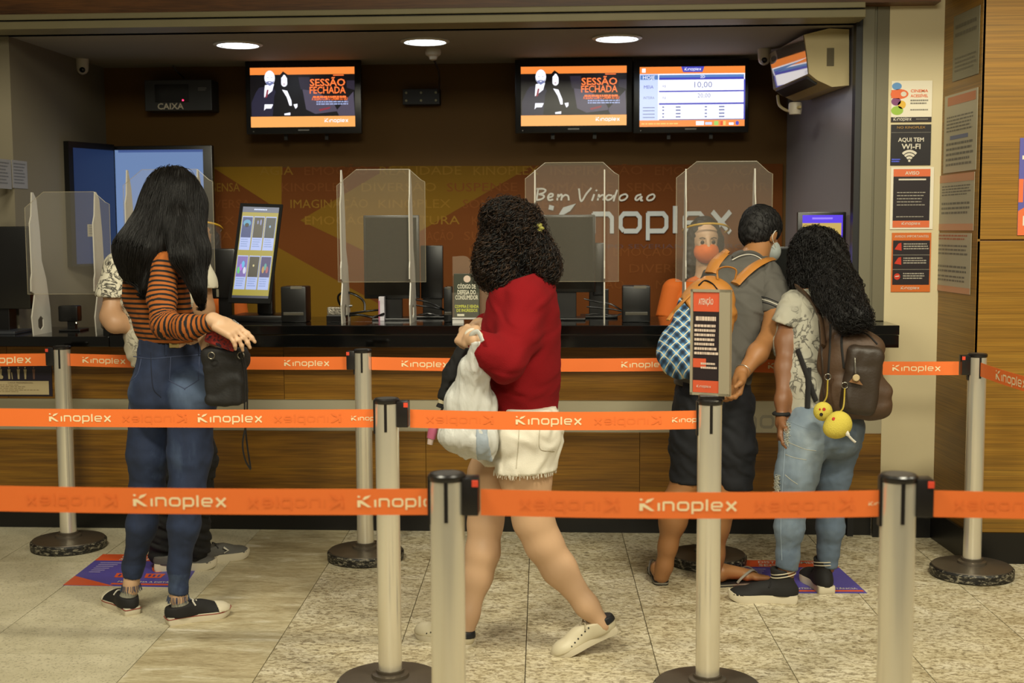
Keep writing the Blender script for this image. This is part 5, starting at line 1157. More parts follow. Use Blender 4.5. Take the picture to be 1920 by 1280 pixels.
M_LACE = mat('white_lace', 'c9c4b6', .8); M_GSHOE = mat('grey_mesh_shoe', '56544f', .7, bump=.3, bscale=300); M_RLINE = mat('red_sole_line', '8a2c24', .6)

# ------------------------------------------------------------------ A: girl in the striped top (seen from behind, turned to the right)
DA = 4.92
A = thing('person', (PZ(300, 1160)[0], PZ(300, 1160)[1], 0), 'person with long straight black hair, orange and black striped top and blue jeans', 'person', 'people in the queue')
sA = UV(.80, -.60, 0); sH = UV(.93, -.36, 0)
torsoA = chain([(322, 650, DA, .092), (306, 600, DA-.01, .084), (290, 550, DA-.02, .092), (287, 505, DA-.02, .085), (305, 478, DA-.02, .05)], sA, 1.55)
topA = cut(rough_(union(torsoA, .05), .0016, 26, 3, (1, 1, 2.0)), [(W(320, 641, DA), (0.05, 0, -1)), (W(312, 466, DA), (0, 0, 1))])
o = sdf_obj('striped_top', topA, .0085, M_STR, A); V = verts(o); fattr(o, 'stripe', V[:, 2]+.10*(V[:, 0]-V[:, 0].mean())**2)
def arm_stripe(o, pts):
    V = verts(o); best = np.full(len(V), 9.); s_ = np.zeros(len(V)); acc = 0
    for a, b in zip(pts[:-1], pts[1:]):
        ba = b-a; L_ = np.linalg.norm(ba); t = np.clip((V-a)@ba/L_**2, -.2, 1.2); d = np.linalg.norm(V-a-t[:, None]*ba, axis=1); k = d < best; best[k] = d[k]; s_[k] = acc+t[k]*L_; acc += L_
    fattr(o, 'stripe', s_)
arA = [(309, 496, 4.74, .053), (303, 560, 4.70, .048), (309, 609, 4.66, .047), (352, 614, 4.60, .041), (404, 604, 4.56, .031)]
slA = cut(rough_(union(chain(arA), .03), .0022, 30, 7, (1, 1, 1)), [])
o = sdf_obj('sleeve', slA, .007, M_STR, A); arm_stripe(o, spline([W(a, b, d) for a, b, d, _ in arA], 5))
alA = [(262, 500, 5.08, .05), (270, 590, 5.2, .044), (345, 622, 4.98, .036), (378, 624, 4.76, .029)]
o = sdf_obj('sleeve', union(chain(alA), .03), .009, M_STR, A); arm_stripe(o, [W(a, b, d) for a, b, d, _ in alA])
jA = chain([(322, 648, DA, .098), (322, 700, DA, .108)], sH, 1.45)+[ell(W(290, 738, DA-.03), (.098, .105, .115)), ell(W(360, 740, DA-.06), (.098, .105, .115)), ell(W(322, 725, DA+.05), (.13, .09, .1))]
lgL = [(284, 765, 5.0, .088), (278, 850, 5.0, .079), (275, 925, 5.02, .064), (266, 985, 5.03, .056), (250, 1060, 5.08, .038), (246, 1106, 5.085, .034)]
lgR = [(358, 770, 4.9, .09), (356, 850, 4.9, .081), (350, 925, 4.89, .066), (345, 985, 4.91, .058), (336, 1060, 4.94, .040), (334, 1122, 4.955, .037)]
jeansA = rough_(cut(union(jA+chain(lgL)+chain(lgR), .03), [(W(322, 632, DA), (0, 0, 1)), (W(290, 1108, 4.95), (-.12, 0, -1))]), .0011, 24, 5, (1, 1, 1.5))
o = sdf_obj('jeans', jeansA, .0085, M_DEN, A); V = verts(o)
pk = [W(360, 735, 4.8), W(262, 745, 4.9), W(352, 850, 4.8), W(280, 850, 4.9)]
fattr(o, 'fade', sum(.5*np.exp(-((V-p)**2).sum(1)/.0065) for p in pk[:2])+sum(.12*np.exp(-((V-p)**2).sum(1)/.012) for p in pk[2:])+(V[:, 2] < .2)*.1)
M_ST = mat('faded_stitching', '3d4763', .8); M_STD = mat('dark_seam', '10172a', .8)
for pix in ([(283, 660), (284, 700), (288, 730), (302, 745)], [(250, 668), (283, 672), (330, 668), (386, 664)], [(320, 668), (319, 690), (318, 710), (319, 714), (345, 728), (347, 728), (371, 713), (372, 709), (373, 690), (374, 668)], [(265, 672), (258, 700), (244, 715)]):
    tube_on('seam', jeansA, pix, .0018, M_STD if pix[0][0] in (283, 243) else M_ST, A, 4.5, 5.3)
q = hit(jeansA, 327, 647, 4.5, 5.2); MB().box((q[0]-.018, q[1]-.006, q[2]-.009), (q[0]+.018, q[1]+.004, q[2]+.009), .001).build('waist_label', mat('straw_leather_patch', 'a8935a', .6), A)
for lx in (262, 312, 372):
    tube_on('belt_loop', jeansA, [(lx, 636), (lx, 666)], .005, M_DEN, A, 4.5, 5.3, 3, .4)
for (px, py, d, rr) in ((246, 1099, 5.085, .0345), (334, 1119, 4.955, .0375)):
    c = W(px, py, d); FB = MB(); rg = random.Random(int(px))
    for i in range(46):
        a_ = rg.uniform(0, 6.28); p_ = c+np.array([math.cos(a_)*rr*1.03, math.sin(a_)*rr*1.03, .008]); FB.tube([p_, p_+[math.cos(a_)*.003, math.sin(a_)*.003, -.012], p_+[math.cos(a_)*.004+rg.uniform(-.004, .004), math.sin(a_)*.004, -.02-rg.random()*.008]], .0011, 3)
    FB.build('frayed_hem', mat('frayed_blue', '3a4762', .9), A, kind='stuff')
hA, _, _ = head(W(326, 392, 4.88), (.75, .35, -.5), (.35, 0, 1)); 
hr = hand(W(406, 603, 4.55), W(462, 634, 4.5)-W(406, 603, 4.55), (.35, -.55, .75), side=-1, curls=(.25, .35, .45, .5), sc=.98)
hl = hand(W(380, 624, 4.75), W(389, 652, 4.66)-W(380, 624, 4.75), (-.8, -.3, .3), side=1, curl=.45, sc=.85)
body_mesh(A, [off(union(torsoA, .05), -.014), off(union(jA+chain(lgL)+chain(lgR), .03), -.011), off(union(chain(arA), .03), -.009), off(union(chain(alA), .03), -.009), cone(W(305, 480, 4.9), W(322, 425, 4.88), .05, .046),
    cone(W(246, 1090, 5.085), np.array([-1.832, 4.883, .05]), .024, .022), cone(W(334, 1110, 4.955), np.array([-1.576, 4.765, .05]), .024, .022)], [hA, hr, hl], SK_P)
NP = mat('red_nail', 'a83040', .3)
for (px, py, d) in ((255, 1112, 5.06), ):
    pass
for hx, hy, d in ((247, 1130, 5.0), (336, 1145, 4.85)):
    c = W(hx, hy, d)
c1, c2 = PZ(243, 1152), PZ(327, 1170)
h1, t1 = PZ(250, 1153)[:2], PZ(203, 1128)[:2]; h2, t2 = PZ(313, 1170)[:2], PZ(425, 1152)[:2]
for (h_, t_) in ((h1, t1), (h2, t2)):
    f_ = UV(*(t_-h_)); hh_ = h_
    shoe(A, hh_, hh_+f_*.25, M_BCAN, M_WHT, .25, .044, toecap=M_WHT, laces=M_LACE, accent=M_RLINE, sole_h=.03)
    a_ = np.array([*(hh_+f_*.055), .045]); leg = W(246, 1100, 5.085) if h_ is h1 else W(334, 1112, 4.955)
    sdf_obj('sock', union([cone(a_, a_+(leg-a_)*.7, .031, .031), cone(a_, a_+np.array([*f_*.08, -.015]), .033, .02)], .02), .006, M_SOCK, A)
# hair
hcA = W(326, 388, 4.88)
bk1 = [W(312, 385, 4.84), W(275, 440, 4.80), W(250, 500, 4.76), W(246, 520, 4.76)]
HA = union([ell(hcA+[0, -.01, .02], (.108, .118, .135)), cone(W(305, 400, 4.82), W(262, 470, 4.78), .085, .085, sA, 1.15), cone(W(262, 470, 4.78), W(247, 508, 4.76), .074, .03, sA, 1.25), cone(W(300, 440, 4.8), W(272, 538, 4.73), .056, .016, sA, 1.2),
            cone(W(352, 380, 4.88), W(362, 470, 4.80), .06, .052), cone(W(362, 470, 4.80), W(375, 560, 4.74), .052, .018), cone(W(335, 420, 4.76), W(342, 480, 4.68), .055, .03), cone(W(342, 480, 4.7), W(368, 540, 4.70), .035, .02)], .04)
HAs = rough_(HA, .004, 40, 4, (1, 1, .25))
sdf_obj('hair', HAs, .008, H_BASE, A)
top = W(330, 320, 4.9)
flA = guides([(top, W(300, 345, 4.78)), (top, W(350, 350, 4.76)), (W(300, 345, 4.8), W(250, 470, 4.74)), (W(250, 470, 4.74), W(232, 545, 4.74)), (W(310, 400, 4.74), W(275, 545, 4.72)), (W(355, 360, 4.76), W(362, 470, 4.72)), (W(362, 470, 4.72), W(380, 575, 4.72)), (W(335, 400, 4.7), W(352, 520, 4.66)), (top, W(380, 370, 4.9))], .075)
strands('hair_strands', HA, 4200, flA, .30, 12, (-.004, .006), .0011, H_BLK, A, seed=2, jit=.06)
strands('hair_strands', HA, 1100, flA, .36, 14, (.001, .007), .0009, H_BLK, A, seed=5, jit=.08, hug=.25)
# black shoulder bag she is looking into
bag = thing('shoulder_bag', W(425, 750, 4.6), 'open black shoulder bag held by the girl in the striped top', 'bag')
bc = W(421, 700, 4.62)
bgs = rough_(union([rbox(W(424, 708, 4.66), (.070, .05, .100), None, .022), rbox(W(423, 668, 4.66), (.074, .055, .035), None, .02)], .03), .003, 24, 9)
bgs2 = minus(bgs, rbox(W(423, 645, 4.66), (.058, .04, .05), None, .02)); bgs2.b = bgs.b
sdf_obj('body', bgs2, .007, mat('dull_black_leather', '131110', .75, bump=.15, bscale=120), bag)
hwm = mat('aged_metal_trim', '8a8474', .3, metal=.8)
for px in (397, 452):
    q = W(px, 666, 4.58); MB().tube([q+[.012*math.cos(a), -.004, .012*math.sin(a)] for a in np.linspace(0, 6.28, 14)], .0022, 6).build('strap_ring', hwm, bag, 60)
sm = mat('black_strap', '121010', .6)
MB().tube(spline([W(453, 660, 4.56), W(462, 700, 4.55), W(463, 780, 4.56), W(455, 830, 4.57), W(460, 862, 4.57), W(470, 880, 4.56)], 6), .006, 6, .35).build('strap', sm, bag, 60)
MB().tube(spline([W(448, 660, 4.58), W(458, 700, 4.57), W(459, 780, 4.58), W(463, 830, 4.59), W(470, 878, 4.58)], 6), .006, 6, .35).build('strap', sm, bag, 60)
wal = thing('purse', W(415, 628, 4.63), 'dark purse with red and yellow pattern sticking out of the open black bag', 'purse')
M3 = np.array(Matrix.Rotation(.35, 3, 'Y'))
sdf_obj('body', rbox(W(418, 630, 4.60), (.058, .016, .04), M3, .008), .004, printed('red_yellow_dark_pattern', '1a1c2c', '9c2a20', 22, .38, .6), wal)
MB().tube([W(400, 616, 4.58), W(434, 626, 4.58)], .003, 5).build('zip', hwm, wal)
ph_ = thing('phone', W(448, 630, 4.6), 'small glinting phone between the fingers of the girl in the striped top', 'phone')
MB().box(W(442, 632, 4.56)-[.03, .006, .0], W(442, 632, 4.56)+[.035, .004, .05], .004, Matrix.Rotation(.7, 3, 'Y')).build('body', mat('silver_grey_case', '7f7c74', .2, metal=.5, var=.4, vscale=60), ph_, 40)

# ------------------------------------------------------------------ G: customer in a white printed T-shirt, mostly hidden
DG = 5.62
G_ = thing('person', (PZ(330, 1050)[0], PZ(330, 1050)[1], 0), 'person in white printed T-shirt and black trousers hidden behind the striped girl', 'person', 'people in the queue')
sG = UV(.93, -.30, 0)
tG = chain([(310, 690, DG, .098), (300, 640, DG, .095), (294, 560, DG, .105), (294, 505, DG, .098), (300, 482, DG, .05)], sG, 1.65)
teeG = cut(rough_(union(tG, .05), .003, 22, 11, (1, 1, 1.5)), [(W(290, 688, DG), (0, 0, -1)), (W(298, 468, DG), (0, 0, 1))])
sdf_obj('t_shirt', teeG, .01, M_WTEE, G_)
slL = [(222, 500, 5.64, .066), (212, 550, 5.62, .068)]; slR = [(366, 498, 5.58, .064), (376, 530, 5.56, .066)]
sdf_obj('sleeve', cut(union(chain(slL+[(207, 580, 5.6, .068)]), .03), [(W(212, 556, 5.62), (-.05, 0, -1))]), .008, M_WTEE, G_); sdf_obj('sleeve', cut(union(chain(slR+[(382, 560, 5.55, .068)]), .03), [(W(378, 537, 5.56), (-.1, 0, -1))]), .008, M_WTEE, G_)
aGL = [(218, 520, 5.63, .047), (206, 594, 5.58, .037), (216, 606, 5.56, .037), (262, 612, 5.66, .032), (300, 606, 5.78, .028)]
aGR = [(374, 520, 5.57, .05), (382, 580, 5.6, .042), (366, 622, 5.72, .036), (345, 628, 5.85, .028)]
trG = chain([(312, 685, DG, .105), (312, 720, DG, .115)], sG, 1.4)
lG1 = [(290, 730, DG, .085), (304, 880, 5.64, .068), (301, 1010, 5.74, .052), (302, 1035, 5.76, .056)]; lG2 = [(345, 730, DG, .088), (376, 860, 5.6, .068), (372, 935, 5.66, .058), (370, 1010, 5.72, .052), (370, 1028, 5.73, .056)]
troG = rough_(cut(union(trG+chain(lG1)+chain(lG2), .03), [(W(312, 676, DG), (0, 0, 1))]), .005, 26, 13, (1, 1, 1.6)); sdf_obj('trousers', troG, .01, M_BLKC, G_)
hG, _, _ = head(W(330, 415, 5.68), (.5, .8, -.25))
body_mesh(G_, [off(union(tG, .05), -.016), off(union(trG+chain(lG1)+chain(lG2), .03), -.012), cone(W(300, 490, DG), W(326, 440, 5.66), .055, .05)]+chain(aGL)+chain(aGR), [hG, hand(W(300, 606, 5.78), (.9, .4, -.1), (0, -.5, 1), side=1), hand(W(345, 628, 5.85), (-.3, .9, .1), (0, -.3, 1), side=-1)], SK_L)
sdf_obj('hair', minus(off(ell(W(328, 405, 5.66)+[0, -.01, .01], (.088, .105, .105)), .004), ell(W(345, 425, 5.66)+[.03, .09, -.03], (.09, .09, .1))), .008, H_BLK, G_)
hg1, tg1 = PZ(291, 1069)[:2], PZ(352, 1066)[:2]; hg2, tg2 = PZ(361, 1058)[:2], PZ(441, 1046)[:2]
for h_, t_ in ((hg1, tg1), (hg2, tg2)):
    f_ = UV(*(t_-h_)); M_, org_ = shoe(G_, h_, h_+f_*.27, M_GSHOE, M_WHT, .27, .047, laces=mat('dark_grey_lace', '3a3835', .8), sole_h=.034)
    if h_ is hg2:
        mk = MB().tube([(.135, -.041, .042), (.155, -.0425, .052), (.135, -.037, .068)], .005, 5, .5).build('side_chevron', M_LACE, None); xf(mk, M_, org_); mk.parent = G_; mk.matrix_parent_inverse = Matrix.Translation(G_.location).inverted()
# ------------------------------------------------------------------ B: curly haired woman in the red sweatshirt, walking left
DB = 4.60
B_ = thing('person', (PZ(960, 1215)[0], PZ(960, 1215)[1], 0), 'person with dark curly hair, red sweatshirt and white shorts walking past the counter', 'person', 'people in the queue')
sB = UV(.22, .97, 0)
tB = chain([(984, 764, DB, .114), (981, 700, DB, .120), (977, 620, DB, .124), (984, 560, DB, .112), (996, 528, DB, .06)], sB, 1.3)
aB1 = [(990, 562, 4.49, .066), (972, 630, 4.43, .064), (948, 680, 4.36, .060), (918, 662, 4.34, .047), (892, 637, 4.34, .036)]
swB = cut(rough_(union([union(tB, .06), union(chain(aB1), .05)], .035), .0028, 24, 21, (1, 1, 1.0)), [(W(980, 772, DB), (0, 0, -1)), (W(998, 512, DB), (-.3, 0, 1))])
sdf_obj('sweatshirt', swB, .0085, M_RED, B_)
aB2 = [(975, 565, 4.78, .06), (938, 640, 4.86, .052), (915, 612, 4.80, .036), (908, 605, 4.79, .032)]
sdf_obj('sleeve', union(chain(aB2), .04), .01, M_RED, B_)
hpB = chain([(984, 770, DB, .112), (986, 800, DB, .118)], sB, 1.25)+[ell(W(1000, 805, 4.53), (.105, .09, .1)), ell(W(1000, 800, 4.67), (.105, .09, .1))]
lgB1 = [(992, 820, 4.52, .100), (985, 890, 4.52, .088), (1000, 975, 4.54, .068), (1020, 1020, 4.55, .063), (1048, 1065, 4.56, .058), (1100, 1135, 4.56, .038), (1131, 1172, 4.56, .028)]
lgB2 = [(950, 820, 4.70, .092), (922, 890, 4.70, .083), (910, 980, 4.69, .060), (905, 1035, 4.68, .058), (895, 1080, 4.68, .051), (879, 1150, 4.67, .034), (873, 1190, 4.67, .031)]
shB = union(hpB+chain([(992, 815, 4.50, .118), (984, 880, 4.50, .109)])+chain([(958, 815, 4.70, .106), (934, 875, 4.70, .098)]), .03)
shBr = cut(rough_(shB, .0035, 30, 27), [(W(985, 757, DB), (0, 0, 1)), (W(984, 882, 4.5), (.06, 0, -1))])
sdf_obj('shorts', shBr, .008, M_SHORT, B_)
FB = MB(); rg = random.Random(4); cy = W(984, 880, 4.5)
for (px, py, d, rr) in ((984, 880, 4.50, .108), ):
    c = W(px, py, d)
    for i in range(160):
        a_ = rg.uniform(0, 6.28); p_ = c+np.array([math.cos(a_)*rr, math.sin(a_)*rr, .004+math.cos(a_)*.006]); FB.tube([p_, p_+[rg.uniform(-.004, .004), 0, -.012-.01*rg.random()]], .0013, 3)
FB.build('frayed_hem', M_SHORT, B_, kind='stuff')
tube_on('back_pocket_seam', shBr, [(1012, 800), (1012, 840), (1040, 845)], .0018, mat('cream_seam', 'b3ab98', .8), B_, 4.1, 4.8)
tube_on('side_seam', shBr, [(975, 775), (972, 830), (968, 878)], .0018, mat('cream_seam', 'b3ab98', .8), B_, 4.1, 4.8)
hB, _, _ = head(W(957, 447, 4.62), (-.85, .5, -.15)); 
hn2 = hand(W(902, 607, 4.78), W(858, 622, 4.66)-W(902, 607, 4.78), (-.1, .3, .9), side=-1, curls=(.55, .6, .65, .7), sc=.98)
hn1 = hand(W(888, 634, 4.33), W(858, 622, 4.44)-W(888, 634, 4.33), (-.2, -.85, .4), side=1, curls=(.6, .65, .7, .7), sc=.98, thumb=.3)
body_mesh(B_, [off(union(tB, .06), -.02), off(union(hpB, .03), -.014), off(union(chain(aB1), .03), -.016), off(union(chain(aB2), .03), -.014), cone(W(996, 535, DB), W(975, 480, DB), .052, .048)]+chain(lgB1)+chain(lgB2)+
    [], [hB, hn1, hn2], SK_P, .011)
sdf_obj('cuff', union([cone(W(896, 640, 4.34), W(888, 634, 4.35), .037, .036)], .01), .006, mat('white_cuff_lining', 'c9bfae', .8), B_)
# bracelet
c = W(905, 604, 4.79); MB().tube([c+np.array([.010*math.sin(a), .031*math.cos(a), .033*math.sin(a)]) for a in np.linspace(0, 6.28, 18)], .004, 6).build('bracelet', mat('beaded_brass', '8f7f50', .4, metal=.5, bump=.6, bscale=300), B_, 60)
fh, ft_ = PZ(884, 1212)[:2], PZ(776, 1190)[:2]
f_ = UV(*(ft_-fh)); shoe(B_, fh, fh+f_*.25, M_WLEA, M_WHT, .25, .043, laces=mat('cream_lace', 'a89e84', .8), heel_patch=mat('black_heel_tab', '15171c', .5), sole_h=.022, pitch=-.06, eyelets=H_BASE)
rt = PZ(1037, 1226)[:2]; f2 = UV(rt[0]-PZ(1160, 1222)[0], rt[1]-PZ(1160, 1222)[1]); rh = rt-f2*.25
shoe(B_, rh, rh+f2*.25, M_WLEA, M_WHT, .25, .043, laces=mat('cream_lace', 'a89e84', .8), heel_patch=mat('black_heel_tab', '15171c', .5), sole_h=.022, pitch=.42, eyelets=H_BASE)
# curly hair
hb = W(962, 445, 4.62)
HB_ = union([ell(hb+[.004, 0, .022], (.098, .11, .104)), ell(W(932, 482, 4.58), (.068, .08, .09)), ell(W(996, 487, 4.60), (.078, .09, .10)), ell(W(945, 520, 4.56), (.052, .08, .06)), ell(W(985, 520, 4.62), (.07, .08, .05)), ell(W(915, 505, 4.56), (.035, .06, .045)), ell(W(1022, 500, 4.58), (.04, .07, .055)), ell(W(940, 405, 4.58), (.06, .07, .05))], .03)
sdf_obj('hair', rough_(HB_, .009, 60, 6), .008, H_BASE, B_)
topb = W(970, 378, 4.62)
flB = guides([(topb, W(915, 420, 4.52)), (topb, W(1020, 430, 4.52)), (topb, W(965, 430, 4.45)), (W(915, 410, 4.55), W(900, 520, 4.55)), (W(1025, 420, 4.55), W(1030, 520, 4.55)), (W(960, 420, 4.45), W(955, 540, 4.45)), (W(990, 440, 4.45), W(1000, 530, 4.45))], .07)
strands('hair_curls', HB_, 2000, flB, .20, 20, (-.003, .012), .0019, H_BLK, B_, curl=.0085, freq=1.15, seed=7, jit=.3)
strands('hair_curls', HB_, 650, flB, .18, 20, (.002, .014), .0019, mat('brown_curl_highlights', '32200f', .5, spec=.35), B_, curl=.0085, freq=1.15, seed=8, jit=.35)
strands('hair_curls', HB_, 700, flB, .16, 18, (.004, .022), .0012, H_BRN, B_, curl=.008, freq=1.1, seed=9, jit=.5, hug=.12)
q = hit(HB_, 1008, 428, 4.2, 4.9); cl_ = MB()
for i in range(7): a_ = 2*math.pi*i/7; cl_.tube(spline([q+[0, -.012, 0], q+[.012*math.cos(a_), -.02, .012*math.sin(a_)], q+[.022*math.cos(a_), -.012, .018*math.sin(a_)]], 4), [.006]*3+[.008]*4+[.004]*2, 6)
cl_.build('hair_tie', mat('olive_yellow_scrunchie', '8f8a3c', .7), B_, 60)
# carrier bag
pb = thing('carrier_bag', W(875, 855, 4.42), 'thin white plastic carrier bag hanging from the wrist of the woman in red', 'bag')
def plastic():
    m, N, L, b = nodes_of('thin_white_plastic'); b.inputs['Base Color'].default_value = lin('cfd0cb'); b.inputs['Roughness'].default_value = .3; b.inputs['Alpha'].default_value = .88
    b.inputs['Subsurface Weight'].default_value = 0; v = mapped(N, L, (1, 1, .35)); n = noise_node(N, L, v, 26, 4, .6, .5); bp = N.new('ShaderNodeBump'); bp.inputs['Strength'].default_value = .5; bp.inputs['Distance'].default_value = .012; L.new(n.outputs[0], bp.inputs['Height']); L.new(bp.outputs[0], b.inputs['Normal']); return m
Mpl = plastic()
bgB = union([cone(W(893, 643, 4.30), W(889, 690, 4.36), .014, .034, (1, 0, 0), 1.3), cone(W(889, 690, 4.36), W(882, 755, 4.42), .034, .055, (1, 0, 0), 1.45), cone(W(882, 755, 4.42), W(876, 815, 4.44), .055, .062, (1, 0, 0), 1.55), ell(W(858, 820, 4.43), (.06, .055, .045)), ell(W(902, 828, 4.43), (.055, .055, .06)),
             cone(W(868, 840, 4.43), W(872, 858, 4.42), .02, .006), cone(W(915, 845, 4.43), W(921, 862, 4.42), .02, .006)], .03)
bgBr = rough_(rough_(bgB, .0020, 55, 31, (1, 1, .06)), .0010, 140, 33, (1, 1, .1)); sdf_obj('bag_film', bgBr, .0065, Mpl, pb)
MB().tube(spline([W(905, 640, 4.27), W(896, 622, 4.28), W(884, 628, 4.30), W(884, 645, 4.33), W(889, 665, 4.34)], 5), .009, 8, .45).build('handle', Mpl, pb, 60)
MB().tube(spline([W(905, 640, 4.30), W(904, 660, 4.32), W(896, 690, 4.35)], 5), .009, 8, .45).build('handle', Mpl, pb, 60)
sdf_obj('blue_contents', cut(off(bgBr, .0015), [(W(893, 790, 4.4), (-1, 0, 0)), (W(900, 775, 4.4), (0, 0, 1)), (W(921, 850, 4.4), (1, 0, .15))]), .006, mat('pale_blue_pack', '9aa6b2', .4, bump=.3, bscale=40), pb)
um = thing('umbrella', W(830, 745, 4.62), 'folded black umbrella with a cream end held beside the white carrier bag', 'umbrella')
sdf_obj('canopy', rough_(union([cone(W(868, 655, 4.60), W(848, 700, 4.62), .022, .03), cone(W(848, 700, 4.62), W(832, 742, 4.62), .03, .02)], .02), .003, 70, 3), .005, M_BLKC, um)
MB().tube([W(832, 740, 4.62), W(827, 756, 4.62)], [.016, .013], 12).build('cream_end', mat('cream_knob', 'b3a888', .5), um, 60); MB().tube([W(827, 756, 4.62), W(824, 764, 4.62)], [.012, .014], 12).build('black_ring', M_BLKC, um, 60)
pkb = thing('pink_bottle', W(806, 830, 4.55), 'small pink bottle with a pale cap hanging left of the white carrier bag', 'bottle')
MB().tube(spline([W(818, 790, 4.52), W(812, 805, 4.52), W(808, 822, 4.52)], 3), [.012, .016, .019, .02, .02, .019, .018], 12, .7).build('body', mat('pink_plastic', 'b8607e', .4), pkb, 60); MB().tube([W(808, 821, 4.52), W(806, 833, 4.52)], [.014, .012], 12, .7).build('cap', mat('pale_cap', 'c4b0a8', .5), pkb, 60)
MB().tube([W(818, 790, 4.52), W(832, 760, 4.56)], .004, 6).build('loop', M_BLKC, pkb)

# ------------------------------------------------------------------ C: man with the plaid backpack, leaning on the counter
DC = 5.42
C_ = thing('person', (PZ(1300, 1090)[0], PZ(1300, 1090)[1], 0), 'person with short black hair, grey polo shirt and dark shorts leaning on the counter', 'person', 'people in the queue')
sC = UV(.92, -.38, 0)
tC = chain([(1336, 712, 5.42, .122), (1344, 660, 5.46, .114), (1360, 595, 5.55, .115), (1388, 530, 5.64, .118), (1408, 498, 5.70, .075)], sC, 1.33)
poC = cut(rough_(union(tC, .05), .004, 22, 41, (1, 1, 1.2)), [(W(1340, 722, DC), (0, 0, -1)), (W(1418, 473, 5.7), (.25, .35, 1))])
sdf_obj('polo_shirt', poC, .009, M_POLO, C_)
slC = [(1434, 516, 5.60, .072), (1451, 550, 5.54, .067), (1456, 576, 5.50, .065)]
slCs = cut(rough_(union(chain(slC+[(1458, 610, 5.47, .063)]), .03), .003, 30, 43), [(W(1455, 577, 5.50), (.25, 0, -1))]); sdf_obj('sleeve', slCs, .0075, M_POLO, C_)
for yy_, m_ in ((570, M_LACE), (565, M_NAVY), (575, M_NAVY)): tube_on('sleeve_trim', slCs, [(1428, yy_-9), (1440, yy_-6), (1455, yy_), (1470, yy_+7), (1477, yy_+11)], .0022, m_, C_, 5.2, 5.9, 4)
cl_ = [(1373, 484), (1390, 476), (1408, 474), (1424, 480), (1436, 492)]
tube_on('collar', union(tC, .05), cl_, .014, M_POLO, C_, 5.3, 6.1, 5, .5); tube_on('collar_trim', off(union(tC, .05), .008), [(a, b+3) for a, b in cl_], .0025, M_LACE, C_, 5.3, 6.1, 5)
aC = [(1444, 530, 5.57, .052), (1458, 590, 5.47, .047), (1452, 615, 5.43, .043), (1421, 662, 5.30, .038), (1391, 702, 5.22, .027)]
aCl = [(1335, 540, 5.74, .055), (1296, 590, 5.86, .045), (1322, 598, 6.03, .032)]
sdf_obj('sleeve', union(chain([(1345, 525, 5.7, .07), (1318, 560, 5.78, .06)]), .03), .01, M_POLO, C_)
hpC = chain([(1337, 712, 5.42, .112), (1337, 745, 5.41, .122)], sC, 1.35)
sh1 = [(1306, 760, 5.42, .098), (1292, 830, 5.42, .082), (1288, 903, 5.42, .072)]; sh2 = [(1368, 760, 5.36, .100), (1378, 840, 5.34, .086), (1378, 912, 5.34, .076)]
shC = union(hpC+chain(sh1)+chain(sh2), .03); sdf_obj('shorts', cut(rough_(shC, .004, 26, 45, (1, 1, 1.4)), [(W(1337, 700, DC), (0, 0, 1)), (W(1330, 908, 5.4), (-.06, 0, -1))]), .01, M_NAVY, C_)
lC1 = [(1288, 890, 5.42, .054), (1270, 940, 5.42, .056), (1262, 975, 5.43, .055), (1252, 1025, 5.44, .036), (1246, 1060, 5.45, .031), (1240, 1080, 5.46, .034)]
lC2 = [(1374, 895, 5.34, .056), (1350, 950, 5.36, .058), (1342, 985, 5.38, .055), (1340, 1040, 5.40, .037), (1338, 1075, 5.41, .032)]
def foot(heel, toe, z=.018, L=.25):
    h_ = np.array([*heel, 0]); f = UV(toe[0]-heel[0], toe[1]-heel[1], 0); s_ = np.array([f[1], -f[0], 0]); P = lambda a, b, c: h_+f*a+s_*b+np.array([0, 0, c+z])
    fs = [ell(P(.035, 0, .03), (.036, .036, .034)), cone(P(.04, 0, .045), P(.17, 0, .022), .034, .022, s_, 1.3), cone(P(.15, 0, .018), P(.195, .0, .014), .022, .015, s_, 2.0)]
    for i in range(5): b_ = .034-.0165*i; fs.append(cone(P(.19, b_*.95, .012), P(.25-abs(i-.6)*.009, b_*1.02, .009), .0105-.0008*i, .009-.0007*i))
    return union(fs, .012), f, s_, P
hc1, tc1 = PZ(1240, 1097)[:2], PZ(1232, 1070)[:2]; hc2, tc2 = PZ(1334, 1098)[:2], PZ(1398, 1094)[:2]
fC1, f1_, s1_, P1_ = foot(hc1, hc1+(tc1-hc1)*4); fC2, f2_, s2_, P2_ = foot(hc2, tc2)
hC, PC, MC = head(W(1427, 442, 5.76), (.62, .62, -.42), s=1.0)
hnC = hand(W(1388, 705, 5.21), W(1376, 748, 5.16)-W(1388, 705, 5.21), (.75, .55, .2), side=1, curls=(.5, .55, .6, .6), sc=1.02)
hnCl = hand(W(1322, 596, 6.05), (.6, .4, -.1), (0, -.4, 1), side=1, sc=1.0)
body_mesh(C_, [off(union(tC, .05), -.016), off(shC, -.014), cone(W(1410, 500, 5.68), W(1424, 455, 5.74), .062, .056)]+chain(aC)+chain(aCl)+chain(lC1)+chain(lC2), [hC, hnC, hnCl, fC1, fC2], SK_M)
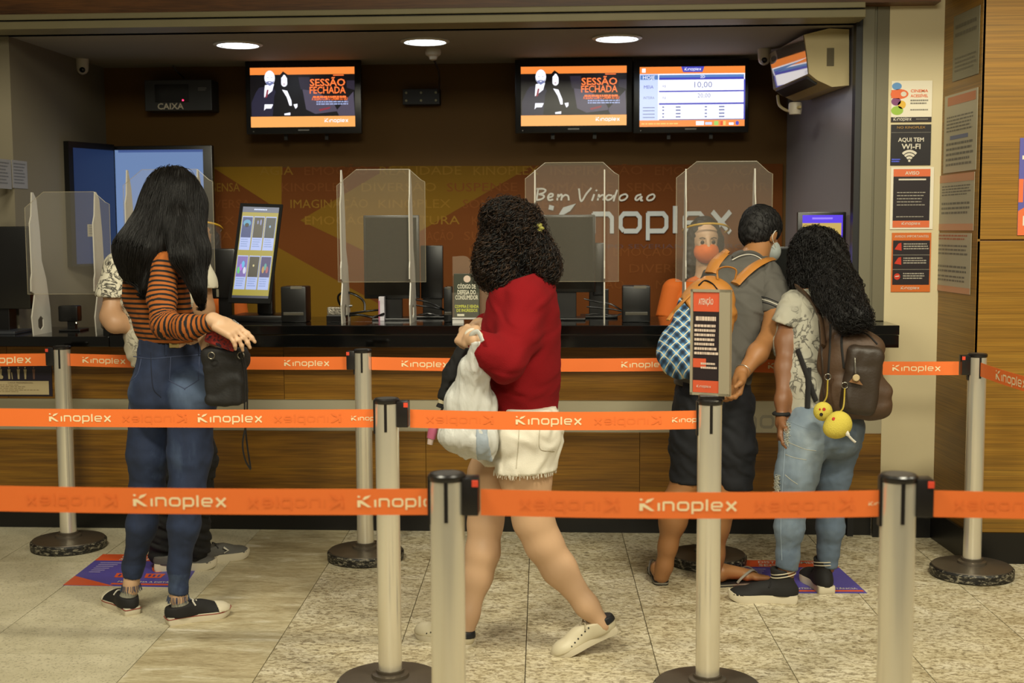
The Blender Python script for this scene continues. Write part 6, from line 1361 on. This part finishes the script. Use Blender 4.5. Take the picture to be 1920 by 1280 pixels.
def flip(P, parent):
    B = MB(); pts = [(.0, .0), (.01, .028), (.06, .034), (.14, .034), (.2, .045), (.25, .036), (.268, .0)]; ring = spline(pts, 4); ring = [(a-.006, b) for a, b in ring]; ring += [(a, -b) for a, b in ring[-2:0:-1]]
    B.prism([P(a, b, -.018) for a, b in ring], (0, 0, .018)); B.build('flip_flop_sole', mat('black_rubber', '12100f', .6), parent)
    B = MB().prism([P(a, b*1.03, -.0125) for a, b in [((a-.13)*1.01+.13, b) for a, b in ring]], (0, 0, .006)); B.build('sole_stripe', mat('grey_sole_line', '7d7768', .6), parent)
    for e in (-1, 1): MB().tube(spline([P(.205, -.002, .028), P(.17, .028*e, .048), P(.12, .043*e, .022), P(.1, .04*e, .0)], 5), .0055, 6, .5).build('flip_flop_strap', mat('grey_strap', '7f7a6e', .5), parent, 60)
flip(P1_, C_); flip(P2_, C_)
# short hair
hcp = union([ell(PC(0, -.02, .045), (.081, .096, .084), MC), ell(PC(0, -.048, -.005), (.068, .058, .07), MC)], .03)
hcut = minus(off(hcp, .006), union([ell(PC(0, .095, -.035), (.078, .10, .085), MC)]+[ell(PC(e*.08, .012, -.02), (.018, .03, .042), MC) for e in (-1, 1)], .01)); hcut = cut(hcut, [(PC(0, -.04, -.062), -MC[:, 2])]); hcut.b = hcp.b
sdf_obj('hair', rough_(hcut, .0015, 120, 3), .006, H_BASE, C_)
strands('hair_strands', hcp, 2600, lambda P: (np.array([0, 0, -1.])+MC[:, 1]*.1)*np.ones((len(P), 1)), .03, 4, (.002, .008), .0011, mat('matt_black_hair', '0d0a09', .6, spec=.25), C_, seed=11, jit=.5, keep=lambda V: (hcut(V) < .004))
# mask seen from behind: loop and edge
e_ = PC(.074, -.008, .0)
MB().tube(spline([PC(.08, .004, .03), PC(.086, -.02, .012), PC(.084, -.022, -.02), PC(.076, .03, -.045)], 6), .0018, 6).build('mask_loop', M_LACE, C_, 60)
mk = cut(off(union([ell(PC(0, .06, -.045), (.066, .062, .056), MC)], .02), .004), [(PC(0, .025, 0), -MC[:, 1])]); sdf_obj('face_mask', mk, .006, mat('pale_surgical_mask', '9fa6a2', .8), C_)
c = W(1391, 699, 5.225); ax = UV(*(W(1418, 660, 5.38)-W(1390, 702, 5.26))); a1 = UV(*np.cross(ax, [0, 0, 1.])); a2 = np.cross(ax, a1)
MB().tube([c+ax*.012+(a1*math.cos(a)+a2*math.sin(a))*.032 for a in np.linspace(0, 6.28, 20)], .0022, 5).build('bracelet', mat('silver_beads', '9a958a', .3, metal=.7), C_, 60)
# plaid backpack
def plaid():
    m, N, L, b = nodes_of('blue_white_plaid_cloth')
    at = N.new('ShaderNodeAttribute'); at.attribute_name = 'pu'; av = N.new('ShaderNodeAttribute'); av.attribute_name = 'pv'
    def bands(a):
        mu = N.new('ShaderNodeMath'); mu.operation = 'MULTIPLY'; mu.inputs[1].default_value = 1/.036; L.new(a.outputs['Fac'], mu.inputs[0]); fr = N.new('ShaderNodeMath'); fr.operation = 'FRACT'; L.new(mu.outputs[0], fr.inputs[0]); return fr.outputs[0]
    u, v = bands(at), bands(av)
    def bw(x, st): r = ramp(N, st); L.new(x, r.inputs[0]); return r.outputs[0]
    dk = [(0, '8a8a8a'), (.18, 'ffffff'), (.5, '34343e'), (.72, '5a5a66'), (.9, 'ffffff'), (1, 'ffffff')]
    mx = N.new('ShaderNodeMix'); mx.data_type = 'RGBA'; mx.blend_type = 'MULTIPLY'; mx.inputs[0].default_value = .85; mx.inputs[6].default_value = lin('6aa6dc'); L.new(bw(u, dk), mx.inputs[7])
    m2 = N.new('ShaderNodeMix'); m2.data_type = 'RGBA'; m2.blend_type = 'MULTIPLY'; m2.inputs[0].default_value = .85; L.new(mx.outputs[2], m2.inputs[6]); L.new(bw(v, dk), m2.inputs[7])
    wl = [(0, 'ffffff'), (.07, 'ffffff'), (.11, '000000'), (.95, '000000'), (1, 'ffffff')]
    ad = N.new('ShaderNodeMath'); ad.operation = 'MAXIMUM'; L.new(bw(u, wl), ad.inputs[0]); L.new(bw(v, wl), ad.inputs[1])
    m3 = N.new('ShaderNodeMix'); m3.data_type = 'RGBA'; L.new(ad.outputs[0], m3.inputs[0]); L.new(m2.outputs[2], m3.inputs[6]); m3.inputs[7].default_value = lin('c9c4a8'); L.new(m3.outputs[2], b.inputs['Base Color']); b.inputs['Roughness'].default_value = .85; return m
M_TAN = mat('tan_leather', 'b07430', .5, bump=.1, bscale=90, var=.08, vscale=8)
bp = thing('backpack', W(1300, 715, 5.2), 'blue and white plaid backpack with tan leather top, worn by the man in grey', 'backpack')
bcC = W(1306, 628, 5.26); axu = UV(*(W(1352, 520, 5.36)-W(1290, 700, 5.24))); axr = UV(*np.cross(UV(.25, 1, 0), axu))*-1
axd = np.cross(axr, axu); MBp = np.stack([axr, axd, axu], 1)
bodyp = union([ell(W(1284, 655, 5.27), (.108, .085, .125), MBp), rbox(W(1310, 628, 5.28), (.12, .075, .17), MBp, .06), ell(W(1330, 565, 5.33), (.10, .07, .11), MBp)], .04)
tl_ = W(1315, 552, 5.2); nrm_cut = UV(*(axu*.75-axr*.66))
low = cut(rough_(bodyp, .004, 26, 51), [(W(1300, 585, 5.2), nrm_cut)]); o = sdf_obj('plaid_body', low, .007, plaid(), bp); V = verts(o)-bcC
u_ = V@UV(*(axr+axu*.55)); v_ = V@UV(*(axu-axr*.55)); fattr(o, 'pu', u_+2); fattr(o, 'pv', v_+2)
upc = cut(rough_(off(bodyp, .003), .003, 26, 52), [(W(1302, 586, 5.2), -nrm_cut)]); sdf_obj('leather_top', upc, .007, M_TAN, bp)
fullp = off(bodyp, .006)
tube_on('dark_piping', fullp, [(1310, 535), (1322, 526), (1336, 532), (1348, 545), (1362, 548), (1372, 546)], .006, M_NAVY, bp, 4.9, 5.7, 6, .5)
tube_on('leather_side_strip', fullp, [(1252, 600), (1268, 578), (1285, 560), (1300, 545)], .011, M_TAN, bp, 4.9, 5.7, 6, .4)
tc2_ = off(union(tC, .05), .006)
def strap(pix, r_, name='shoulder_strap', d0=5.1, d1=6.0, sd=tc2_, m=M_TAN): return tube_on(name, sd, pix, r_, m, bp, d0, d1, 6, .35)
strap([(1332, 512), (1340, 494), (1352, 480), (1364, 470)], .034); strap([(1378, 532), (1394, 515), (1412, 500), (1430, 490), (1444, 486)], .030)
tube_on('grab_handle', fullp, [(1346, 524), (1346, 506), (1362, 500), (1380, 506), (1378, 524)], .006, M_TAN, bp, 4.9, 5.8, 5, .6)

# ------------------------------------------------------------------ D: woman with long curls and a brown backpack
DD = 5.22
D_ = thing('person', (PZ(1500, 1120)[0], PZ(1500, 1120)[1], 0), 'person with very long black curls, grey printed T-shirt and light ripped jeans', 'person', 'people in the queue')
sD = UV(.96, -.28, 0)
tD = chain([(1538, 768, 5.22, .108), (1532, 720, 5.24, .098), (1524, 640, 5.32, .104), (1522, 580, 5.40, .100), (1512, 556, 5.44, .055)], sD, 1.42)
teeD = cut(rough_(union(tD, .05), .0035, 24, 61, (1, 1, 1.2)), [(W(1535, 774, DD), (0, 0, -1)), (W(1510, 540, 5.44), (-.1, 0, 1))])
sdf_obj('t_shirt', teeD, .009, M_GTEE, D_)
slD = cut(rough_(union(chain([(1487, 575, 5.36, .062), (1478, 605, 5.32, .060), (1470, 640, 5.3, .058)]), .03), .003, 30, 63), [(W(1478, 611, 5.3), (-.35, 0, -1))]); sdf_obj('sleeve', slD, .0075, M_GTEE, D_)
aD = [(1484, 590, 5.33, .044), (1474, 640, 5.29, .039), (1471, 690, 5.25, .036), (1467, 750, 5.20, .026), (1465, 783, 5.18, .021)]
aDr = [(1560, 590, 5.45, .05), (1590, 640, 5.6, .042), (1560, 612, 5.85, .032), (1540, 605, 5.98, .026)]
sdf_obj('sleeve', union(chain([(1556, 580, 5.44, .062), (1575, 612, 5.5, .06)]), .03), .01, M_GTEE, D_)
hpD = chain([(1538, 765, 5.22, .108), (1542, 800, 5.22, .120)], sD, 1.38)+[ell(W(1515, 815, 5.16), (.10, .10, .10)), ell(W(1570, 815, 5.18), (.10, .10, .10))]
jD1 = [(1506, 830, 5.16, .098), (1494, 890, 5.15, .083), (1485, 940, 5.15, .065), (1480, 990, 5.16, .056), (1477, 1040, 5.18, .043), (1475, 1072, 5.19, .045)]
jD2 = [(1572, 830, 5.26, .094), (1561, 890, 5.28, .072), (1558, 940, 5.30, .059), (1557, 990, 5.31, .054), (1553, 1030, 5.33, .042), (1551, 1062, 5.34, .043)]
jnD = union(hpD+chain(jD1)+chain(jD2), .03); jnDr = cut(rough_(jnD, .0013, 34, 65, (1, 1, 2.0)), [(W(1535, 758, DD), (0, 0, 1)), (W(1500, 1068, 5.2), (-.18, 0, -1))])
o = sdf_obj('jeans', jnDr, .0085, M_DENL, D_); V = verts(o); fattr(o, 'fade', .15*np.exp(-((V-W(1510, 860, 5.05))**2).sum(1)/.02)-.2*(V[:, 0] > W(1535, 900, 5.2)[0]))  # paler patch on the left thigh, darker tone on the right leg
M_FR = mat('white_frayed_thread', 'c2c2b6', .9)
for pix in ([(1475, 828), (1490, 834), (1510, 842), (1530, 845)], [(1473, 852), (1490, 858), (1512, 862)], [(1472, 890), (1484, 900), (1496, 908)]): tube_on('crease_fray', jnDr, pix, .0022, M_FR, D_, 4.8, 5.6, 5, .5)
tube_on('side_seam', jnDr, [(1474, 800), (1470, 870), (1466, 930), (1464, 990), (1466, 1050)], .0018, mat('pale_blue_seam', '7d8b98', .8), D_, 4.8, 5.6, 6)
tube_on('back_yoke_seam', jnDr, [(1480, 790), (1505, 800), (1530, 806)], .0016, mat('pale_blue_seam', '7d8b98', .8), D_, 4.8, 5.6, 6)
FR = MB(); rg = random.Random(8)
for y0_, y1_, xx in ((790, 832, 1471), (888, 920, 1452)):
    for i in range(45):
        py = rg.uniform(y0_, y1_); p_ = hit(jnDr, xx+6+rg.uniform(-2, 6), py, 4.9, 5.5); FR.tube([p_, p_+[-.008-.01*rg.random(), -.006, rg.uniform(-.006, .006)], p_+[-.006, -.004, -.012]], .0012, 3)
FR.build('ripped_threads', M_FR, D_, kind='stuff')
hD, PD, MD = head(W(1528, 490, 5.52), (-.3, .9, -.35))
hnD = hand(W(1465, 785, 5.18), W(1463, 828, 5.15)-W(1465, 785, 5.18), (-.85, .1, .1), side=-1, curls=(.35, .4, .45, .5), sc=.92)
hnDr = hand(W(1540, 603, 6.0), (-.7, .3, -.05), (0, -.3, 1), side=-1, sc=.95)
body_mesh(D_, [off(union(tD, .05), -.015), off(jnD, -.012), cone(W(1512, 560, 5.44), W(1522, 505, 5.5), .05, .048), cone(W(1475, 1055, 5.19), np.array([.789, 5.145, .07]), .018, .016), cone(W(1550, 1045, 5.34), np.array([.978, 5.308, .07]), .018, .016)]+chain(aD)+chain(aDr), [hD, hnD, hnDr], SK_D)
c = W(1465, 775, 5.185); MB().tube([c+np.array([.029*math.cos(a), .029*math.sin(a), 0]) for a in np.linspace(0, 6.28, 18)], .009, 8, .8).build('wristwatch', M_BCAN, D_, 60)
hd1, td1 = PZ(1494, 1128)[:2], PZ(1374, 1124)[:2]; f_ = UV(*(td1-hd1))
shoe(D_, hd1, hd1+f_*.275, M_BCAN, M_WHT, .275, .05, high=.065, laces=M_BCAN, sole_h=.032, stripe=M_WHT)
hd2, td2 = PZ(1551, 1114)[:2], PZ(1512, 1082)[:2]; f_ = UV(*(td2-hd2)); shoe(D_, hd2, hd2+f_*.265, M_BCAN, M_WHT, .265, .048, high=.065, sole_h=.032, stripe=M_WHT, laces=M_BCAN)
for a_, b_p in ((W(1475, 1066, 5.19), np.array([.789, 5.145, .08])), (W(1550, 1056, 5.34), np.array([.978, 5.308, .08]))): sdf_obj('sock', cone(a_, b_p, .031, .030), .007, M_BCAN, D_)
# backpack
M_BRN = mat('brown_faux_leather', '4a3523', .6, bump=.12, bscale=90, var=.12, vscale=8); M_BRND = mat('dark_brown_faux_leather', '30251b', .5, bump=.12, bscale=90, var=.1, vscale=8)
bk = thing('backpack', W(1610, 790, 5.1), 'brown leather backpack with front pocket, worn by the long curly haired woman', 'backpack')
tilt = np.array(Matrix.Rotation(.13, 3, 'Y'))
bb = union([rbox(W(1598, 700, 5.08), (.105, .08, .165), tilt, .06), cone(W(1578, 600, 5.14), W(1580, 680, 5.1), .062, .08, (1, 0, 0), 1.2), rbox(W(1612, 745, 5.07), (.118, .085, .075), tilt, .05)], .05)
bbr = rough_(bb, .004, 18, 71); sdf_obj('main_body', bbr, .008, M_BRN, bk)
pkt = union([rbox(W(1616, 712, 4.975), (.07, .035, .135), tilt, .03)], .02); sdf_obj('front_pocket', rough_(pkt, .002, 24, 73), .007, M_BRND, bk)
tube_on('zip', off(bbr, .001), [(1557, 608), (1556, 650), (1553, 700), (1552, 735)], .005, M_BCAN, bk, 4.7, 5.6, 6, .5)
tube_on('zip', union([bbr, pkt], .01), [(1582, 690), (1578, 650), (1580, 628), (1600, 622), (1625, 626), (1645, 645)], .006, M_BCAN, bk, 4.6, 5.5, 6, .5)
tube_on('piping', off(bbr, .001), [(1536, 600), (1542, 690), (1545, 760)], .006, M_BRND, bk, 4.7, 5.6, 6, .5)
tD2 = off(union([union(tD, .05), bb], .03), .006)
tube_on('shoulder_strap', tD2, [(1497, 540), (1515, 556), (1532, 580), (1542, 610), (1545, 650)], .03, M_BRN, bk, 4.8, 5.8, 7, .3)
tube_on('web_strap', tD2, [(1495, 655), (1508, 690), (1522, 730), (1530, 752)], .012, M_BCAN, bk, 4.8, 5.8, 5, .3); tube_on('web_strap', tD2, [(1516, 690), (1515, 730), (1514, 765)], .013, M_BCAN, bk, 4.8, 5.8, 5, .3)
hwm2 = mat('silver_zip_pull', '9a9588', .25, metal=.8)
q = W(1603, 700, 4.92); MB().tube(spline([W(1602, 655, 4.95), W(1603, 680, 4.93), W(1604, 700, 4.92)], 4), .003, 6).build('zip_pull', hwm2, bk); MB().lathe([(.011, 0), (.014, .004), (.011, .008)], W(1605, 708, 4.925), 20, (0, -1, 0)).build('round_badge', mat('cream_badge', 'b3a07a', .4), bk, 40)
MB().prism([W(1592, 716, 4.93), W(1618, 722, 4.93), W(1604, 703, 4.93)], (0, .006, 0)).build('leather_tab', mat('tan_tab', '7a5530', .5), bk)
# keyring plushes
M_YEL = mat('yellow_plush', 'c4b245', .85, bump=.3, bscale=200)
def plush(c, r, lab, string_top, face=True, tail=None):
    t = thing('keyring_plush', c, lab, 'keyring', 'yellow plush keyrings on the brown backpack')
    sdf_obj('ball', union([ell(c, (r, r*.8, r*1.02))]+([ell(c-[.02, 0, .018], (r*.8, r*.7, r*.7))] if tail else []), .02), .005, M_YEL, t)
    MB().tube(spline([string_top, (string_top+c)/2+[.004, -.01, 0], c+[0, -r*.1, r*.9]], 5), .0035, 6).build('cord', mat('yellow_cord', 'a08a2c', .6), t, 60)
    MB().tube([string_top+np.array([.012*math.cos(a), 0, .012+.012*math.sin(a)]) for a in np.linspace(0, 6.28, 16)], .002, 6).build('ring', hwm2, t, 60)
    fb = lambda dx, dz: hit(ell(c, (r, r*.8, r*1.02)), *pr_(c+np.array([dx, 0, dz])), 4.3, 5.6)
    mr, mk_ = mat('red_felt', 'b02a1c', .8), mat('black_felt', '1a0e08', .8)
    if face:
        for dx, rr in ((-.012, .004), (.004, .0065)): MB().lathe([(rr, 0), (rr*.9, .002)], fb(dx, .008), 14, (0, -1, 0)).build('eye_patch', mr, t)
        MB().lathe([(.007, 0), (.006, .002)], fb(-.006, -.012), 14, (0, -1, 0)).build('mouth_patch', mk_, t)
    else: MB().lathe([(.007, 0), (.006, .002)], fb(-.02, .02), 14, (0, -1, .3)).build('eye_patch', mr, t)
    if tail is not None: MB().tube(spline(tail, 5), [.008]*6+[.005]*(len(spline(tail, 5))-6), 6, .5).build('white_ribbon', M_LACE, t, 60)
def pr_(P):
    q = np.asarray(P)-CAM; d = q@_F; return 960+FPX*(q@_R)/d, 640-FPX*(q@_U)/d
plush(W(1543, 771, 4.98), .037, 'small yellow plush keyring ball with red eyes hanging from the brown backpack', W(1552, 712, 5.0))
plush(W(1573, 795, 4.9), .050, 'larger yellow plush keyring with white ribbon hanging from the brown backpack', W(1584, 728, 4.95), False, [W(1586, 806, 4.88), W(1590, 815, 4.87), W(1598, 824, 4.87), W(1604, 829, 4.87)])
# very long curls
HD = union([ell(W(1530, 485, 5.50)+[0, 0, .01], (.108, .118, .125)), cone(W(1545, 480, 5.46), W(1572, 540, 5.30), .080, .074, (1, 0, 0), 1.0), cone(W(1572, 540, 5.26), W(1612, 592, 5.00), .068, .034, (1, 0, 0), 1.15), cone(W(1550, 535, 5.25), W(1580, 598, 4.98), .048, .024), ell(W(1510, 520, 5.45), (.06, .07, .07))], .05)
sdf_obj('hair', rough_(HD, .010, 42, 8), .009, H_BASE, D_)
td = W(1530, 430, 5.5)
flD = guides([(td, W(1495, 480, 5.42)), (td, W(1560, 470, 5.42)), (W(1495, 470, 5.45), W(1520, 545, 5.4)), (W(1555, 450, 5.4), W(1590, 545, 5.2)), (W(1540, 520, 5.3), W(1580, 610, 4.96)), (W(1590, 540, 5.15), W(1640, 612, 4.96)), (td, W(1530, 490, 5.38))], .07)
strands('hair_curls', HD, 3800, flD, .20, 18, (-.003, .009), .0015, H_BLK, D_, curl=.0055, freq=1.3, seed=17, jit=.3); strands('hair_curls', HD, 1300, flD, .20, 18, (.002, .014), .0013, H_BLK, D_, curl=.007, freq=1.15, seed=19, jit=.35, hug=.12, grav=.0004)

# ------------------------------------------------------------------ clerks behind the counter
def clerk(label, cx, cy, d, mask_m, look=(0, -1, -.1), hair_side=True, sh_l=None, arm=True):
    sc = d/2400; K = thing('person', (W(cx, cy, d)[0], W(cx, cy, d)[1], 0), label, 'person', 'clerks behind the counter')
    fw = UV(*look); s_ = UV(-fw[1], fw[0], 0); hc_ = W(cx, cy, d); h_, P, M = head(hc_, fw, s=1.0)
    ox = hc_; dn = lambda dx, dy, dz: ox+np.array([dx, dy, dz])
    MOR = mat('orange_uniform_polo', 'c8600f', .8, bump=.1, bscale=300)
    tK = [cone(dn(-.02, .05, -.95), dn(-.01, .05, -.62), .10, .095, s_, 1.5), cone(dn(-.01, .05, -.62), dn(-.01, .04, -.34), .095, .105, s_, 1.55), cone(dn(-.01, .04, -.34), dn(0, .03, -.24), .10, .06, s_, 1.55)]
    top_ = cut(rough_(union(tK, .05), .003, 24, int(cx)), [(dn(0, 0, -.72), (0, 0, -1)), (dn(0, -.02, -.165), (0, 0, 1))]); sdf_obj('polo_shirt', top_, .009, MOR, K)
    arms = []
    for e, el in ((-1, dn(-.23, -.02, -.52)), (1, dn(.22, -.02, -.52))):
        shp = dn(e*.165, .04, -.27); arms += [cone(shp, el, .048, .04), cone(el, dn(e*.12, -.22, -.50), .038, .026)]
        sdf_obj('sleeve', cut(union([cone(shp, shp+(el-shp)*.8, .066, .062)], .02), [(shp+(el-shp)*.62, el-shp)]), .008, MOR, K)
    hands_ = [hand(dn(e*.12, -.22, -.50), (-e*.3, -.9, -.1), (0, -.2, 1), side=-e, curl=.3) for e in (-1, 1)]
    legs = [cone(dn(e*.09, .06, -.95), dn(e*.10, .06, -1.25), .075, .055) for e in (-1, 1)]+[cone(dn(e*.10, .06, -1.25), np.array([dn(e*.10, .06, 0)[0], dn(0, .06, 0)[1], .05]), .055, .04) for e in (-1, 1)]
    sdf_obj('trousers', union([off(l, .012) for l in legs]+[cone(dn(-.02, .06, -.68), dn(-.02, .06, -.93), .105, .11, s_, 1.35)], .04), .013, M_BLKC, K)
    body_mesh(K, [off(union(tK, .05), -.016), cone(dn(0, .03, -.26), dn(0, .015, -.08), .052, .047)]+arms+legs, [h_]+hands_, SK_P if mask_m == 'orange' else SK_M)
    for e in (-1, 1):
        sdf_obj('shoe', union([cone(np.array([dn(e*.1, 0, 0)[0], dn(0, .08, 0)[1], .04]), np.array([dn(e*.11, 0, 0)[0], dn(0, -.1, 0)[1], .03]), .036, .03)], .01), .009, M_BLKC, K)
    # hair: parted, falling behind the shoulders
    hr_ = union([ell(P(0, -.03, .035), (.088, .095, .10), M), cone(P(-.07, -.03, .0), P(-.085, -.03, -.2), .04, .028), cone(P(.07, -.03, .0), P(.085, -.03, -.2), .04, .028), cone(P(0, -.07, 0), P(0, -.06, -.2), .06, .05, s_, 1.2)], .03)
    face_ = ell(P(0, .085, -.02), (.062, .085, .098), M); hm = minus(rough_(hr_, .002, 60, 5), face_); hm.b = hr_.b; sdf_obj('hair', hm, .006, mat('dark_clerk_hair', '1a1412', .5), K)  # clerk hair in one even very dark brown
    # eyes and brows
    for e in (-1, 1):
        MB().lathe([(.011, 0), (.009, .004), (.003, .006)], P(e*.03, .083, .004), 16, fw).build('eye', mat('dark_eye', '14100e', .2), K, 60); MB().tube([P(e*.016, .088, .026), P(e*.03, .09, .031), P(e*.046, .082, .026)], .0028, 5).build('eyebrow', H_BASE, K)
    mk_ = cut(off(union([ell(P(0, .045, -.052), (.064, .066, .058), M), cone(P(0, .08, -.02), P(0, .092, -.035), .014, .016)], .03), .004), [(P(0, .02, 0), -M[:, 1]), (P(0, 0, -.006), M[:, 2])])
    sdf_obj('face_mask', mk_, .005, mat('orange_cloth_mask', 'e06a18', .8), K)
    # face shield: band and curved visor
    n = 15; vs = []; fs = []
    for i in range(n):
        a_ = math.pi*(-.42+.84*i/(n-1)); 
        for z_ in (.11, -.12): vs.append(P(.122*math.sin(a_), .122*math.cos(a_)+.012-(.02 if z_ < 0 else 0), z_-(.05*(1-math.cos(a_)) if z_ > 0 else 0)))
    for i in range(n-1): fs.append((2*i, 2*i+1, 2*i+3, 2*i+2))
    MB().add(vs, fs).build('face_shield_visor', M_VIS, K, 60)
    MB().tube([P(.124*math.sin(a_), .124*math.cos(a_)+.010, .112-.05*(1-math.cos(a_))) for a_ in np.linspace(-math.pi*.62, math.pi*.62, 24)], .0055, 6).build('face_shield_band', mat('yellow_band', 'b8902c', .4), K, 60)
    return K
M_VIS = bpy.data.materials.new('clear_visor'); M_VIS.use_nodes = True; b_ = M_VIS.node_tree.nodes['Principled BSDF']; b_.inputs['Base Color'].default_value = (.4, .38, .36, 1); b_.inputs['Alpha'].default_value = .11; b_.inputs['Roughness'].default_value = .05
clerk('person in orange polo and orange mask with a face shield, serving behind the counter', 1322, 452, 6.98, 'orange', (.10, -1, -.12))
clerk('person with a yellow banded face shield, mostly hidden behind the striped girl', 374, 450, 7.02, 'x', (.25, -1, -.1))
